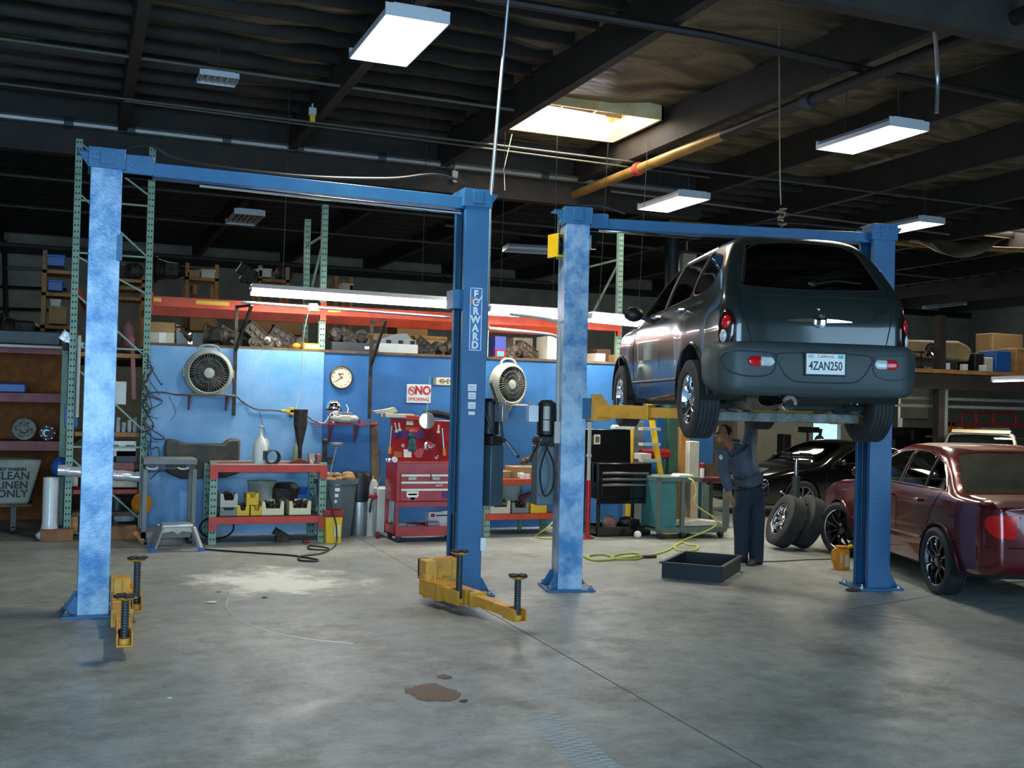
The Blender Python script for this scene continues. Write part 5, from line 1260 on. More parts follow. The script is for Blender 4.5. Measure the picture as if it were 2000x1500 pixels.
for i, (px, s_, kd) in enumerate([(990, .2, 1), (1010, .17, 2), (1028, .21, 1)]):
    cast_part(deck(px), 14.35, ZD, s_, 30+i, kd, mat('brown_grease_casting', '6e6250', .6, .3, col2='332b22', scale=14, bump=.5), ['gearbox', 'engine_block', 'alternator'][kd], labs[i], 'castings between the two middle columns', rz=.3*i-.3)
k = MB(); k.box(deck(1018), deck(1056), 14.6, 15.0, ZD, ZD+.33); thing(k, 'stained_carton', mat('stained_carton', 'c0b8a4', .8, col2='6a6050', scale=4), 'stained pale carton behind the castings between the two middle columns', 'box')
k = MB(); k.box(deck(1058), deck(1093), 14.1, 14.5, ZD, ZD+.34); thing(k, 'white_carton', M_cardw, 'tall white carton on the wall top left of the third blue column', 'box', bevel=.005)
for i, (x0, x1, h_, m_, lab) in enumerate([(1150, 1168, .12, M_cardw, 'small white box on the wall top just right of the third column'), (1170, 1196, .20, mat('brown_case', '5a4030', .7), 'dark brown case on the wall top behind the raised car'), (1192, 1214, .12, M_card, 'small brown box at the foot of the right green upright')]):
    k = MB(); k.box(deck(x0), deck(x1), 14.05+.3*(i == 1), 14.4+.3*(i == 1), ZD, ZD+h_); thing(k, 'parts_box', m_, lab, 'box', bevel=.005)
# ---- brackets of angle iron carrying the strip lights
for i, (xv, xd0, xd1, y0, y1, lab) in enumerate([(463, 492, 468, 596, 812, 'dark angle iron light bracket on the light blue wall'), (727, 754, 728, 625, 818, 'dark angle iron light bracket between the clock and the sign')]):
    t_ = P(xv, y0, YW-.08); b_ = P(xv, y1, YW-.08); k = MB(); k.box(t_.x-.02, t_.x+.02, YW-.085, YW-.045, b_.z, t_.z); 
    q = P(xd0, y0, 13.46); k.bar((q.x, 13.48, q.z), (t_.x+.0, YW-.07, zz(xd1, y0+90, YW)), .035, .03); k.bar((q.x, 13.48, q.z), (t_.x, YW-.07, t_.z-.02), .03, .03)
    thing(k, 'light_bracket', M_castd, lab, 'bracket')
a, b = P(472, 590, 13.5), P(880, 620, 13.5); k = MB(); k.tube([a, b], .018, 8); thing(k, 'conduit_rail', M_cond, 'long thin conduit rail under the workbench strip light, before the orange beam', 'conduit')
k = MB(); a, b = P(955, 641, 13.6), P(1065, 652, 13.6); k.tube(catmull([a, b, P(1090, 660, 13.6), P(1102, 675, 13.6), P(1106, 800, 13.6)], 5), .022, 8); thing(k, 'conduit_rail', M_cond, 'conduit bending down beside the third blue column', 'conduit')
q = P(612, 601, 13.45); k = MB(); k.cbox(q, (.10, .06, .10)); thing(k, 'outlet_box', M_cream, 'pale square outlet box on the rail under the workbench strip light', 'outlet box', bevel=.008)
k = MB(); k.tube(catmull([P(602, 612, 13.45), P(594, 650, 13.5), P(590, 700, 13.7), P(586, 760, 13.86), P(578, 800, 13.87)], 6), .004, 5); thing(k, 'pull_string', M_cream, 'thin pale cord hanging from the outlet box down to the yellow wall plug', 'cord')

# ---- on the wall
def round_fan(px, py, Y, R, lab, tilt=0, rz=0):
    c = P(px, py, Y); t = T('wall_fan', lab, 'fan', (c.x, Y-.0, c.z), rz)
    MYm = Matrix.Rotation(PI/2, 4, 'X')
    k = MB(); k.lathe([(R*.80, .09), (R*.84, .10), (R*.98, .06), (R*1.0, .0), (R*.98, -.06), (R*.86, -.09), (R*.80, -.08), (R*.84, .0)], MYm, 44, caps=False)
    for a in (0.05, PI-.05): k.box(R*.93*math.cos(a)-.03, R*.93*math.cos(a)+.03, -.05, .05, -.05, .05)
    k.tube([(R*.45*math.cos(a)*1.0, 0, R*.95+.07*math.sin(a)) for a in [PI*i/12 for i in range(13)]], .015, 8)
    k.build('housing', mat('fan_grey_plastic', 'a9aea0', .5, 0, var=.25), t)
    k = MB()
    for i in range(40):
        a = 2*PI*i/40; k.tube([(R*.2*math.cos(a), -.085, R*.2*math.sin(a)), (R*.5*math.cos(a+.10), -.098, R*.5*math.sin(a+.10)), (R*.82*math.cos(a+.16), -.085, R*.82*math.sin(a+.16))], .0035, 4, caps=False)
    for rr in (.4, .6): k.tube([(R*rr*math.cos(a), -.094, R*rr*math.sin(a)) for a in [2*PI*j/36 for j in range(36)]], .003, 4, closed=True)
    k.build('grille', mat('fan_grille', '6c7068', .5, .2, var=.1), t)
    k = MB(); k.lathe([(R*.82, -.05), (.001, -.05)], MYm, 36, caps=False); k.build('rear_screen', mat('dark_fan_screen', '3c403e', .6, 0, var=.1), t)
    k = MB(); k.lathe([(R*.22, .085), (R*.2, .10), (.001, .105)], MYm, 24); k.build('hub_badge', M_lgrey, t)
    k = MB()
    for i in range(5):
        a = 2*PI*i/5
        k.grid([[Vector((r*math.cos(a+w_*.9), -.03+.05*w_, r*math.sin(a+w_*.9))) for w_ in (0, .25, .5, .75, 1)] for r in (R*.15, R*.4, R*.6, R*.78)])
    bl = k.build('fan_blade', mat('dark_fan_blade', '34373a', .4, 0, var=.1), t); sd = bl.modifiers.new('s', 'SOLIDIFY'); sd.thickness = .006
    k = MB(); k.box(-.01, .01, -.02, .06, -R*.8, R*.8); k.box(-R*.8, R*.8, .0, .06, -.01, .01); k.cyl((0, -.06, 0), (0, .07, 0), R*.22, n=20); k.build('motor', M_dgrey, t)
    return t
round_fan(407, 729, 13.72, .295, 'round grey fan standing on a small bracket shelf on the light blue wall')
def wall_shelf(x0, x1, y, py, lab, m=M_lgrey, dep=.26, Y=None, br=(.12, .88), bh=.2, name='bracket_shelf'):
    z = y; t = T(name, lab, 'shelf', (x0, YW-.04, z))
    k = MB(); k.box(0, x1-x0, -dep, 0, -.02, 0); k.build('board', m, t, bevel=.003)
    for f_ in br:
        k = MB(); X = (x1-x0)*f_; k.box(X-.012, X+.012, -.02, 0, -bh, -.02); k.prism([(0, -.02), (-dep*.9, -.02), (-dep*.9, -.035), (-.02, -bh), (0, -bh)], lambda u, v, q: (X+q, u, v), -.008, .008); k.build('bracket', M_oldred if m is M_lgrey else m, t)
wall_shelf(xx(360, 770, 13.7), xx(457, 770, 13.7), zz(408, 770, 13.72), 0, 'small bracket shelf under the round fan on the light blue wall')
round_fan(992, 751, 13.70, .30, 'round cream fan on the wall between the two middle blue columns', rz=.35)
wall_shelf(xx(952, 790, 13.7), xx(1026, 790, 13.7), zz(990, 789, 13.70), 0, 'cream shelf holding the cream fan between the two middle columns', m=M_cream, br=(.6,))
# clock
c = P(667, 737, YW-.03); t = T('wall_clock', 'round white wall clock showing twenty to eleven', 'clock', (c.x, YW, c.z))
k = MB(); k.lathe([(.155, 0), (.155, .03), (.145, .04), (.138, .035), (.138, .02)], Matrix.Rotation(PI/2, 4, 'X'), 40, caps=False); k.build('rim', mat('clock_rim', '4a3a34', .4, var=0), t)
k = MB(); k.cyl((0, 0, 0), (0, -.022, 0), .14, n=40); k.build('face', mat('clock_cream', 'e8dfc4', .6, var=.03), t)
for n in range(12):
    a = PI/2-2*PI*(n+1)/12; text(str(n+1), .028, M_ink, t, (.112*math.cos(a), -.0235, .112*math.sin(a)), (PI/2, 0, 0), name='numeral')
for a, l, w_ in ((PI/2-2*PI*10.68/12, .07, .009), (PI/2-2*PI*39/60, .10, .006)):
    k = MB(); k.bar((-.02*math.cos(a), -.027, -.02*math.sin(a)), (l*math.cos(a), -.027, l*math.sin(a)), .002, w_); k.build('hand', M_ink, t)
k = MB(); k.box(-.03, .03, -.0235, -.0225, .035, .05); k.build('dial_print', M_rink, t)
# no smoking sign
c = P(818, 769, YW-.01); t = T('no_smoking_sign', 'white no smoking sign with red letters on the blue wall', 'sign', (c.x, YW-.012, c.z))
w_, h_ = .17, .125
k = MB(); k.box(-w_, w_, 0, .008, -h_, h_); k.build('panel', M_tex, t, bevel=.004)
text('NO', .155, M_rink, t, (.055, -.002, .042), (PI/2, 0, 0), sx=.9, bold=.006); text('SMOKING', .064, M_rink, t, (.0, -.002, -.075), (PI/2, 0, 0), sx=1.05)
k = MB(); k.tube([(-.10+.045*math.cos(a), -.002, .04+.052*math.sin(a)) for a in [2*PI*j/28 for j in range(28)]], .006, 6, closed=True); k.bar((-.132, -.002, .075), (-.068, -.002, .005), .003, .011); k.box(-.13, -.07, -.003, -.001, .034, .044); k.build('symbol', M_rink, t)
# plate
c = P(868, 745, YW-.01); t = T('wall_plate', 'cream number plate on the blue wall half behind the decal column', 'plate', (c.x, YW-.012, c.z))
k = MB(); k.box(-.12, .17, 0, .01, -.052, .052); k.build('panel', M_cream, t, bevel=.004)
k = MB(); k.box(-.16, -.121, 0, .01, -.052, .052); k.build('edge_band', M_grey, t)
text('4S•EV', .088, M_ink, t, (.02, -.002, 0), (PI/2, 0, 0), sx=.95)
# red shelf with helmet and radio
zr = zz(680, 827, 13.75)
wall_shelf(xx(612, 827, 13.75), xx(732, 830, 13.75), zr, 0, 'thin red shelf on the blue wall below the clock', m=M_red, dep=.3, br=(.28, .7), bh=.25)
c = P(654, 812, 13.72); k = MB(); t = T('welding_helmet', 'shiny chrome dome helmet sitting on the red shelf behind the radio', 'helmet', (c.x, 13.79, zr))
k.ball((0, 0, .20), .10, (1, 1, 1.1), 20); k.lathe([(.06, 0), (.085, .01), (.09, .1)], n=20); k.build('dome', M_chrome, t)
k = MB(); k.lathe([(.104, .165), (.108, .175), (.104, .185)], n=24, caps=False); k.build('band', M_blackg, t)
c = P(672, 822, 13.68); t = T('portable_radio', 'silver oval portable radio on the red shelf below the clock', 'radio', (c.x, 13.66, zr))
k = MB(); k.ball((0, 0, .065), .065, (2.9, 1.4, 1), 20); k.build('case', M_lgrey, t)
k = MB(); k.tube([(-.12, -.03, .09), (-.07, -.05, .135), (.07, -.05, .135), (.12, -.03, .09)], .012, 8); k.build('handle', M_grey, t)
k = MB(); k.cbox((0, -.088, .07), (.12, .01, .05)); k.build('display', M_cream, t)
k = MB(); k.box(xx(703, 825, 13.6), xx(712, 825, 13.6), 13.6, 13.68, zr, zr+.05); thing(k, 'red_case', M_red, 'tiny red case right of the portable radio', 'case')
k = MB(); k.tube(catmull([P(676, 790, 13.75), P(680, 800, 13.7), P(672, 812, 13.6), P(650, 806, 13.62), P(640, 818, 13.62), P(632, 826, 13.6), P(622, 824, 13.62)], 6), .006, 5)
thing(k, 'white_wire', M_white, 'white wire draped over the radio and helmet', 'wire')
# yellow plug and cables
c = P(567, 803, YW-.05); t = T('power_tap', 'yellow power tap fixed on the light blue wall', 'power outlet', (c.x, YW-.05, c.z))
k = MB(); k.cbox((0, -.03, 0), (.12, .06, .045)); k.cbox((.01, -.03, 0), (.05, .06, .10)); k.cyl((-.12, -.03, 0), (-.06, -.03, 0), .02, n=10); k.build('body', M_yplast, t, bevel=.008)
k = MB(); k.cbox((0, -.04, -.06), (.03, .03, .03)); k.build('plug', M_black, t)
Yc = YW-.055
def cable(pts, r, m, lab, name='cable', cat='cable', n=6): k = MB(); k.tube(catmull(pts, n), r, 6); return thing(k, name, m, lab, cat)
cable([P(292, 767, Yc), P(315, 766, Yc), P(345, 771, Yc), P(365, 771, Yc-.28), P(452, 773, Yc-.28), P(470, 782, Yc), P(490, 795, Yc), P(505, 800, Yc), P(530, 801, Yc), P(552, 803, Yc)], .009, M_woodd, 'brown cable running along the light blue wall under the round fan to the yellow tap')
cable([P(580, 803, Yc), P(598, 812, Yc), P(612, 822, Yc), P(625, 826, Yc-.1)], .007, M_black, 'dark cable from the yellow tap to the red shelf')
cable([P(507, 803, Yc), P(512, 825, Yc), P(520, 850, Yc)], .004, M_woodd, 'short thin wire dangling on the light blue wall')
cable([P(575, 812, Yc), P(577, 850, Yc), P(576, 900, Yc)], .004, M_woodd, 'thin wire hanging down from the yellow tap')
cable([P(330, 773, Yc), P(340, 795, Yc), P(342, 810, Yc), P(332, 822, Yc)], .003, M_woodd, 'fine wire loop on the wall left of the round fan')
# tangle of wiring harness on the left upright
k = MB(); rnd = random.Random(11)
for i in range(17):
    a = P(283+rnd.uniform(-5, 6), 690+i*12, 13.70); pts = [a]
    for j in range(4):
        pts.append(a+Vector((rnd.uniform(-.03, .22 if j > 1 else .1), rnd.uniform(-.05, .03), -.1*j+rnd.uniform(-.1, .05))))
    k.tube(catmull(pts, 5), rnd.choice([.005, .007, .009]), 5)
thing(k, 'wiring_harness', mat('dusty_purple_cable', '4a4a5a', .7, 0, var=.4), 'tangle of old wiring harnesses hanging on the left rack upright beside the light blue wall', 'wiring').__setitem__('kind', 'stuff')
# picture of the mid right: dark cords
cable([P(1094, 725, 13.8), P(1088, 745, 13.8)], .012, M_black, 'short black strap left of the third column above the power unit')
# ------------------------------------------------------------------ workbench made of rack parts, left half of the blue wall
YBn = 12.93
x0, x1 = P(415, 1000, YBn).x, P(628, 1000, YBn).x
zt = zz(520, 908, YBn); zl = zz(520, 1008, YBn)
t = T('workbench', 'workbench of green rack posts and red beams against the light blue wall', 'workbench', (x0, YBn, 0))
Lb = x1-x0
for x in (0, Lb):
    for y in (0, .62): upright(t, x, y, 0, zt+(.03 if y == 0 else -.02), s=.085)
    k = MB(); k.bar((x, .03, .25), (x, .6, .55), .03, .02); k.build('brace', M_green, t)
for z in (zt, zl):
    for y, nm in ((-.045, 'front_beam'), (.64, 'rear_beam')):
        k = MB(); k.box(.03, Lb-.03, y, y+.04, z-.085, z-.0); k.mi = 1; k.box(.03, Lb-.03, y+.005, y+.04, z, z+.012)
        k.build(nm, [M_redbeam, M_lgrey if z == zt else M_castd], t, bevel=.004)
    k = MB(); k.box(.0, Lb, 0, .62, z-.02, z+.004); k.build('shelf_board', mat('bench_board', '8a4a34', .7, 0, col2='4a3a34', scale=4) if z == zt else M_castd, t)
    for x in (0, Lb): k = MB(); k.box(x-.045, x+.045, -.055, -.036, z-.16, z+.0); k.build('beam_clip', M_redbeam, t)
def onb(px, Y=None): return xx(px, 950, Y or YBn+.2)
# things on the top
k = MB(); q = Vector((onb(505), YBn+.15, zt+.004)); w_ = .085
k.lathe([(w_, 0), (w_*1.05, .02), (w_, .2), (w_*.85, .26), (.035, .32), (.022, .34), (.022, .37)], Matrix.Translation(q), 20); k.tube(catmull([q+Vector((.05, 0, .30)), q+Vector((.085, 0, .27)), q+Vector((.083, 0, .20))], 4), .012, 6)
t_ = T('jug', 'white plastic jug with a pump top standing on the workbench', 'jug', q)
o = k.build('body', M_white, t_); o.location = -q
k = MB(); k.cyl((0, 0, .36), (0, 0, .42), .01, n=8); k.lathe([(.012, .42), (.035, .45), (.034, .46)], n=14); k.build('funnel_top', M_cream, t_)
k = MB(); k.box(.02, .07, -.093, -.085, .05, .16); k.build('label', M_dgrey, t_)
k = MB(); k.lathe([(.078, 0), (.085, .0), (.085, .22), (.078, .22), (.078, .0)], Matrix.Translation((onb(527), YBn-.02, zt+.09)) @ Matrix.Rotation(-PI/2, 4, 'X'), 28, caps=False)
thing(k, 'pipe_piece', M_castd, 'short dark pipe section lying end-on on the workbench', 'pipe')
k = MB(); k.lathe([(.03, 0), (.032, .12), (.028, .2), (.01, .24)], Matrix.Translation((onb(575), YBn+.2, zt+.004)), 14); thing(k, 'sealant_tube', mat('dull_green_plastic', '8c9a72', .5), 'dull green tube standing on the workbench left of the tall cone', 'tube')
k = MB(); k.lathe([(.028, 0), (.03, .2), (.085, .48), (.085, .60), (.09, .66), (.07, .66), (.06, .5)], Matrix.Translation((onb(588), YBn+.35, zt+.004)), 18); thing(k, 'tall_funnel', M_castd, 'tall dark funnel standing upside up on the workbench by the wall', 'funnel')
k = MB(); k.lathe([(.05, 0), (.055, .12), (.06, .13)], Matrix.Translation((onb(604), YBn+.1, zt+.004)), 18); thing(k, 'metal_cup', M_chrome, 'shiny metal cup near the right end of the workbench', 'cup')
k = MB(); k.lathe([(.035, 0), (.035, .11), (.02, .13)], Matrix.Translation((onb(618), YBn+.1, zt+.004)), 14); thing(k, 'spray_can', M_oldred, 'small reddish can beside the shiny cup on the workbench', 'can')
k = MB(); k.prism([(0, 0), (.30, 0), (.22, .045), (.15, .07), (.05, .03)], lambda u, v, q: (onb(557)+u, YBn+.1+q, zt+.004+v), 0, .12); thing(k, 'rusty_tool', mat('rusty_steel', '8a4028', .7, .2, col2='5a2c1c'), 'rust red tool lying on the workbench in front of the tall funnel', 'tool', bevel=.006)
k = MB(); k.cyl((onb(630), YBn+.12, zt), (onb(630), YBn+.12, zt+.25), .025, n=10); k.ball((onb(630), YBn+.12, zt+.28), .04, n=10); k.box(onb(622), onb(648), YBn+.1, YBn+.2, zt, zt+.09)
thing(k, 'bench_vise', M_castd, 'dark vise at the right end of the workbench', 'vise', bevel=.004)
k = MB(); a = Vector((onb(637), YBn+.0, zt-.12)); b = Vector((onb(648), YBn, zt+.22)); k.tube([a, b], .008, 6); k.lathe([(.03, 0), (.08, .03), (.085, .05)], Matrix.Translation(b), 16)
thing(k, 'metal_funnel', M_alu, 'long stemmed metal funnel standing at the right end of the workbench', 'funnel')
# bins on the lower shelf
def bin_(x, y, z, w_, h_, d, m, lab, name='parts_bin', group=None, fill=True, notch=.5):
    t = T(name, lab, 'bin', (x, y, z), 0, group); e = .008; k = MB()
    k.box(-w_/2, w_/2, 0, d, 0, e); k.box(-w_/2, -w_/2+e, 0, d, 0, h_); k.box(w_/2-e, w_/2, 0, d, 0, h_); k.box(-w_/2, w_/2, d-e, d, 0, h_)
    k.prism([(-w_/2, 0), (w_/2, 0), (w_/2, h_), (w_/2-.035, h_), (w_/2-.05, h_*notch), (-w_/2+.05, h_*notch), (-w_/2+.035, h_), (-w_/2, h_)], lambda u, v, q: (u, q, v), -.006, .006)
    k.build('shell', m, t, bevel=.003)
    if fill:
        k = MB(); rnd = random.Random(int(x*100))
        for i in range(22):
            c = (rnd.uniform(-w_/2+.04, w_/2-.04), rnd.uniform(.03, d-.04), h_*rnd.uniform(.5, .95)); r = rnd.uniform(.014, .028)
            if i % 3: k.cyl(c, (c[0]+rnd.uniform(-.04, .04), c[1]+rnd.uniform(-.03, .03), c[2]+rnd.uniform(-.01, .03)), r*.7, n=8)
            else: k.ball(c, r, n=8)
        k.box(-w_/2+e, w_/2-e, e, d-e, .01, h_*.55)
        o = k.build('small_parts', M_castd, t); o['kind'] = 'stuff'
    return t
g = 'bins on the lower shelf of the workbench'
X = lambda px: onb(px, YBn)
bin_(X(448), YBn, zl+.005, .20, .10, .3, M_grey, 'grey bin at the left end of the workbench lower shelf, bottom of two', group=g, fill=False, notch=.7)
bin_(X(448), YBn, zl+.11, .20, .16, .3, M_lgrey, 'grey bin full of parts stacked on the lower grey bin at the left end', group=g)
bin_(X(476), YBn, zl+.005, .145, .13, .25, M_yplast, 'yellow bin of small parts right of the grey bins', group=g)
bin_(X(503), YBn, zl+.005, .145, .12, .25, M_yplast, 'lower yellow bin, beneath another yellow bin', group=g, fill=False)
bin_(X(495), YBn+.04, zl+.13, .145, .14, .22, M_yplast, 'upper yellow bin stacked on another yellow bin', group=g, fill=False, notch=.6)
bin_(X(534), YBn-.01, zl+.005, .26, .17, .3, M_cream, 'cream bin heaped with parts in the middle of the lower shelf', group=g)
bin_(X(587), YBn-.01, zl+.005, .26, .17, .3, M_cream, 'cream bin at the right end of the lower shelf', group=g)
bin_(X(592), YBn+.35, zl+.15, .30, .15, .2, M_bplast, 'blue bin behind the right cream bin on the lower shelf', group=g, fill=False)
k = MB(); k.lathe([(.15, 0), (.17, .25), (.185, .27), (.18, .29), (.15, .28), (.14, .05)], Matrix.Translation((X(515)+.05, YBn+.42, zl+.1)), 24); thing(k, 'bucket', mat('dirty_white_bucket', 'b8bdae', .5, 0, col2='8a8f80', scale=5), 'dirty white bucket at the back of the workbench lower shelf', 'bucket')
k = MB(); k.lathe([(.17, 0), (.20, .3), (.15, .36)], Matrix.Translation((X(560)+.03, YBn+.42, zl+.005)), 18); thing(k, 'dark_drum', M_castd, 'round dark part behind the cream bins, right of the white bucket', 'machine part')
cast_part(X(555), YBn+.1, .0, .13, 41, 1, M_castd, 'scrap_casting', 'dark casting on the floor beneath the workbench')
k = MB(); k.tube([(X(432)+.22*math.cos(a)*.9, YBn+.3, .16+.13*math.sin(a)) for a in [2*PI*j/28 for j in range(28)]], .012, 6, closed=True); thing(k, 'hose_loop', M_black, 'black hose loop beneath the left end of the workbench', 'hose')
k = MB(); k.ball((X(597), YBn-.1, .02), .035, (1.4, 1, .6)); thing(k, 'red_rag', M_red, 'small red rag on the floor under the right end of the workbench', 'rag')
# bent plastic undertray on the wall behind
t0, t1 = P(325, 860, 13.75), P(470, 925, 13.75)
pts = [P(px, py, 13.6) for px, py in ((325, 858), (345, 860), (360, 866), (375, 867), (438, 867), (446, 859), (455, 857), (472, 858), (470, 900), (472, 925), (440, 934), (355, 937), (326, 925), (322, 880))]
k = MB(); k.prism([(p.x, p.z) for p in pts], lambda u, v, q: (u, 13.66+q+.04*math.sin(u*7), v), 0, .14)
thing(k, 'splash_shield', mat('dusty_brown_plastic', '5c584c', .6, 0, col2='3c3a34', scale=4, bump=.2, bscale=8), 'large dusty brown plastic car part leaning on the wall behind the workbench', 'car part', bevel=.03, ang=.9)
# steel table frame with open middle
YC_ = 13.0; xa, xb = P(278, 980, YC_).x, P(383, 980, YC_).x
t = T('steel_stand', 'grey steel stand with a drawer tray top left of the workbench', 'stand', (xa, YC_, 0)); Wc = xb-xa; zc = zz(330, 896, YC_)
k = MB(); k.box(0, Wc, 0, .5, zc-.07, zc); k.build('top', M_grey, t, bevel=.008)
k = MB(); k.box(.02, Wc-.02, -.004, .46, zc-.12, zc-.07); k.build('drawer_band', M_dgrey, t)
k = MB(); 
for i in range(8): k.box(Wc*.42+i*.028, Wc*.42+i*.028+.014, -.008, -.004, zc-.10, zc-.07)
k.build('sockets', M_hole, t)
for x in (.0, Wc-.05):
    for y in (0, .45): k = MB(); k.box(x, x+.05, y, y+.05, .08, zc-.12); k.build('leg', M_grey, t, bevel=.004)
k = MB(); k.box(0, Wc, 0, .05, .08, .15); k.box(0, Wc, .45, .5, .08, .15); k.box(0, .05, 0, .5, .08, .15); k.box(Wc-.05, Wc, 0, .5, .08, .15); k.build('base_frame', M_grey, t)
for x in (.05, Wc-.05):
    for y in (.05, .45): k = MB(); k.lathe([(.045, -.015), (.045, .015)], Matrix.Translation((x, y, .045)) @ Matrix.Rotation(PI/2, 4, 'Y'), 14); k.build('caster', M_dgrey, t)
for px in (297, 358):
    q = P(px, 912, YC_-.01); k = MB(); k.tube([(q.x-xa+.06*math.cos(a), -.012, q.z+.025*math.sin(a)*(-1)) for a in [PI*i/8 for i in range(9)]], .01, 6); k.build('tape_mark', M_white, t)
k = MB(); k.lathe([(.02, -.04), (.12, -.04), (.12, .04), (.02, .04)], Matrix.Translation((xx(283, 1000, 13.6)-.04, 13.6, .42)) @ Matrix.Rotation(PI/2, 4, 'Y') @ Matrix.Rotation(.9, 4, 'X'), 26); thing(k, 'hose_reel', M_oplast, 'orange round reel leaning on the wall behind the grey steel stand', 'reel')
k = MB(); k.prism([(0, 0), (.12, .0), (-.03, .12), (-.08, .10)], lambda u, v, q: (xx(271, 1060, 13.5)+u, 13.4+q, v), 0, .05); thing(k, 'orange_wedge', M_oplast, 'small orange wedge on the floor right of the leftmost rack', 'wedge')
# folding step stool
q0, q1 = F(297, 1074), F(392, 1075); cx_ = (q0.x+q1.x)/2; t = T('step_stool', 'low silver folding step stool on the floor before the grey steel stand', 'stool', (cx_, 12.5, 0))
W_ = (q1.x-q0.x); zs = zz(345, 1022, 12.6)
k = MB(); k.prism([(-W_*.32, 0), (W_*.32, 0), (W_*.34, -.03), (-W_*.34, -.03)], lambda u, v, q: (u, q, zs+v), -.05, .25); k.build('platform', M_alu, t, bevel=.008)
k = MB(); k.prism([(-W_*.35, -.03), (W_*.35, -.03), (W_*.36, -.09), (W_*.1, -.07), (0, -.10), (-W_*.1, -.07), (-W_*.36, -.09)], lambda u, v, q: (u, q, zs+v), -.06, -.045); k.build('apron', M_lgrey, t)
for sx in (-1, 1):
    for y, sp in ((-.05, -.06), (.24, .12)):
        k = MB(); k.bar((sx*W_*.33, y, zs-.03), (sx*W_*.50, y+sp, .02), .055, .03); lg = k.build('leg', M_alu, t)
        k = MB(); k.cbox((sx*W_*.50, y+sp, .02), (.07, .06, .04)); k.build('foot', M_bplast, lg)
# ---- right of the workbench: trash can, yellow bin, canisters
q = F(660, 1052); xc = xx(658, 980, 13.3); k = MB(); hz_ = zz(658, 935, 13.3)
k.lathe([(.19, 0), (.25, hz_-.06), (.275, hz_-.06), (.28, hz_), (.26, hz_), (.23, hz_-.1)], Matrix.Translation((xc, 13.35, 0)), 30)
t = T('trash_can', 'grey round trash can with white lettering right of the workbench', 'trash can', (xc, 13.35, 0)); o = k.build('body', M_dgrey if False else mat('trash_grey', '5c686c', .5, 0, var=.2), t); o.location = (-xc, -13.35, 0)
for i, (h, s_) in enumerate(((.84, .05), (.76, .06), (.67, .045), (.58, .03))):
    k = MB(); z = zz(652, 945+i*11.5, 13.1); k.box(-.075+.0*i, -.075+s_, -.262+.005*i, -.250+.006*i, z-.02, z+.02); k.build('stencil_mark', M_tex, t)
k = MB(); rnd = random.Random(4)
for i in range(14): k.ball((xc+rnd.uniform(-.18, .18), 13.35+rnd.uniform(-.15, .15), hz_-.02+rnd.uniform(-.02, .07)), rnd.uniform(.04, .08), (1.2, 1, .7), 8)
thing(k, 'trash', M_card, 'crumpled trash filling the grey trash can', 'trash', ang=3.2)['kind'] = 'stuff'
# yellow bin
qa, qb = F(630, 1055), F(660, 1057); xa, xb = P(628, 1040, 12.8).x, P(662, 1040, 12.8).x; zt2 = zz(645, 996, 12.8)
t = T('yellow_bin', 'yellow plastic bin with red rim on the floor at the right end of the workbench', 'bin', ((xa+xb)/2+.03, 12.85, 0)); w2 = (xb-xa)/2
k = MB(); k.grid([[( -w2*s_, -.11*s_, z), (w2*s_, -.11*s_, z), (w2*s_, .13*s_, z), (-w2*s_, .13*s_, z)] for s_, z in ((.86, 0), (1, zt2-.05))], closed_v=True); k.face([(-w2*.86, -.1, .005), (w2*.86, -.1, .005), (w2*.86, .11, .005), (-w2*.86, .11, .005)]); k.build('tub', M_yplast, t, bevel=.01)
k = MB(); k.box(-w2*1.06, w2*1.06, -.125, -.11, zt2-.07, zt2); k.box(-w2*1.06, w2*1.06, .13, .145, zt2-.07, zt2); k.box(-w2*1.08, -w2, -.12, .14, zt2-.06, zt2); k.box(w2, w2*1.08, -.12, .14, zt2-.06, zt2); k.box(-w2*1.06, w2*1.06, -.12, .14, zt2-.08, zt2-.07); k.build('rim', M_red, t, bevel=.006)
k = MB(); k.box(.0, w2*.7, -.112, -.104, .08, .22); k.build('label', M_cream, t)
# black canister on silver drum
xc = xx(704, 980, 13.45); k = MB(); zj = zz(704, 978, 13.45); k.lathe([(.145, 0), (.15, .02), (.15, zj-.01), (.14, zj)], Matrix.Translation((xc, 13.5, 0)), 28); thing(k, 'steel_drum', M_steel, 'shiny steel drum standing on the floor under the black canister', 'drum')
k = MB(); zk = zz(704, 922, 13.45); k.lathe([(.16, zj+.002), (.17, zj+.1), (.17, zk-.05), (.15, zk-.01), (.12, zk)], Matrix.Translation((xc-.01, 13.5, 0)), 28); thing(k, 'black_canister', M_black, 'black canister stacked on the shiny steel drum', 'canister')
xc = xx(725, 1000, 13.4); k = MB(); k.lathe([(.10, 0), (.10, .62), (.07, .70), (.03, .72), (.03, .76)], Matrix.Translation((xc, 13.45, 0)), 22); thing(k, 'gas_cylinder', M_lgrey, 'pale gas cylinder beside the shiny steel drum', 'gas cylinder')
k = MB(); a, b = P(733, 1010, 13.5), P(730, 822, 13.75); k.bar(a, b, .09, .04); thing(k, 'plank', M_woodd, 'old plank leaning on the wall left of the red tool cart', 'plank')
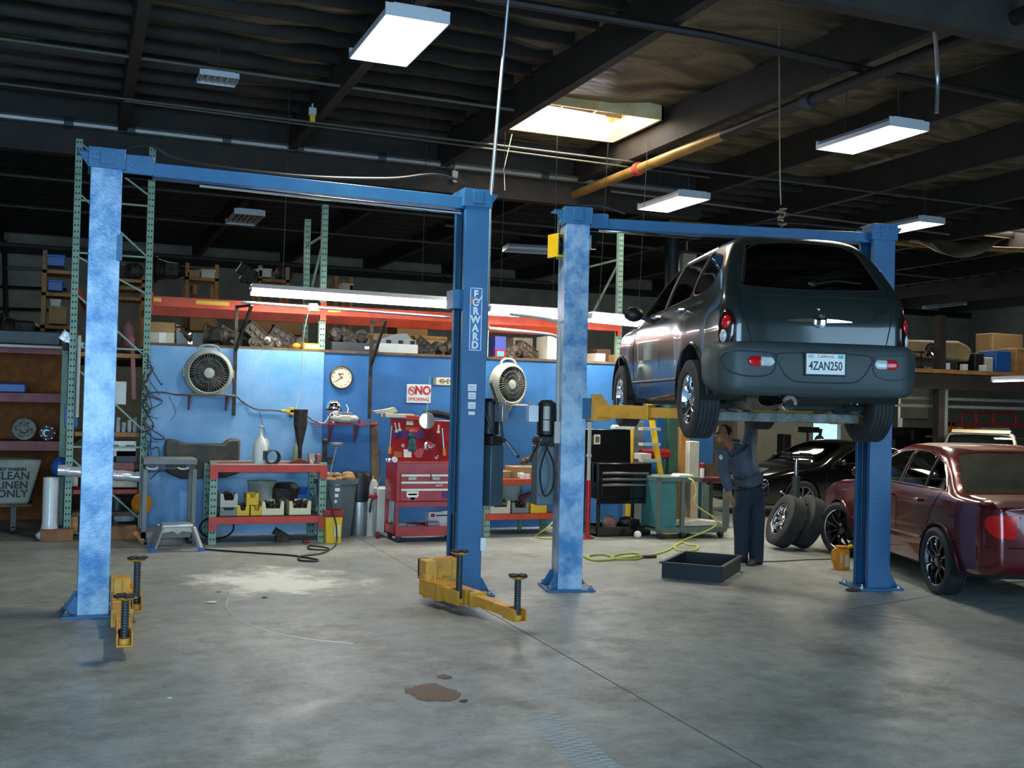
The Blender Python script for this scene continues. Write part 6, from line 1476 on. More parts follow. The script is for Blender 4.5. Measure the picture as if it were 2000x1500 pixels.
# hand truck and welder base
k = MB(); xc = xx(748, 1050, 13.2); k.box(xc-.10, xc+.12, 13.15, 13.5, .06, .62); k.mi = 1; k.lathe([(.045, -.02), (.045, .02)], Matrix.Translation((xc-.1, 13.1, .045)) @ Matrix.Rotation(PI/2, 4, 'Y'), 14); k.lathe([(.045, -.02), (.045, .02)], Matrix.Translation((xc-.1, 13.5, .045)) @ Matrix.Rotation(PI/2, 4, 'Y'), 14)
thing(k, 'welder', [M_lgrey, M_red], 'grey welder box on red wheels left of the red tool cart', 'welder', bevel=.015)
k = MB(); pts = [P(742, 880, 13.5), P(745, 920, 13.4), P(738, 950, 13.3), P(727, 975, 13.2), P(722, 1000, 13.3)]; k.tube(catmull(pts, 6), .012, 6); thing(k, 'torch_hose', M_dgrey, 'grey hose looping beside the leaning plank', 'hose')
k = MB(); q = P(727, 972, 13.2); k.cyl(q, q+Vector((.06, -.03, .03)), .03, n=12); k.ball(q+Vector((-.03, 0, .02)), .03); thing(k, 'gas_regulator', M_red, 'red regulator on top of the pale gas cylinder', 'regulator')
# ---- red tool cart with peg back
def toolcart(x, y, W_, D_, z_low, z_bot, z_top, zback, m, lab, drawers, hm=M_lgrey, lid='back', rz=0, name='tool_cart'):
    t = T(name, lab, 'tool cart', (x, y, 0), rz)
    for px in (0, W_-.04):
        for py in (0, D_-.04): k = MB(); k.box(px, px+.04, py, py+.04, z_low-.12, z_bot); k.build('leg', m, t, bevel=.004)
    k = MB(); k.box(0, W_, 0, D_, z_low-.12, z_low-.10); k.box(0, W_, -.005, .01, z_low-.12, z_low); k.box(0, W_, D_-.01, D_, z_low-.12, z_low); k.box(0, .01, 0, D_, z_low-.12, z_low); k.box(W_-.01, W_, 0, D_, z_low-.12, z_low); k.build('lower_tray', m, t, bevel=.003)
    k = MB(); k.box(0, W_, 0, D_, z_bot, z_top); k.build('cabinet', m, t, bevel=.008)
    k = MB(); k.box(-.005, W_+.005, -.008, .02, z_bot-.06, z_bot+.0); k.build('rail', m, t)
    for z0, z1, n in drawers:
        for i in range(n):
            a = .05+(W_-.10)*i/n; b = .05+(W_-.10)*(i+1)/n-.006
            k = MB(); k.box(a, b, -.014, .0, z0, z1); d = k.build('drawer', m, t, bevel=.003)
            k = MB(); k.box(a+.005, b-.005, -.032, -.014, z1-.035, z1-.008); k.build('handle', hm, d, bevel=.004)
    for px in (.06, W_-.06):
        for py in (.06, D_-.06):
            k = MB(); k.lathe([(.05, -.02), (.055, 0), (.05, .02)], Matrix.Translation((px, py, .055)) @ Matrix.Rotation(PI/2, 4, 'Y'), 16); k.box(px-.03, px+.03, py-.025, py+.025, .06, z_low-.12); k.build('caster', M_dgrey, t)
    return t
yc = 12.62; xL = xx(774, 950, yc); xR = xx(905, 950, yc); Wt = xR-xL; zb_ = zz(830, 980, yc); ztp = zz(820, 905, yc); zlw = zz(820, 1028, yc)
t = toolcart(xL, yc, Wt, .50, zlw, zb_, ztp, 0, M_red, 'red rolling tool cart covered with stickers and a raised red lid', [(zz(0+820, 940, yc), zz(820, 925, yc), 2), (zz(820, 953, yc), zz(820, 939, yc), 1), (zz(820, 978, yc), zz(820, 953, yc), 1)], hm=M_white)
zp = zz(820, 822, yc)
k = MB(); k.prism([(0, ztp), (Wt, ztp), (Wt-.02, zp), (.04, zp+.02)], lambda u, v, q: (u, .34+q+(v-ztp)*.22, v), 0, .04); ld = k.build('lid', M_red, t, bevel=.01)
k = MB(); k.box(.0, Wt, -.0, .36, ztp, ztp+.0+.012); k.build('top_tray', M_red, t)
def ly(z, e=.0): return .34+(z-ztp)*.22-e
def sticker(px, py, w_, h_, m, nm='sticker', e=.004, par=None, poly=None):
    q = P(px, py, yc+.4); x = q.x-xL; z = q.z; k = MB()
    pl = poly or [(-w_/2, -h_/2), (w_/2, -h_/2), (w_/2, h_/2), (-w_/2, h_/2)]
    k.prism(pl, lambda u, v, q_: (x+u, ly(z+v, e)-q_, z+v), 0, .003); return k.build(nm, m, ld)
sticker(798, 848, .40, .10, mat('purple_sticker', '5a2a78', .5)); sticker(794, 885, .10, .10, M_tex); sticker(815, 884, .15, .10, mat('pink_decal', 'b85060', .5), poly=[(-.09, .05), (-.03, .06), (0, .04), (.03, .06), (.09, .05), (.04, -.06), (-.03, -.06)])
sticker(802, 826, .09, .05, M_tex); sticker(775, 887, .10, .07, mat('amber_sticker', 'b06a20', .5)); sticker(806, 838, .17, .05, mat('orange_red_sticker', 'c8401c', .5)); sticker(786, 870, .04, .04, M_lgrey)
k = MB(); q = P(807, 862, yc+.3); kx = q.x-xL  # small soft figurine hanging: plain doll
k.ball((kx, ly(q.z, .04), q.z-.02), .05, (1, .6, 1.3), 12); k.ball((kx-.02, ly(q.z, .04), q.z-.09), .035, (1, .7, 1.2), 10); k.ball((kx+.03, ly(q.z, .04), q.z-.09), .035, (1, .7, 1.2), 10)
k.ball((kx, ly(q.z, .04), q.z+.075), .045, (1, .8, 1), 12); k.mi = 1; k.ball((kx+.01, ly(q.z, .04), q.z+.12), .045, (1.2, .8, .7), 12)
o = k.build('hanging_cloth_bundle', [mat('teal_cloth', '2e6a6a', .8), M_oldred], ld)
# hubcaps / polished round gauges
for px, py, r in ((840, 871, .075), (852, 892, .032)):
    q = P(px, py, yc+.35); k = MB(); k.lathe([(r, 0), (r, .012), (r*.75, .02), (r*.6, .008), (r*.2, .004), (.001, .012)], Matrix.Translation((q.x-xL, ly(q.z, .006), q.z)) @ Matrix.Rotation(PI/2+.2, 4, 'X'), 26); k.build('round_badge', M_chrome, ld)
q = P(834, 822, yc+.15); k = MB(); tL = T('work_lamp', 'round work lamp with one bright side clipped over the red tool cart', 'lamp', (q.x, q.y, q.z))
k.lathe([(.10, 0), (.105, .01), (.09, .05), (.05, .09), (.03, .10)], Matrix.Rotation(-PI/2, 4, 'X'), 28); k.build('reflector', M_grey, tL)
k = MB(); k.prism([(.085*math.cos(a), .085*math.sin(a)) for a in [PI/2+PI*i/14 for i in range(15)]], lambda u, v, q_: (u-.01, -.006-q_, v), 0, .004); k.build('lit_lens', M_glow, tL)
k = MB(); k.tube([(0, .03, .09), (.02, .03, .3), (.04, .05, .55)], .003, 5); k.build('cord', M_cream, tL)
k = MB(); k.box(-.012, .012, .04, .26, -.03, -.01); k.build('clamp', M_dgrey, tL)
# hand tools hung on the lid and tray
for px0, py0, px1, py1, m_, nm, lab in ((765, 832, 761, 886, M_steel, 'screwdriver', 'long screwdriver with orange handle hanging at the left of the red lid'), (771, 826, 775, 845, M_steel, 'pliers', 'pliers hanging at the upper left of the red lid'), (779, 826, 781, 842, M_steel, 'wrench', 'short wrench hanging beside the pliers on the red lid'), (864, 836, 868, 890, M_steel, 'pry_bar', 'long bar with orange handle at the right of the red lid'), (857, 830, 856, 846, M_lgrey, 'wrench', 'pale wrench hanging at the upper right of the red lid')):
    a, b = P(px0, py0, yc+.36), P(px1, py1, yc+.32); k = MB(); k.cyl(a, b, .011, n=8); k.mi = 1; k.cyl(b+(a-b)*.25, b, .02, n=10); thing(k, nm, [m_, M_oplast if 'orange' in lab else M_lgrey], lab, 'tool')
for px, lab in ((758, 'round chrome gauge at the left end of the red cart tray'), (770, 'white round gauge beside the chrome one on the red cart tray')):
    q = P(px, 896, yc+.05); k = MB(); k.lathe([(.035, 0), (.035, .03), (.03, .032), (.001, .03)], Matrix.Translation((q.x, q.y, q.z-.01)) @ Matrix.Rotation(PI/2, 4, 'X'), 20); thing(k, 'gauge', M_chrome if px < 760 else M_white, lab, 'gauge')
k = MB(); q = P(775, 815, yc+.45); k.box(q.x-.14, q.x+.22, 13.05, 13.3, zp+.03, zp+.075); thing(k, 'open_carton', M_cream, 'flat cream carton on top of the red tool cart lid', 'box', bevel=.004)
k = MB(); q = P(757, 808, yc+.45); k.prism([(-.14, 0), (.06, .0), (.14, .03), (.10, .08), (-.02, .05), (-.16, .03)], lambda u, v, q_: (q.x+u, 13.1+q_, zp+.076+v), 0, .14); thing(k, 'crumpled_paper', M_cardw, 'crumpled paper on the cream carton above the red tool cart', 'paper')
k = MB(); q = P(795, 816, yc+.45); k.box(q.x-.03, q.x+.14, 13.0, 13.04, zp+.0, zp+.06); thing(k, 'red_tool_case', M_redbeam, 'red tool case lying along the top edge of the red lid', 'case', bevel=.01)
k = MB(); q = P(865, 812, 13.5); k.tube([(q.x-.25, 13.55, q.z), (q.x-.1, 13.5, q.z+.03), (q.x+.15, 13.5, q.z-.01)], .05, 8); thing(k, 'black_bag', M_black, 'black soft bundle behind the top of the red tool cart', 'bag')
# lower tray contents and front stickers
k = MB(); 
for i in range(3): k.box(xL+.06+.12*i, xL+.17+.12*i, yc+.1, yc+.4, zlw+.0-.09, zlw+.03-.02*i)
k.cyl((xL+.45, yc+.15, zlw), (xL+.6, yc+.15, zlw), .045, n=14); thing(k, 'air_tool', mat('blue_grey_tool', '7c8c94', .4, .4), 'blue grey power tool lying in the red cart lower tray', 'tool', bevel=.006)
k = MB(); q = P(852, 1008, yc+.3); k.box(q.x-.10, q.x+.2, yc+.3, yc+.42, zlw-.1, q.z+.05); k.mi = 1; k.box(q.x-.07, q.x-.02, yc+.295, yc+.3, q.z-.01, q.z+.03); k.mi = 2; k.box(q.x, q.x+.15, yc+.295, yc+.3, q.z, q.z+.015)
thing(k, 'parts_carton', [M_tex, M_rink, M_ink], 'white carton with red mark in the red cart lower tray', 'box')
def fsticker(px, py, poly, m, nm='sticker'):
    q = P(px, py, yc-.02); k = MB(); k.prism(poly, lambda u, v, q_: (q.x-xL+u, -.015-q_, q.z+v), 0, .002); return k.build(nm, m, t)
fsticker(806, 966, [(-.075, .05), (.075, .05), (.075, -.02), (.04, -.05), (0, -.065), (-.04, -.05), (-.075, -.02)], M_tex)
fsticker(806, 966, [(-.055, .012), (.055, .012), (.055, -.008), (-.055, -.008)], mat('pink_decal', 'b85060', .5), 'sticker_print')
fsticker(806, 973, [(-.05, .01), (.05, .01), (0, -.03)], mat('navy_print', '3a4a9a', .6, var=0), 'sticker_print')
fsticker(805, 934, [(-.05, -.02), (.05, -.02), (.06, .015), (-.04, .015)], M_lgrey); fsticker(852, 934, [(-.04, -.02), (.05, -.02), (.05, .015), (-.05, .015)], M_lgrey); fsticker(858, 948, [(-.05, -.012), (.05, -.006), (.05, .012), (-.04, .006)], M_lgrey)
fsticker(869, 966, [(-.04, -.04), (.06, -.04), (.06, .04), (-.04, .04)], mat('purple_sticker', '5a2a78', .5))
# ---- second bench between the two middle columns
YB2 = 13.05; xa, xb = xx(944, 1000, YB2), xx(1102, 1000, YB2)
zt = zz(1010, 935, YB2); zl = zz(1010, 1003, YB2)
t = T('workbench', 'low bench with red beams against the wall between the two middle columns', 'workbench', (xa, YB2, 0)); Lb = xb-xa
for x in (.04, Lb-.04):
    for y in (0, .6): upright(t, x, y, 0, zt, s=.08)
k = MB(); k.bar((Lb*.66, .6, 0), (Lb*.66, .6, zt), .05, .05); k.build('post', M_green, t)
for z in (zt, zl):
    k = MB(); k.box(0.02, Lb-.02, -.045, -.0, z-.075, z); k.build('front_beam', M_orbeam, t, bevel=.004)
    k = MB(); k.box(0.02, Lb-.02, 0, .62, z-.03, z); k.build('shelf_board', mat('bench_board2', '6a6a5a', .7, col2='3c3a30') if z == zt else M_castd, t)
X = lambda px: xx(px, 970, YB2)
bin_(X(972)+.04, YB2, zl+.002, .28, .17, .3, M_cardw, 'beige bin of parts on the low bench between the two middle columns', fill=True)
bin_(X(1018), YB2+.02, zl+.002, .24, .14, .28, M_grey, 'grey bin right of the beige bin on the low bench', fill=True)
bin_(X(1052), YB2-.01, zl+.002, .23, .14, .28, M_yplast, 'yellow bin on the low bench between the two middle columns', fill=True, notch=.8)
k = MB(); k.lathe([(.12, 0), (.15, .2), (.165, .22), (.16, .25), (.13, .24)], Matrix.Translation((X(1007)+.08, YB2+.4, zl+.12)), 24); thing(k, 'bucket', M_lgrey, 'pale bucket at the back of the low bench', 'bucket')
k = MB(); a = Vector((X(1030), YB2+.3, zl+.17)); k.bar(a, a+Vector((.32, 0, .12)), .09, .05); thing(k, 'red_tool', M_red, 'red tool lying across the bins on the low bench', 'tool', bevel=.01)
k = MB(); k.lathe([(.06, 0), (.07, .1), (.04, .16), (.03, .24)], Matrix.Translation((X(1078), YB2+.3, zl+.02)), 16); k.cyl((X(1090)+.05, YB2+.1, zl+.1), (X(1090)+.05, YB2+.1, zl+.35), .03, n=12); thing(k, 'bottle_jack', M_castd, 'dark jack behind the yellow bin on the low bench', 'jack')
k = MB(); a, b = X(978), X(1052); k.box(a+.2, b+.12, YB2+.05, YB2+.4, zt, zt+.15); k.mi = 1; k.box(X(1012), X(1024), YB2+.04, YB2+.05, zt+.01, zt+.08); thing(k, 'cardboard_box', [M_card, M_tex], 'open cardboard box on the low bench', 'box', bevel=.004)
k = MB(); a, b = X(975), X(1000); k.box(a, b+.05, YB2+.1, YB2+.4, zt, zt+.09); thing(k, 'cardboard_tray', M_card, 'flat cardboard tray left of the open box on the low bench', 'box', bevel=.004)
k = MB(); k.lathe([(.02, 0)]+[(.05 if i % 2 else .03, .03*i) for i in range(1, 12)]+[(.02, .36)], Matrix.Translation((X(1012)+.1, YB2+.2, zt+.20)) @ Matrix.Rotation(PI/2-.35, 4, 'Y'), 16); thing(k, 'crankshaft', mat('brown_grease_casting', '6e6250', .6), 'greasy crankshaft lying in the open cardboard box', 'engine part')
for i, px in enumerate((1016, 1026)):
    k = MB(); k.box(X(px), X(px)+.06, YB2-.0, YB2+.05, zt, zt+.06); thing(k, 'small_carton', M_tex, ['small white carton on the front edge of the low bench', 'second small white carton beside it on the low bench'][i], 'box')
k = MB(); k.box(X(1085), X(1098), YB2+.2, YB2+.4, zt, zt+.30); thing(k, 'storage_bottle', M_castd, 'dark container at the right end of the low bench', 'container', bevel=.02)
# red telescopic stand beside the third column
q = F(1147, 1052); k = MB(); x = q.x; z1, z2 = zz(1146, 938, q.y), zz(1150, 812, q.y)
t = T('pole_jack', 'tall pole jack with red lower tube just right of the third blue column', 'jack', (q.x, q.y, 0))
k.lathe([(.09, 0), (.09, .012), (.035, .03), (.035, z1)], n=18); k.build('lower_tube', M_red, t)
k = MB(); k.cyl((0, 0, z1), (0, 0, z2), .024, n=14); k.lathe([(.03, z1+.30), (.036, z1+.31), (.03, z1+.34)], n=14, caps=False); k.build('upper_tube', M_lgrey, t)
# ---- black tool cart
yc = 12.68; xL = xx(1160, 960, yc); xR = xx(1272, 960, yc); Wt = xR-xL
zb_, ztp, zlw = zz(1215, 975, yc), zz(1215, 905, yc), zz(1215, 1028, yc)
t = toolcart(xL+.06, yc, Wt-.06, .5, zlw, zb_, ztp, 0, M_blackg, 'black rolling tool cart with raised lid right of the third column', [(zz(1215, 930, yc), zz(1215, 921, yc), 1), (zz(1215, 942, yc), zz(1215, 933, yc), 1), (zz(1215, 971, yc), zz(1215, 944, yc), 1)], hm=M_steel)
zp = zz(1200, 840, yc)
k = MB(); k.prism([(-.04, ztp-.01), (Wt*.76, ztp-.01), (Wt*.80, zp), (-.02, zp)], lambda u, v, q: (u, .32+q+(v-ztp)*.2, v), 0, .05); ld = k.build('lid', M_blackg, t, bevel=.01)
for px in (1166, 1284): pass
k = MB(); k.box(-.10, -.02, .1, .4, ztp-.25, ztp); k.build('side_shelf', M_blackg, t)
k = MB(); q = P(1167, 857, yc+.3); k.box(q.x-xL-.09, q.x-xL+.0, .335, .345, q.z-.075, q.z+.055); lb = k.build('label_sticker', M_tex, ld)
k = MB(); k.box(q.x-xL-.075, q.x-xL-.015, .332, .335, q.z-.05, q.z+.03); k.build('label_print', mat('olive_print', '7a7a1c', .6, var=.2), lb)
k = MB(); q = P(1212, 834, yc+.45); k.box(q.x-.13, q.x+.17, yc+.36, yc+.5, zp+.005, zp+.045); k.box(q.x-.11, q.x+.12, yc+.38, yc+.5, zp+.045, zp+.06); thing(k, 'paper_stack', M_tex, 'stack of white papers and trays on the black tool cart lid', 'papers', bevel=.004)
k = MB(); k.ball((xx(1232, 1000, yc)+.05, yc+.2, zlw+.03), .1, (1.3, 1, .8), 12); k.box(xx(1236, 1000, yc), xx(1258, 1000, yc), yc+.1, yc+.4, zlw-.1, zlw+.08); thing(k, 'tool_bag', M_black, 'black bag in the lower tray of the black tool cart', 'bag', bevel=.02)
k = MB(); k.ball((xx(1200, 1000, yc)+.03, yc+.2, zlw+.03), .09, (1.2, 1, 1.1), 12); thing(k, 'rag_bundle', mat('mixed_rags', 'a09a88', .8, col2='7a3a3a', scale=10), 'bundle of pale rags in the lower tray of the black tool cart', 'rags', ang=3)
k = MB(); q = P(1249, 1050, 12.4); k.ball((q.x, 12.45, .05), .05, (1, 1, 1)); thing(k, 'white_roll', M_tex, 'small white roll on the floor under the black tool cart', 'roll')
# yellow step ladder behind
YLd = 13.35; t = T('step_ladder', 'yellow step ladder with pale treads standing behind the black tool cart', 'ladder', (xx(1270, 900, YLd), YLd, 0))
xr0, xr1 = P(1297, 935, YLd), P(1284, 808, YLd); bx = t.location.x
k = MB(); k.bar((xr0.x-bx+.10, 0, .0), (xr1.x-bx, .3, xr1.z+.3), .08, .035); k.build('right_rail', M_yplast, t)
k = MB(); k.bar((xx(1242, 935, YLd)-bx-.1, 0, 0), (xx(1262, 808, YLd)-bx-.08, .3, xr1.z+.3), .08, .035); k.build('left_rail', M_yplast, t)
for py in (838, 868, 900, 930):
    a, b = P(1262, py, YLd), P(1292, py, YLd); k = MB(); k.box(a.x-bx-.04, b.x-bx+.0, .02, .16, a.z-.02, a.z+.02); k.build('tread', M_lgrey, t)
k = MB(); a = P(1278, 886, YLd+.3); k.cyl((a.x-.25, 13.6, a.z), (a.x+.2, 13.6, a.z), .07, n=14); thing(k, 'red_cylinder', M_red, 'red cylinder lying behind the yellow ladder', 'cylinder')
k = MB(); k.box(xx(1236, 880, 13.6), xx(1262, 880, 13.6), 13.68, 13.88, 0, zz(1250, 823, 13.5)); thing(k, 'grey_locker', M_grey, 'narrow grey locker behind the yellow ladder', 'locker', bevel=.01)
k = MB(); k.box(xx(1252, 890, 13.1), xx(1272, 890, 13.1), 13.1, 13.3, zz(1262, 897, 13.1), zz(1262, 886, 13.1)); thing(k, 'white_box', M_cardw, 'small white box between the black lid and the ladder', 'box')
k = MB(); x = xx(1318, 880, 13.6); k.box(x-.10, x+.08, 13.6, 13.75, 0, 2.3); thing(k, 'green_post', M_green if False else mat('dark_green_post', '3c6450', .5, var=.3), 'dark green post right of the yellow ladder', 'post')
# tall panels and cartons right of the post
k = MB(); x0_, x1_ = xx(1331, 880, 13.5), xx(1346, 880, 13.5); k.box(x0_, x1_, 13.5, 13.7, .0, zz(1338, 835, 13.5)); thing(k, 'tall_board', M_wood, 'tall tan board standing right of the dark green post', 'board')
k = MB(); x0_, x1_ = xx(1346, 880, 13.4), xx(1366, 880, 13.4); k.box(x0_, x1_, 13.4, 13.7, .0, zz(1356, 862, 13.4)); thing(k, 'tall_carton', M_cardw, 'tall white carton beside the tan board', 'box', bevel=.01)
k = MB(); k.box(xx(1380, 880, YW-.05), xx(1415, 880, YW-.05), YW-.06, YW-.01, .6, .9); thing(k, 'wall_panel', M_woodd, 'brown board on the wall low behind the mechanic', 'board')
# ---- grey green utility cart
yc = 12.30; xL = xx(1284, 1000, yc); xR = xx(1422, 1000, yc-.1); Wt = xR-xL
t = T('utility_cart', 'grey green utility cart with four wheels left of the mechanic', 'cart', (xL, yc, 0), -.06)
zt_, zl_ = zz(1300, 932, yc), zz(1350, 1030, yc)
M_tealc = mat('teal_cart_paint', '3c7a7c', .5, 0, var=.25); M_gcart = mat('grey_green_paint', '5c6e68', .5, 0, var=.2)
k = MB(); k.box(0, Wt, 0, .55, zl_-.05, zl_-.02); k.box(0, Wt, -.01, .01, zl_-.07, zl_+.01); k.box(0, Wt, .54, .56, zl_-.07, zl_+.01); k.build('lower_deck', M_gcart, t)
k = MB(); k.box(0, Wt*.62, 0, .55, zt_-.06, zt_); k.build('top_deck', M_gcart, t, bevel=.004)
k = MB(); k.box(0.01, Wt*.28, .02, .5, zl_, zt_-.06); k.build('bin_panel', M_tealc, t)
for x, y, h in ((.0, 0, zt_), (Wt*.33, -.02, zt_), (Wt*.6, .5, zt_), (Wt-.03, 0, zt_*.82), (Wt-.03, .5, zt_*.82)): k = MB(); k.box(x, x+.05, y, y+.05, .1, h); k.build('post', M_gcart, t)
for x in (.05, Wt*.36, Wt*.7, Wt-.08):
    k = MB(); y = .02 if x < Wt*.5 or x > Wt*.8 else .5; k.lathe([(.06, -.02), (.065, 0), (.06, .02)], Matrix.Translation((x, y, .065)) @ Matrix.Rotation(PI/2-.3, 4, 'Y'), 16); k.box(x-.02, x+.02, y-.02, y+.02, .07, zl_-.05); k.build('caster', M_dgrey, t)
k = MB(); q = P(1365, 1012, yc+.2); k.prism([(-.35, 0), (.30, 0), (.32, .05), (-.1, .09), (-.3, .05)], lambda u, v, q_: (q.x+u, yc+.1+q_, zl_+.0+v), 0, .3); thing(k, 'folded_sheets', M_cardw, 'pile of pale sheets on the lower deck of the utility cart', 'papers', bevel=.01)
k = MB(); q = P(1302, 1007, yc); k.lathe([(.08, 0), (.10, .08), (.10, .10)], Matrix.Translation((q.x-.02, yc+.12, zl_+.0)), 18); thing(k, 'black_bowl', M_black, 'black bowl on the lower deck of the utility cart', 'bowl')
k = MB(); q = P(1340, 930, yc); k.prism([(-.10, 0), (.16, 0), (.14, .03), (-.06, .035)], lambda u, v, q_: (q.x+u, yc+.05+q_, zt_+v), 0, .2); thing(k, 'white_rag', M_tex, 'white rag on the top deck of the utility cart', 'rag', bevel=.01)
k = MB(); k.box(xx(1349, 960, yc+.3), xx(1362, 960, yc+.3), yc+.3, yc+.45, zl_, zt_-.02); thing(k, 'tan_carton', mat('tan_carton', 'c8a888', .7), 'tall tan carton standing on the utility cart lower deck', 'box')
# red topped bench with spray can near mechanic
YB3 = 13.3; k = MB(); xa, xb = xx(1372, 930, YB3), xx(1428, 930, YB3); z = zz(1390, 934, YB3)
t = T('side_table', 'small table with dark red top behind the utility cart', 'table', (xa, YB3, 0)); k.box(0, xb-xa, 0, .5, z-.06, z); k.build('top', mat('dark_red_top', '5a2428', .5), t)
for x in (.02, xb-xa-.07):
    for y in (0, .44): k = MB(); k.box(x, x+.05, y, y+.05, 0, z-.06); k.build('leg', M_gcart, t)
k = MB(); q = xx(1378, 925, YB3); k.lathe([(.035, 0), (.035, .14), (.02, .16)], Matrix.Translation((q, YB3+.1, z)), 14); k.mi = 1; k.lathe([(.036, .14), (.036, .2), (.02, .22)], Matrix.Translation((q, YB3+.1, z)), 14); thing(k, 'spray_bottle', [M_tex, M_red], 'white bottle with red cap on the small dark red table', 'bottle')
# ---- drip pan, jug, tires, jack
p0, p1, p2, p3 = F(1293, 1132), F(1420, 1138), F(1424, 1100), F(1330, 1090)
p0, p1 = F(1294, 1128), F(1408, 1138); d = (p1-p0).normalized(); n_ = Vector((-d.y, d.x, 0)); Lp = (p1-p0).length; Wp = 1.0
t = T('drip_pan', 'black square drain pan on the floor in front of the mechanic', 'pan', p0, math.atan2(d.y, d.x)); hp = .16
k = MB(); k.box(0, Lp, 0, .92, 0, .01)
for q in ((0, Lp, -.01, .01), (0, Lp, .91, .93), (-.01, .01, 0, .92), (Lp-.01, Lp+.01, 0, .92)): k.box(q[0], q[1], q[2], q[3], 0, hp)
for q in ((-.02, Lp+.02, -.03, -.01), (-.02, Lp+.02, .93, .95), (-.03, -.01, -.03, .95), (Lp+.01, Lp+.03, -.03, .95)): k.box(q[0], q[1], q[2], q[3], hp-.015, hp)
k.build('tray', mat('pan_black_plastic', '1c2226', .5, 0, var=.2), t)
for x, y in ((.05, .04), (Lp-.05, .04), (.05, .88), (Lp-.05, .88)): k = MB(); k.lathe([(.025, 0), (.025, .02)], Matrix.Translation((x, y, -.0)), 10); k.build('foot', M_black, t)
k = MB(); q = F(1446, 1104); k.box(-.16, .12, -.08, .1, 0, .012, RZ(.2)); o = thing(k, 'white_sheet', M_tex, 'white sheet of paper on the floor between the drain pan and the mechanic', 'paper'); o.location = (q.x-.06, q.y+.1, 0)
q = F(1643, 1112); k = MB(); t = T('oil_jug', 'orange oil jug with a handle on the floor left of the far right column', 'jug', q)
k.lathe([(.085, 0), (.09, .02), (.085, .2), (.06, .24), (.07, .255)], n=24); k.build('body', M_oplast, t)
k = MB(); k.tube(catmull([(-.07, 0, .22), (-.12, 0, .2), (-.12, 0, .10), (-.085, 0, .06)], 4), .012, 8); k.build('handle', M_oplast, t)
k = MB(); k.tube(catmull([(.05, 0, .2), (.09, 0, .24), (.15, 0, .25)], 4), [.02]*8+[.012], 8); k.build('spout', M_yplast, t)
k = MB(); k.box(-.02, .03, -.09, -.086, .04, .17); k.build('level_window', M_cream, t)
# pair of loose tires leaning to the left, and one chrome rimmed wheel
def loose(px, py, lean, yaw, lab, rim='steel', R=.33, sp=5, w_=.20, dy=0):
    q = F(px, py); t = T('loose_wheel', lab, 'wheel', q, 0)
    w2 = wheel('wheel_assembly', t, R, w_, .2, sp, rim, (0, 0, 0))
    for c in list(w2.children): c.parent = t; c.location = (0, 0, 0)
    bpy.data.objects.remove(w2)
    E = Matrix.Rotation(yaw, 4, 'Z') @ Matrix.Rotation(lean, 4, 'Y')
    # rest the lowest point on the floor
    lo = min((E @ Vector((sx*w_/2*.97, R*math.cos(a), R*math.sin(a)))).z for sx in (-1, 1) for a in [2*PI*i/60 for i in range(60)])
    t.rotation_euler = E.to_euler(); t.location = (q.x, q.y+dy, -lo); return t
loose(1533, 1072, .38, -.22, 'left of two used tires leaning together on the floor, with a chrome wheel showing', 'chrome')
loose(1573, 1073, .38, -.22, 'right of two used tires leaning together on the floor', 'steel')
q = F(1580, 1040); q = Vector((q.x+.25, q.y+.65, 0)); zt_ = zz(1584, 895, q.y)
t = T('transmission_jack', 'tall silver transmission jack with a black saddle behind the leaning tires', 'jack', q)
k = MB(); k.cyl((0, 0, .1), (0, 0, .75), .06, n=16); k.build('outer_tube', M_dgrey, t)
k = MB(); k.cyl((0, 0, .75), (0, 0, zt_), .032, n=16); k.build('ram', M_chrome, t)
k = MB(); k.box(-.22, .22, -.12, .12, zt_, zt_+.03); k.box(-.20, -.14, -.1, .1, zt_+.03, zt_+.09); k.box(.12, .2, -.1, .1, zt_+.03, zt_+.08); k.cyl((-.2, 0, zt_-.04), (.26, 0, zt_-.04), .02, n=8); k.build('saddle', M_black, t, bevel=.01)
for a in (0.3, 1.9, 3.5, 5.0):
    k = MB(); k.bar((0, 0, .12), (.42*math.cos(a), .42*math.sin(a), .08), .06, .05); k.build('leg', M_dgrey, t)
    k = MB(); k.lathe([(.04, -.015), (.04, .015)], Matrix.Translation((.42*math.cos(a), .42*math.sin(a), .04)) @ Matrix.Rotation(PI/2, 4, 'Y'), 14); k.build('caster', M_steel, t)
k = MB(); k.cyl((0, -.06, .3), (-.45, -.25, .55), .012, n=8); k.build('pump_handle', M_steel, t)
q = F(1508, 1058); k = MB(); k.lathe([(.045, -.02), (.05, 0), (.045, .02)], Matrix.Translation((q.x, q.y, .05)) @ Matrix.Rotation(PI/2-.5, 4, 'Y'), 18); k.bar((q.x, q.y, .06), (q.x+.35, q.y+.1, .10), .03, .03); thing(k, 'creeper_wheel', M_chrome, 'small chrome caster on an arm left of the leaning tires', 'caster')
q = F(1666, 1154); k = MB(); k.ball((q.x, q.y, .012), .07, (1.2, .8, .22), 14); thing(k, 'rag', mat('brown_rag', '4a3238', .9), 'small dark rag on the floor left of the far right column foot', 'rag')
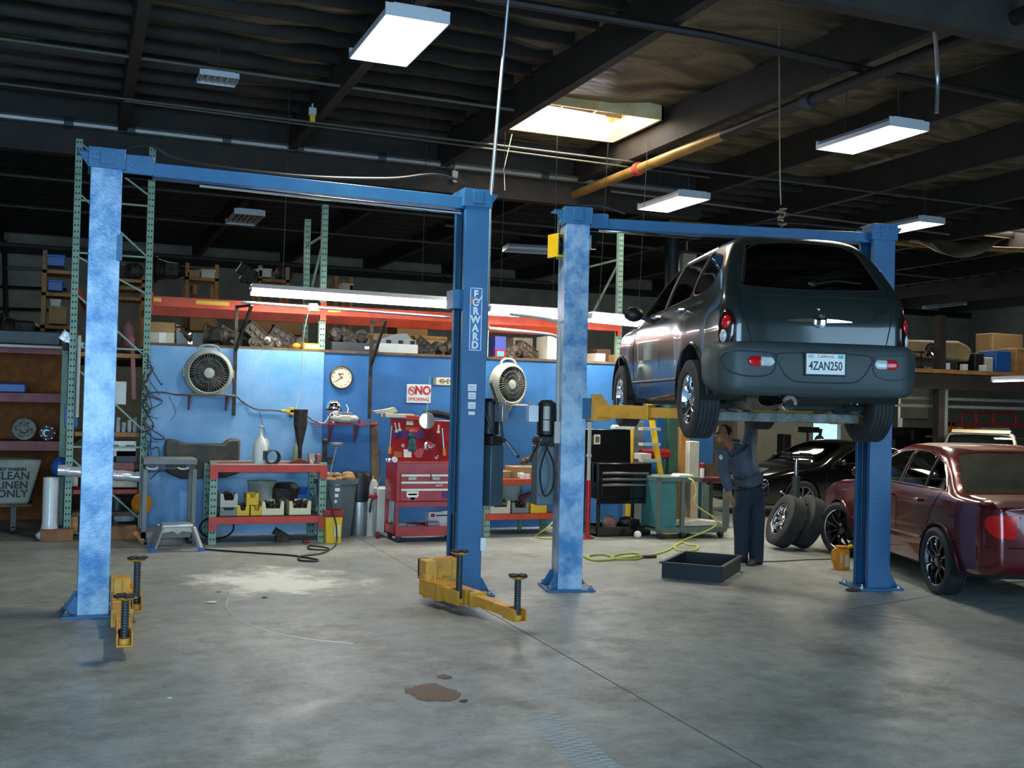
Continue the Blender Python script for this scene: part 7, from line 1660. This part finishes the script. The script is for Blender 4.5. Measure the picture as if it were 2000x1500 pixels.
# ---- hoses and cords on the floor
M_hose = mat('lime_air_hose', 'b6c050', .5, 0, var=.15)
def fl(px, py, z=.012): return F(px, py, z)
pts = [fl(1140, 1086), fl(1160, 1094), fl(1200, 1092), fl(1180, 1083), fl(1150, 1086), fl(1165, 1095), fl(1215, 1090), fl(1250, 1085), fl(1238, 1080), fl(1208, 1083), fl(1195, 1091), fl(1240, 1092), fl(1256, 1087)]
k = MB(); k.tube(catmull(pts, 10), .011, 6)
k.tube(catmull([fl(1262, 1086), fl(1300, 1076), fl(1330, 1060), fl(1345, 1064), fl(1362, 1066), fl(1358, 1074), fl(1335, 1076), fl(1318, 1070), fl(1333, 1056), Vector((F(1345, 1040).x, 12.2, .2)), P(1358, 985, 12.15), P(1360, 960, 12.15), P(1354, 940, 12.2), P(1342, 934, 12.3)], 8), .011, 6)
thing(k, 'air_hose', M_hose, 'lime yellow air hose looping on the floor up to the utility cart', 'hose')
k = MB(); k.tube(catmull([P(1092, 1005, 12.9), P(1070, 1030, 12.8), fl(1048, 1045), fl(1052, 1050), fl(1085, 1052), fl(1100, 1056)], 8), .011, 6); thing(k, 'air_hose', M_hose, 'lime hose dropping from the low bench left of the third column', 'hose')
k = MB(); a = fl(1255, 1088); k.box(a.x, a.x+.17, a.y-.035, a.y+.03, 0, .035); thing(k, 'air_gun', mat('brown_air_tool', '4a3028', .5), 'brown air tool at the end of the lime hose', 'tool', bevel=.012)
k = MB(); k.tube(catmull([fl(400, 1073), fl(470, 1078), fl(560, 1084), fl(590, 1088), fl(620, 1093), fl(615, 1096), fl(585, 1094), fl(590, 1086), fl(630, 1080), fl(655, 1065), P(657, 1030, 12.6), P(650, 1000, 12.7), P(641, 960, 12.9)], 8), .010, 6)
k.tube(catmull([fl(605, 1066), fl(640, 1070), fl(635, 1074), fl(605, 1072)], 8, True), .009, 6, closed=True)
thing(k, 'extension_cable', M_black, 'black cord on the floor winding up to the right end of the workbench', 'cord')
k = MB(); k.tube(catmull([fl(1485, 1097), fl(1530, 1096), fl(1580, 1093), fl(1625, 1092)], 5), .006, 5); thing(k, 'thin_cord', M_black, 'thin dark cord on the floor right of the mechanic', 'cord')
# ---- marks and litter on the floor
def stain_mat(name, col, rough, sc, lo, hi, R=1.0):
    m = bpy.data.materials.new(name); m.use_nodes = True; nt = m.node_tree; L = nt.links; b = nt.nodes['Principled BSDF']; tc = nt.nodes.new('ShaderNodeTexCoord')
    b.inputs['Base Color'].default_value = (*lin(col), 1); b.inputs['Roughness'].default_value = rough
    n = nt.nodes.new('ShaderNodeTexNoise'); n.inputs['Scale'].default_value = sc; n.inputs['Detail'].default_value = 8; n.inputs['Roughness'].default_value = .7; L.new(tc.outputs['Object'], n.inputs['Vector'])
    g = nt.nodes.new('ShaderNodeVectorMath'); g.operation = 'LENGTH'; mp = nt.nodes.new('ShaderNodeMapping'); mp.inputs['Location'].default_value = (-1, -1, 0); mp.inputs['Scale'].default_value = (2, 2, 0)
    L.new(tc.outputs['Generated'], mp.inputs['Vector']); L.new(mp.outputs[0], g.inputs[0])
    s = nt.nodes.new('ShaderNodeMath'); s.operation = 'MULTIPLY_ADD'; s.inputs[1].default_value = -.42*R; s.inputs[2].default_value = .22; L.new(g.outputs['Value'], s.inputs[0])
    a = nt.nodes.new('ShaderNodeMath'); a.operation = 'ADD'; L.new(n.outputs['Fac'], a.inputs[0]); L.new(s.outputs[0], a.inputs[1])
    r = nt.nodes.new('ShaderNodeMapRange'); r.inputs[1].default_value = lo; r.inputs[2].default_value = hi; L.new(a.outputs[0], r.inputs[0]); L.new(r.outputs[0], b.inputs['Alpha'])
    return m
def patch(name, cx, cy, rx, ry, m, lab, cat, kind=None, z=.003):
    k = MB(); n = 40; c = [(cx+rx*math.cos(2*PI*i/n), cy+ry*math.sin(2*PI*i/n), z) for i in range(n)]; k.face(c)
    o = thing(k, name, m, lab, cat); 
    if kind: o['kind'] = kind
    return o
patch('absorbent_powder', 1.78, 10.15, 1.0, 1.25, stain_mat('white_absorbent_powder', 'dfe4e0', .9, 1.6, .36, .60), 'spread of white absorbent powder on the floor between the left lift columns', 'powder', 'stuff')
q = F(845, 1352); patch('oil_puddle', q.x, q.y, .16, .22, stain_mat('brown_oil', '5a4426', .5, 3, .30, .40), 'brown oil puddle on the floor in the middle foreground', 'puddle', 'stuff')
q = F(868, 1322); patch('oil_spot', q.x, q.y, .05, .06, stain_mat('brown_oil_b', '4a4030', .5, 5, .30, .40), 'small oil spot just above the brown puddle', 'puddle', 'stuff')
for i, (px, py, r, m_, lab) in enumerate([(413, 1178, .03, M_cream, 'torn cream scrap on the floor left of the powder'), (331, 1364, .01, M_tex, 'white speck of paper on the floor at the lower left'), (905, 1370, .018, M_castd, 'dark scrap on the floor right of the brown puddle'), (517, 1168, .018, M_castd, 'dark pebble of dirt on the near edge of the powder'), (427, 1157, .015, M_castd, 'small dark bit of dirt at the left edge of the powder'), (800, 1095, .012, M_tex, 'white speck on the floor before the red tool cart'), (690, 1042, .04, M_tex, 'white scrap on the floor before the black canister'), (1448, 1118, .015, M_castd, 'dark scrap by the shoe of the mechanic')]):
    q = F(px, py); k = MB(); k.ball((q.x, q.y, r*.3), r, (1.6, 1, .3), 8); thing(k, 'litter', m_, lab, 'litter')

k = MB(); k.tube(catmull([fl(445, 1168, .002), fl(443, 1185, .002), fl(465, 1208, .002), fl(520, 1232, .002), fl(600, 1248, .002), fl(690, 1257, .002)], 10), .004, 4); thing(k, 'chalk_line', M_tex, 'thin curved white scrape line on the floor below the powder', 'mark')
k = MB(); 
for i in range(17):
    for j in range(4):
        q = F(1030+i*7.5+j*16, 1405+i*6.5-j*4); a_ = .5
        k.prism([(-.035, -.006), (.035, -.012), (.035, .004), (-.035, .010)], lambda u, v, s: (q.x+u*.8, q.y+v*1.3, .001+s), 0, .001)
o = thing(k, 'tire_track', mat('pale_track_dust', 'b4bcbc', .9, 0, var=.2), 'pale tire tread track on the floor at the bottom centre', 'track'); o['kind'] = 'stuff'
# ------------------------------------------------------------------ the mechanic
def skin(name, nodes, edges, m, parent, root, sub=2):
    keys = list(nodes); me = bpy.data.meshes.new(name)
    me.from_pydata([tuple(nodes[k][0]) for k in keys], [(keys.index(a), keys.index(b)) for a, b in edges], []); me.update()
    o = bpy.data.objects.new(name, me); COL.objects.link(o); o.parent = parent
    md = o.modifiers.new('skin', 'SKIN'); md.use_smooth_shade = True; md.branch_smoothing = .6
    if not me.skin_vertices:
        bpy.context.view_layer.objects.active = o
    sv = me.skin_vertices[0].data
    for i, k in enumerate(keys):
        r = nodes[k][1]; sv[i].radius = (r, r) if not isinstance(r, tuple) else r
        sv[i].use_root = (k == root)
    s = o.modifiers.new('sub', 'SUBSURF'); s.levels = sub; s.render_levels = sub
    me.materials.append(m); return o
YM = 10.12; base = F(1462, 1104); base = Vector((base.x, base.y+.06, 0))
man = T('person', 'person in dark blue work clothes leaning back under the raised car, one arm up', 'person', base)
def J(px, py, dy=0.0): return P(px, py, base.y+dy)-base
M_skin = mat('warm_brown_skin', 'a8704e', .55, 0, var=.1); M_shirt = mat('blue_grey_work_shirt', '565c66', .85, 0, col2='404650', scale=9, bump=.25, bscale=12)
M_trous = mat('navy_trousers', '222e3e', .85, 0, col2='18212b', scale=6, bump=.25, bscale=10)
N = {'pelvis': (J(1462, 958), .09), 'spine': (J(1455, 925), .09), 'chest': (J(1441, 892), .10), 'neck': (J(1424, 874, -.02), .055), 'neck2': (J(1418, 864, -.04), .052),
     'skull': (J(1412, 850, -.05), .078), 'crown': (J(1409, 838, -.03), .074), 'top': (J(1408, 831, .0), .045), 'chin': (J(1402, 861, -.11), .036), 'nose': (J(1398, 850, -.135), .020), 'nose2': (J(1396.5, 849, -.155), .010),
     'shR': (J(1408, 886, -.04), .055), 'elR': (J(1413, 922, -.06), .038), 'wrR': (J(1424, 954, -.10), .027), 'paR': (J(1427, 966, -.11), (.040, .02)), 'paR2': (J(1429, 973, -.115), (.036, .018)),
     'shL': (J(1460, 871, .02), .055), 'elL': (J(1467, 832, .0), .038), 'wrL': (J(1456, 794, -.08), .027), 'paL': (J(1453, 783, -.09), (.038, .02)), 'paL2': (J(1451, 776, -.095), (.034, .018)),
     'hiR': (J(1453, 968, -.0), .07), 'knR': (J(1448, 1022, -.04), .052), 'anR': (J(1449, 1082, .07), .036),
     'hiL': (J(1473, 968, .0), .07), 'knL': (J(1476, 1025, -.05), .052), 'anL': (J(1475, 1088, .0), .036)}
E_ = [('pelvis', 'spine'), ('spine', 'chest'), ('chest', 'neck'), ('neck', 'neck2'), ('neck2', 'skull'), ('skull', 'crown'), ('crown', 'top'), ('skull', 'chin'), ('skull', 'nose'), ('nose', 'nose2'),
      ('chest', 'shR'), ('shR', 'elR'), ('elR', 'wrR'), ('wrR', 'paR'), ('paR', 'paR2'), ('chest', 'shL'), ('shL', 'elL'), ('elL', 'wrL'), ('wrL', 'paL'), ('paL', 'paL2'),
      ('pelvis', 'hiR'), ('hiR', 'knR'), ('knR', 'anR'), ('pelvis', 'hiL'), ('hiL', 'knL'), ('knL', 'anL')]
def fingers(tag_, palm, pb, dirv, side, curl):
    """four unequal bent fingers and a thumb leaving the side of the palm"""
    d = Vector(dirv).normalized(); s = Vector(side).normalized(); n = d.cross(s).normalized()*curl
    for i, (off, L_) in enumerate(((-.028, .062), (-.009, .075), (.010, .070), (.028, .055))):
        a = palm+s*off*.9+d*.012; b = a+d*L_*.5+n*.008; c = b+d*L_*.36+n*.022; e = c+d*L_*.2+n*.022
        for j, (q, r) in enumerate(((a, .0095), (b, .0088), (c, .008), (e, .0065))): N['%s%d_%d' % (tag_, i, j)] = (q, r)
        E_.append((pb, '%s%d_0' % (tag_, i))); E_.extend([('%s%d_%d' % (tag_, i, j), '%s%d_%d' % (tag_, i, j+1)) for j in range(3)])
    a = palm-d*.035-s*.038; b = a+d*.028-s*.018+n*.01; c = b+d*.028-s*.004+n*.016
    for j, (q, r) in enumerate(((a, .012), (b, .0105), (c, .008))): N['%st_%d' % (tag_, j)] = (q, r)
    E_.append((pb[:-1] if pb.endswith('2') else pb, '%st_0' % tag_)); E_.extend([('%st_0' % tag_, '%st_1' % tag_), ('%st_1' % tag_, '%st_2' % tag_)])
fingers('fr', N['paR2'][0], 'paR2', N['paR2'][0]-N['wrR'][0], (.8, -.5, .1), 1)
fingers('fl', N['paL2'][0], 'paL2', N['paL2'][0]-N['wrL'][0], (.9, .3, .2), -1)
skin('body', N, E_, M_skin, man, 'pelvis')
def ear(px, py, dy):
    k = MB(); k.ball(J(px, py, dy), .028, (.5, .9, 1.1), 10); k.build('ear', M_skin, man)
ear(1417, 850, -.115)
# cap, hair, eyes, mouth
k = MB(); c = J(1410, 838, -.03); R_ = Matrix.Rotation(-.7, 3, 'Y')
k.ball(J(1413, 844, -.02), .094, (1, 1, .96), 16)
bm_ = k.bm
up = (J(1408, 831, 0)-J(1412, 850, -.05)).normalized(); up = (up+Vector((.55, .5, .1))).normalized(); cc = J(1413, 844, -.02)
bmesh.ops.delete(bm_, geom=[v for v in bm_.verts if (v.co-cc).dot(up) < .01], context='VERTS')
k.build('hair', mat('short_dark_hair', '1c1816', .8, 0, var=.3, bump=.5, bscale=60), man, recalc=False)
for px, py, dy in ((1399.5, 846, -.125), (1402.5, 845, -.135)): 
    k = MB(); k.ball(J(px, py, dy+.012), .010, (1, 1, .8), 8); k.build('eye', M_ink, man)
k = MB(); k.ball(J(1399, 856, -.138), .016, (1, .6, .35), 8); k.build('mouth', mat('lip', '6a3a30', .6, var=0), man)
# shirt: torso with both sleeves, collar
S = {'hem0': (J(1464, 949), (.19, .155)), 'hem': (J(1463, 944), (.20, .165)), 'waist': (J(1458, 924), (.205, .17)), 'mid': (J(1450, 906), (.215, .175)), 'chest': (J(1440, 889), (.21, .17)), 'yoke': (J(1431, 876, -.0), (.14, .12)), 'collar': (J(1424, 869, -.02), .075),
     'shR': (J(1412, 887, -.03), .095), 'uaR': (J(1409, 905, -.05), .082), 'elR': (J(1413, 923, -.06), .072), 'faR': (J(1419, 941, -.08), .062), 'wrR': (J(1424, 956, -.10), .048), 'cuR': (J(1425, 959, -.10), .046),
     'shL': (J(1459, 874, .02), .105), 'uaL': (J(1466, 855, .01), .09), 'elL': (J(1468, 832, .0), .078), 'faL': (J(1463, 812, -.04), .064), 'wrL': (J(1457, 796, -.075), .05), 'cuL': (J(1456, 793, -.08), .048)}
SE = [('hem0', 'hem'), ('hem', 'waist'), ('waist', 'mid'), ('mid', 'chest'), ('chest', 'yoke'), ('yoke', 'collar'), ('chest', 'shR'), ('shR', 'uaR'), ('uaR', 'elR'), ('elR', 'faR'), ('faR', 'wrR'), ('wrR', 'cuR'), ('chest', 'shL'), ('shL', 'uaL'), ('uaL', 'elL'), ('elL', 'faL'), ('faL', 'wrL'), ('wrL', 'cuL')]
skin('shirt', S, SE, M_shirt, man, 'mid')
W2 = {'waist0': (J(1462, 936), (.17, .14)), 'waist': (J(1463, 944), (.195, .16)), 'seat': (J(1463, 962), (.205, .18)), 'hiR': (J(1452, 980, -.0), .128), 'thR': (J(1448, 1002, -.02), .108), 'knR': (J(1447, 1026, -.03), .09), 'shR': (J(1449, 1054, .02), .09), 'hmR': (J(1447.5, 1088, .07), .084), 'hnR': (J(1449.5, 1091, .07), .08),
      'hiL': (J(1474, 980, .0), .13), 'thL': (J(1477, 1004, -.02), .11), 'knL': (J(1478, 1029, -.04), .092), 'shL': (J(1477, 1057, -.01), .092), 'hmL': (J(1477, 1096, .0), .086), 'hnL': (J(1475.5, 1099, .0), .082)}
skin('trousers', W2, [('waist0', 'waist'), ('waist', 'seat'), ('seat', 'hiR'), ('hiR', 'thR'), ('thR', 'knR'), ('knR', 'shR'), ('shR', 'hmR'), ('hmR', 'hnR'), ('seat', 'hiL'), ('hiL', 'thL'), ('thL', 'knL'), ('knL', 'shL'), ('shL', 'hmL'), ('hmL', 'hnL')], M_trous, man, 'seat')
bl = [(J(1463, 943).x+.178*math.cos(a), J(1463, 943).y+.155*math.sin(a), J(1463, 949).z+.02*math.cos(a)) for a in [2*PI*i/28 for i in range(28)]]
k = MB(); k.tube(bl, .016, 6, closed=True); k.build('belt', mat('black_leather', '1a1614', .5, var=.2), man)
for px, py, dx, dy in ((1449, 1090, .0, .08), (1474, 1103, .0, .0)):
    p = F(px, py)-base; p.z = 0
    if px < 1460: p = Vector((N['anR'][0].x, N['anR'][0].y, 0))
    else: p = Vector((N['anL'][0].x, N['anL'][0].y, 0))
    d = Vector((-.78, -.62, 0)) if px > 1460 else Vector((-.97, -.24, 0)); s_ = Vector((-d.y, d.x, 0)); k = MB(); rows = []
    for u, w_, h in ((-.08, .022, .05), (-.07, .036, .09), (-.02, .042, .12), (.04, .042, .10), (.10, .046, .068), (.16, .044, .055), (.20, .030, .042), (.215, .012, .025)):
        c = p+d*u; rows.append([c+s_*w_*math.cos(a)+Vector((0, 0, max(.0, h*.5+h*.5*math.sin(a)))) for a in [2*PI*i/12 for i in range(12)]])
    V = k.grid(rows, closed_v=True); k.bm.faces.new(V[0]); k.bm.faces.new(V[-1]); k.build('shoe', mat('brown_work_shoe', '3c322a', .6, var=.2), man, ang=1.2)
k = MB(); k.cbox(J(1437, 876, -.16)+Vector((0, -.0, 0)), (.02, .006, .03)); k.cbox(J(1431, 880, -.16), (.015, .006, .025)); k.build('pocket_pen', M_ink, man)
k = MB(); k.ball(J(1408, 893, -.105), .025, (1, .3, 1.2), 10); k.build('sleeve_patch', M_cream, man)

# ------------------------------------------------------------------ deep background
# wooden shelving on the storage deck, far back
def bgshelf(px0, px1, tops, Y, lab, name='wooden_shelf', top_px=None, m=M_wood, foot=ZD):
    x0, x1 = xx(px0, 550, Y), xx(px1, 550, Y); t = T(name, lab, 'shelf', (x0, Y, foot)); zt = zz((px0+px1)/2, top_px or tops[0]-20, Y)
    for x in (0, x1-x0-.06):
        for y in (0, .55): k = MB(); k.box(x, x+.06, y, y+.06, 0, zt-foot); k.build('post', m, t)
    for ty in tops: z = zz((px0+px1)/2, ty, Y)-foot; k = MB(); k.box(0, x1-x0, 0, .6, z-.05, z); k.build('shelf_board', m, t)
struct(MB().box(-6, 8.9, 16.5, 24.5, 2.335, 2.37), 'trim_50', M_woodd)
for x, y in ((-1.0, 16.8), (4, 16.8), (8.6, 16.8), (-1.0, 24), (4, 24), (8.6, 24)): trim(MB().box(x-.06, x+.06, y-.06, y+.06, 0, 2.335), M_woodd)
bgshelf(362, 427, [542, 590], 19, 'small wooden shelf unit on the storage deck left of the first strip light', top_px=515)
bgshelf(82, 152, [528, 572, 636], 17.5, 'wooden shelf unit on the storage deck behind the left rack', top_px=490)
bgshelf(225, 285, [545, 560, 580], 17.8, 'wooden shelf unit on the storage deck right of the leftmost column', top_px=540)
bgshelf(505, 565, [545, 590], 19.5, 'wooden shelf unit on the storage deck behind the long strip light', top_px=520)
bgshelf(655, 690, [575], 20, 'narrow wooden shelf unit behind the right end of the long strip light', top_px=540)
def bgbox(px0, px1, py0, py1, Y, m, lab, name='storage_box', cat='box', dep=.4):
    a, b = P(px0, py1, Y), P(px1, py1, Y); zt = zz((px0+px1)/2, py0, Y); k = MB(); k.box(a.x, b.x, Y, Y+dep, min(a.z, b.z), zt); k.box(a.x-.01, b.x+.01, Y-.01, Y+dep+.01, zt-.04, zt-.0)
    return thing(k, name, m, lab, cat, bevel=.01)
bgbox(89, 126, 497, 518, 17.5, M_bplast, 'blue plastic crate on the top board behind the left rack', 'storage_crate', 'crate')
bgbox(93, 122, 546, 567, 17.5, M_bplast, 'blue plastic crate on the second board behind the left rack', 'storage_crate', 'crate')
bgbox(98, 118, 584, 600, 17.5, M_cardw, 'small pale box on the third board behind the left rack')
bgbox(94, 130, 598, 632, 17.5, M_card, 'brown carton low on the shelf behind the left rack')
bgbox(366, 390, 527, 540, 19, M_card, 'brown box on the small wooden shelf unit, left of the white one')
bgbox(393, 420, 526, 542, 19, M_cardw, 'white box on top of the small wooden shelf unit')
bgbox(376, 384, 556, 575, 19, M_wood, 'upright board between the shelves of the small wooden unit')
bgbox(370, 420, 600, 645, 18.5, M_card, 'large brown carton under the orange beam left of the first bracket')
bgbox(505, 530, 524, 540, 19.5, M_cardw, 'white box behind the left half of the long strip light')
bgbox(668, 690, 553, 566, 20, M_cardw, 'pale box behind the right half of the long strip light')
bgbox(487, 600, 622, 650, 17.5, M_card, 'long brown carton just under the orange beam over the light blue wall')
bgbox(775, 835, 636, 668, 17.5, M_card, 'brown carton under the orange beam behind the dark castings', dep=.6)
k = MB(); q = P(250, 632, 15.4); k.lathe([(.08, 0), (.08, .25), (.04, .32), (.02, .36)], Matrix.Translation((q.x, 15.4, ZD)), 18); thing(k, 'fire_extinguisher', M_oldred, 'red bottle standing on the deck right of the leftmost column', 'bottle')
rl = ['dark machinery lump on the deck at the far left, below the wall sign', 'dark casting on the wooden unit right of the leftmost column', 'second dark casting on the wooden unit right of the leftmost column', 'dark machinery behind the small wooden shelf unit', 'dark machinery lump behind the start of the long strip light', 'dark machine part on the shelf behind the middle green uprights']
for i, (px, py, Y, s_) in enumerate([(50, 625, 17.5, .35), (235, 540, 17.8, .25), (262, 540, 17.8, .25), (340, 545, 19.2, .3), (490, 545, 19.4, .28), (560, 545, 19.8, .28)]):
    q = P(px, py, Y); cast_part(q.x, Y+.3, q.z-.05 if i else ZD, s_, 60+i, i % 3, M_castd, 'machine_part', rl[i])
# pipes and a lettered strip on the far left of the back wall
pipe([P(8, 470, 29.7), P(10, 560, 29.7), P(12, 640, 29.7)], .06, M_pipeb, 'wall_pipe', 'dark vertical pipe on the back wall at the far left')
for i, (y0, y1) in enumerate(((522, 528), (560, 566), (603, 606))):
    pipe([P(0, y0, 29.7), P(130, y1, 29.7)], .04, M_pipeb if i != 0 else M_conc2, 'wall_pipe', ['thin horizontal rail high on the back wall at the far left', 'middle horizontal rail on the back wall at the far left', 'low horizontal rail on the back wall at the far left'][i])
trim(MB().box(-6, 30, 29.85, 30, 5.25, 5.45), M_beam)
# black duct boxes and vertical exhaust stack behind the raised car
k = MB(); q = P(1312, 540, 20); k.cyl((q.x, 20, ZD), (q.x, 20, 5.74), .16, n=18); thing(k, 'exhaust_duct', M_dgrey, 'dark vertical duct rising behind the roof of the raised car', 'duct')
k = MB(); q = P(1345, 540, 20.5); k.box(q.x-.15, q.x+.2, 20.5, 20.9, zz(1345, 560, 20.5), zz(1345, 495, 20.5)); k.cyl((q.x, 20.6, 4.5), (q.x, 20.6, 5.74), .02, n=6); thing(k, 'hanging_heater', M_cardw, 'pale box under the roof behind the raised car', 'box', bevel=.01)
# storage platform at the right with its post
YP = 17.0; xa = xx(1758, 740, YP)
t = T('storage_platform', 'dark steel storage platform with timber edge at the right, above the cars', 'platform', (xa, YP, 0))
zpl = zz(1850, 722, YP)
k = MB(); k.box(0, 9.5, 0, 4, zpl-.10, zpl-.04); k.mi = 1; k.box(0, 9.5, -.05, 0, zpl-.08, zpl); k.build('deck', [M_beam, M_wood], t)
k = MB(); k.box(0, 9.5, -.04, .02, zpl-.40, zpl-.10); k.build('edge_beam', M_beam, t)
for x in (xx(1838, 800, YP)-xa, xx(1838, 800, YP)-xa+4.5):
    k = MB(); k.box(x-.08, x+.08, -.02, .14, 0, zpl+1.1); k.build('post', mat('dark_green_post', '3c6450', .5) if False else M_beam, t)
    k = MB(); k.box(x+.085, x+.18, -.0, .12, 0, zpl-.4); k.build('post_flange', M_grey, t)
for z in (zpl-.62, zpl-.78):
    k = MB(); k.box(0, 6, .3, .38, z, z+.06); k.build('under_rail', M_grey, t)
# front clip of an old pale truck stored on the platform
q = P(1838, 700, YP+.5); xa2, xb2 = xx(1772, 690, YP+.4), xx(1900, 690, YP+.4)
t = T('truck_front', 'old cream truck front with round headlamp and grille lying on the platform', 'car part', (xa2, YP+.4, zpl))
W_ = xb2-xa2; zt_ = zz(1838, 664, YP+.4)-zpl; M_cr = mat('dirty_cream_paint', 'b09a70', .5, 0, col2='7c6848', scale=2)
k = MB(); k.prism([(-.5, .28), (W_*.95, .20), (W_, .45), (W_*.93, zt_-.08), (W_*.8, zt_), (-.5, zt_-.04)], lambda u, v, q_: (u, q_, v), 0, 1.1); k.build('fender_panel', M_cr, t, bevel=.05)
lx = xx(1816, 685, YP+.4)-xa2; lz = zz(1816, 685, YP+.4)-zpl
k = MB(); k.lathe([(.15, 0), (.16, .03), (.12, .05), (.001, .02)], Matrix.Translation((lx, 0, lz)) @ Matrix.Rotation(PI/2, 4, 'X'), 26); k.build('headlamp', M_chrome, t)
for i in range(5):
    k = MB(); x = -.35+i*.17; k.box(x, x+.035, -.02, .0, .05, .34); k.build('grille_bar', M_chrome, t)
k = MB(); k.box(-.5, lx+.2, -.03, .0, .02, .06); k.box(-.5, lx+.2, -.03, .0, .34, .38); k.build('grille_frame', M_chrome, t)
for i, (a, b, c, d, m_, lab) in enumerate([(1904, 1922, 690, 716, M_black, 'dark open crate on the platform right of the post'), (1925, 1940, 698, 716, M_cardw, 'small white can on the platform'), (1945, 1975, 685, 712, M_bplast, 'blue box on the platform near the right edge'), (1938, 1998, 652, 690, M_card, 'large brown carton at the back of the platform at the right edge'), (1985, 2010, 680, 712, M_wood, 'wooden crate at the right end of the platform')]):
    Y = YP+.3+(1.2 if i == 3 else 0); a_, b_ = P(a, d, Y), P(b, d, Y); k = MB(); k.box(a_.x, b_.x, Y, Y+.5, zpl-.02, zz((a+b)/2, c, Y)); thing(k, 'storage_box', m_, lab, 'box', bevel=.02)
for i, px in enumerate((1849, 1884, 1921)):
    q = P(px, 716, YP+.1); k = MB(); k.cbox((q.x, YP+.12, zpl+.07), (.11, .12, .13)); thing(k, 'foam_block', M_tex, ['left white block on the front edge of the platform', 'middle white block on the front edge of the platform', 'right white block on the front edge of the platform'][i], 'block', 'white blocks on the platform edge', bevel=.01)
# rack of boxes and red frames behind the pickup truck
YK = 19.0; xa = xx(1852, 835, YK)
t = T('orange_rack', 'orange and red metal rack behind the pale pickup truck', 'rack', (xa, YK, 0))
z0 = zz(1900, 828, YK); k = MB(); k.box(0, 3.5, 0, .08, z0-.06, z0+.03); k.build('top_beam', M_redbeam, t)
for x in (-.0, .12, 3.4): k = MB(); k.box(x, x+.06, 0, .06, 0, z0+.02); k.build('post', M_oplast, t)
k = MB(); k.box(0, 3.5, .0, .7, z0-.34, z0-.3); k.build('shelf', M_wood, t)
for px0, px1 in ((1885, 1910), (1914, 1945), (1948, 1990)):
    a, b = xx(px0, 815, YK)-xa, xx(px1, 815, YK)-xa; zt_ = zz(1920, 806, YK); k = MB(); k.tube(catmull([(a, .1, z0), (a, .1, zt_-.04), (a+.06, .1, zt_), (b-.06, .1, zt_), (b, .1, zt_-.04), (b, .1, z0)], 4), .03, 6); k.build('seat_frame', M_redbeam if px0 != 1914 else M_orbeam, t)
for i, (a, b, m_) in enumerate([(1862, 1873, M_wood), (1876, 1888, M_tex), (1895, 1912, M_oplast), (1925, 1958, M_tex), (1960, 1980, M_tex)]):
    x0_, x1_ = xx(a, 840, YK), xx(b, 840, YK); k = MB(); k.box(x0_, x1_, YK+.1, YK+.5, z0-.3, z0-.08); thing(k, 'parts_box', m_, ['tan box', 'narrow white box', 'orange box', 'long white box', 'short white box'][i]+' on the orange rack behind the pickup truck', 'box', bevel=.01)
# pale panels, bench and machines on the wall beyond the black coupe
YQ = 24.0
def wallpanel(px0, px1, py0, py1, Y, m, lab, name, cat, dep=.3, bev=.02):
    a, b = P(px0, py1, Y), P(px1, py1, Y); k = MB(); k.box(a.x, b.x, Y, Y+dep, 0 if py1 > 880 else min(a.z, b.z), zz((px0+px1)/2, py0, Y)); return thing(k, name, m, lab, cat, bevel=bev)
M_pale = mat('pale_plaster', 'c2bca6', .8, 0, col2='a8a28e', scale=1.5)
k = MB(); a, b = xx(1440, 850, 26), xx(1586, 850, 26); k.box(a, b, 26, 26.2, 0, 3.0); struct(k, 'wall_back_room', M_pale)
k = MB(); a, b = xx(1652, 850, 26), xx(1700, 850, 26); k.box(a, b, 26, 26.2, 0, 3.0); struct(k, 'wall_back_room_right', M_pale)
k = MB(); a, b = xx(1762, 850, 27), xx(2060, 850, 27); k.box(a, b, 27, 27.2, 0, zz(1900, 735, 27)); struct(k, 'wall_back_shed', mat('grey_cladding', '8b8d84', .8, 0, col2='787a72', scale=.8))
k = MB(); a, b = xx(1760, 850, 26.8), xx(1815, 850, 26.8); k.box(a, b, 26.85, 26.95, 1.6, zz(1790, 758, 26.8)); struct(k, 'trim_60', M_pale)
wallpanel(1530, 1545, 848, 900, 23, M_black, 'dark upholstered machine standing before the pale far wall', 'machine', 'machine')
wallpanel(1443, 1458, 858, 905, 20, M_dgrey, 'dark grey cabinet just behind the raised arm of the mechanic', 'cabinet', 'cabinet')
k = MB(); q = P(1582, 870, 22); z1, z2 = zz(1582, 834, 22), zz(1582, 845, 22); k.box(q.x-.22, q.x+.28, 22, 22.2, z2, z1); k.cyl((q.x, 22.1, 0), (q.x, 22.1, z2), .03, n=8); k.box(q.x-.15, q.x+.15, 22, 22.2, zz(1582, 870, 22)-.04, zz(1582, 870, 22)); thing(k, 'drill_press', M_black, 'dark machine on a post silhouetted before the bright far doorway', 'machine')
k = MB(); q = P(1600, 872, 22.5); k.ball((q.x, 22.5, q.z+.14), .13, (1, 1, 1.2), 12); k.cyl((q.x, 22.5, q.z+.2), (q.x+.05, 22.5, q.z+.45), .04, n=8); k.box(q.x-.2, q.x+.9, 22.4, 22.7, q.z-.04, q.z); k.box(q.x+.0, q.x+.05, 22.4, 22.6, 0, q.z)
thing(k, 'bench_grinder', M_castd, 'dark grinder on a small bench before the bright far doorway', 'machine')
k = MB(); rnd = random.Random(9)
for i in range(9): 
    a = P(1765+i*8, 880, 20.5+.2*(i % 2)); k.box(a.x-.3, a.x+.25, 20.5, 21.3, 0, 1.1+rnd.uniform(-.2, .35))
thing(k, 'machinery_pile', M_black, 'dark mass of machinery behind the red saloon, right of the far column', 'machinery', bevel=.05)
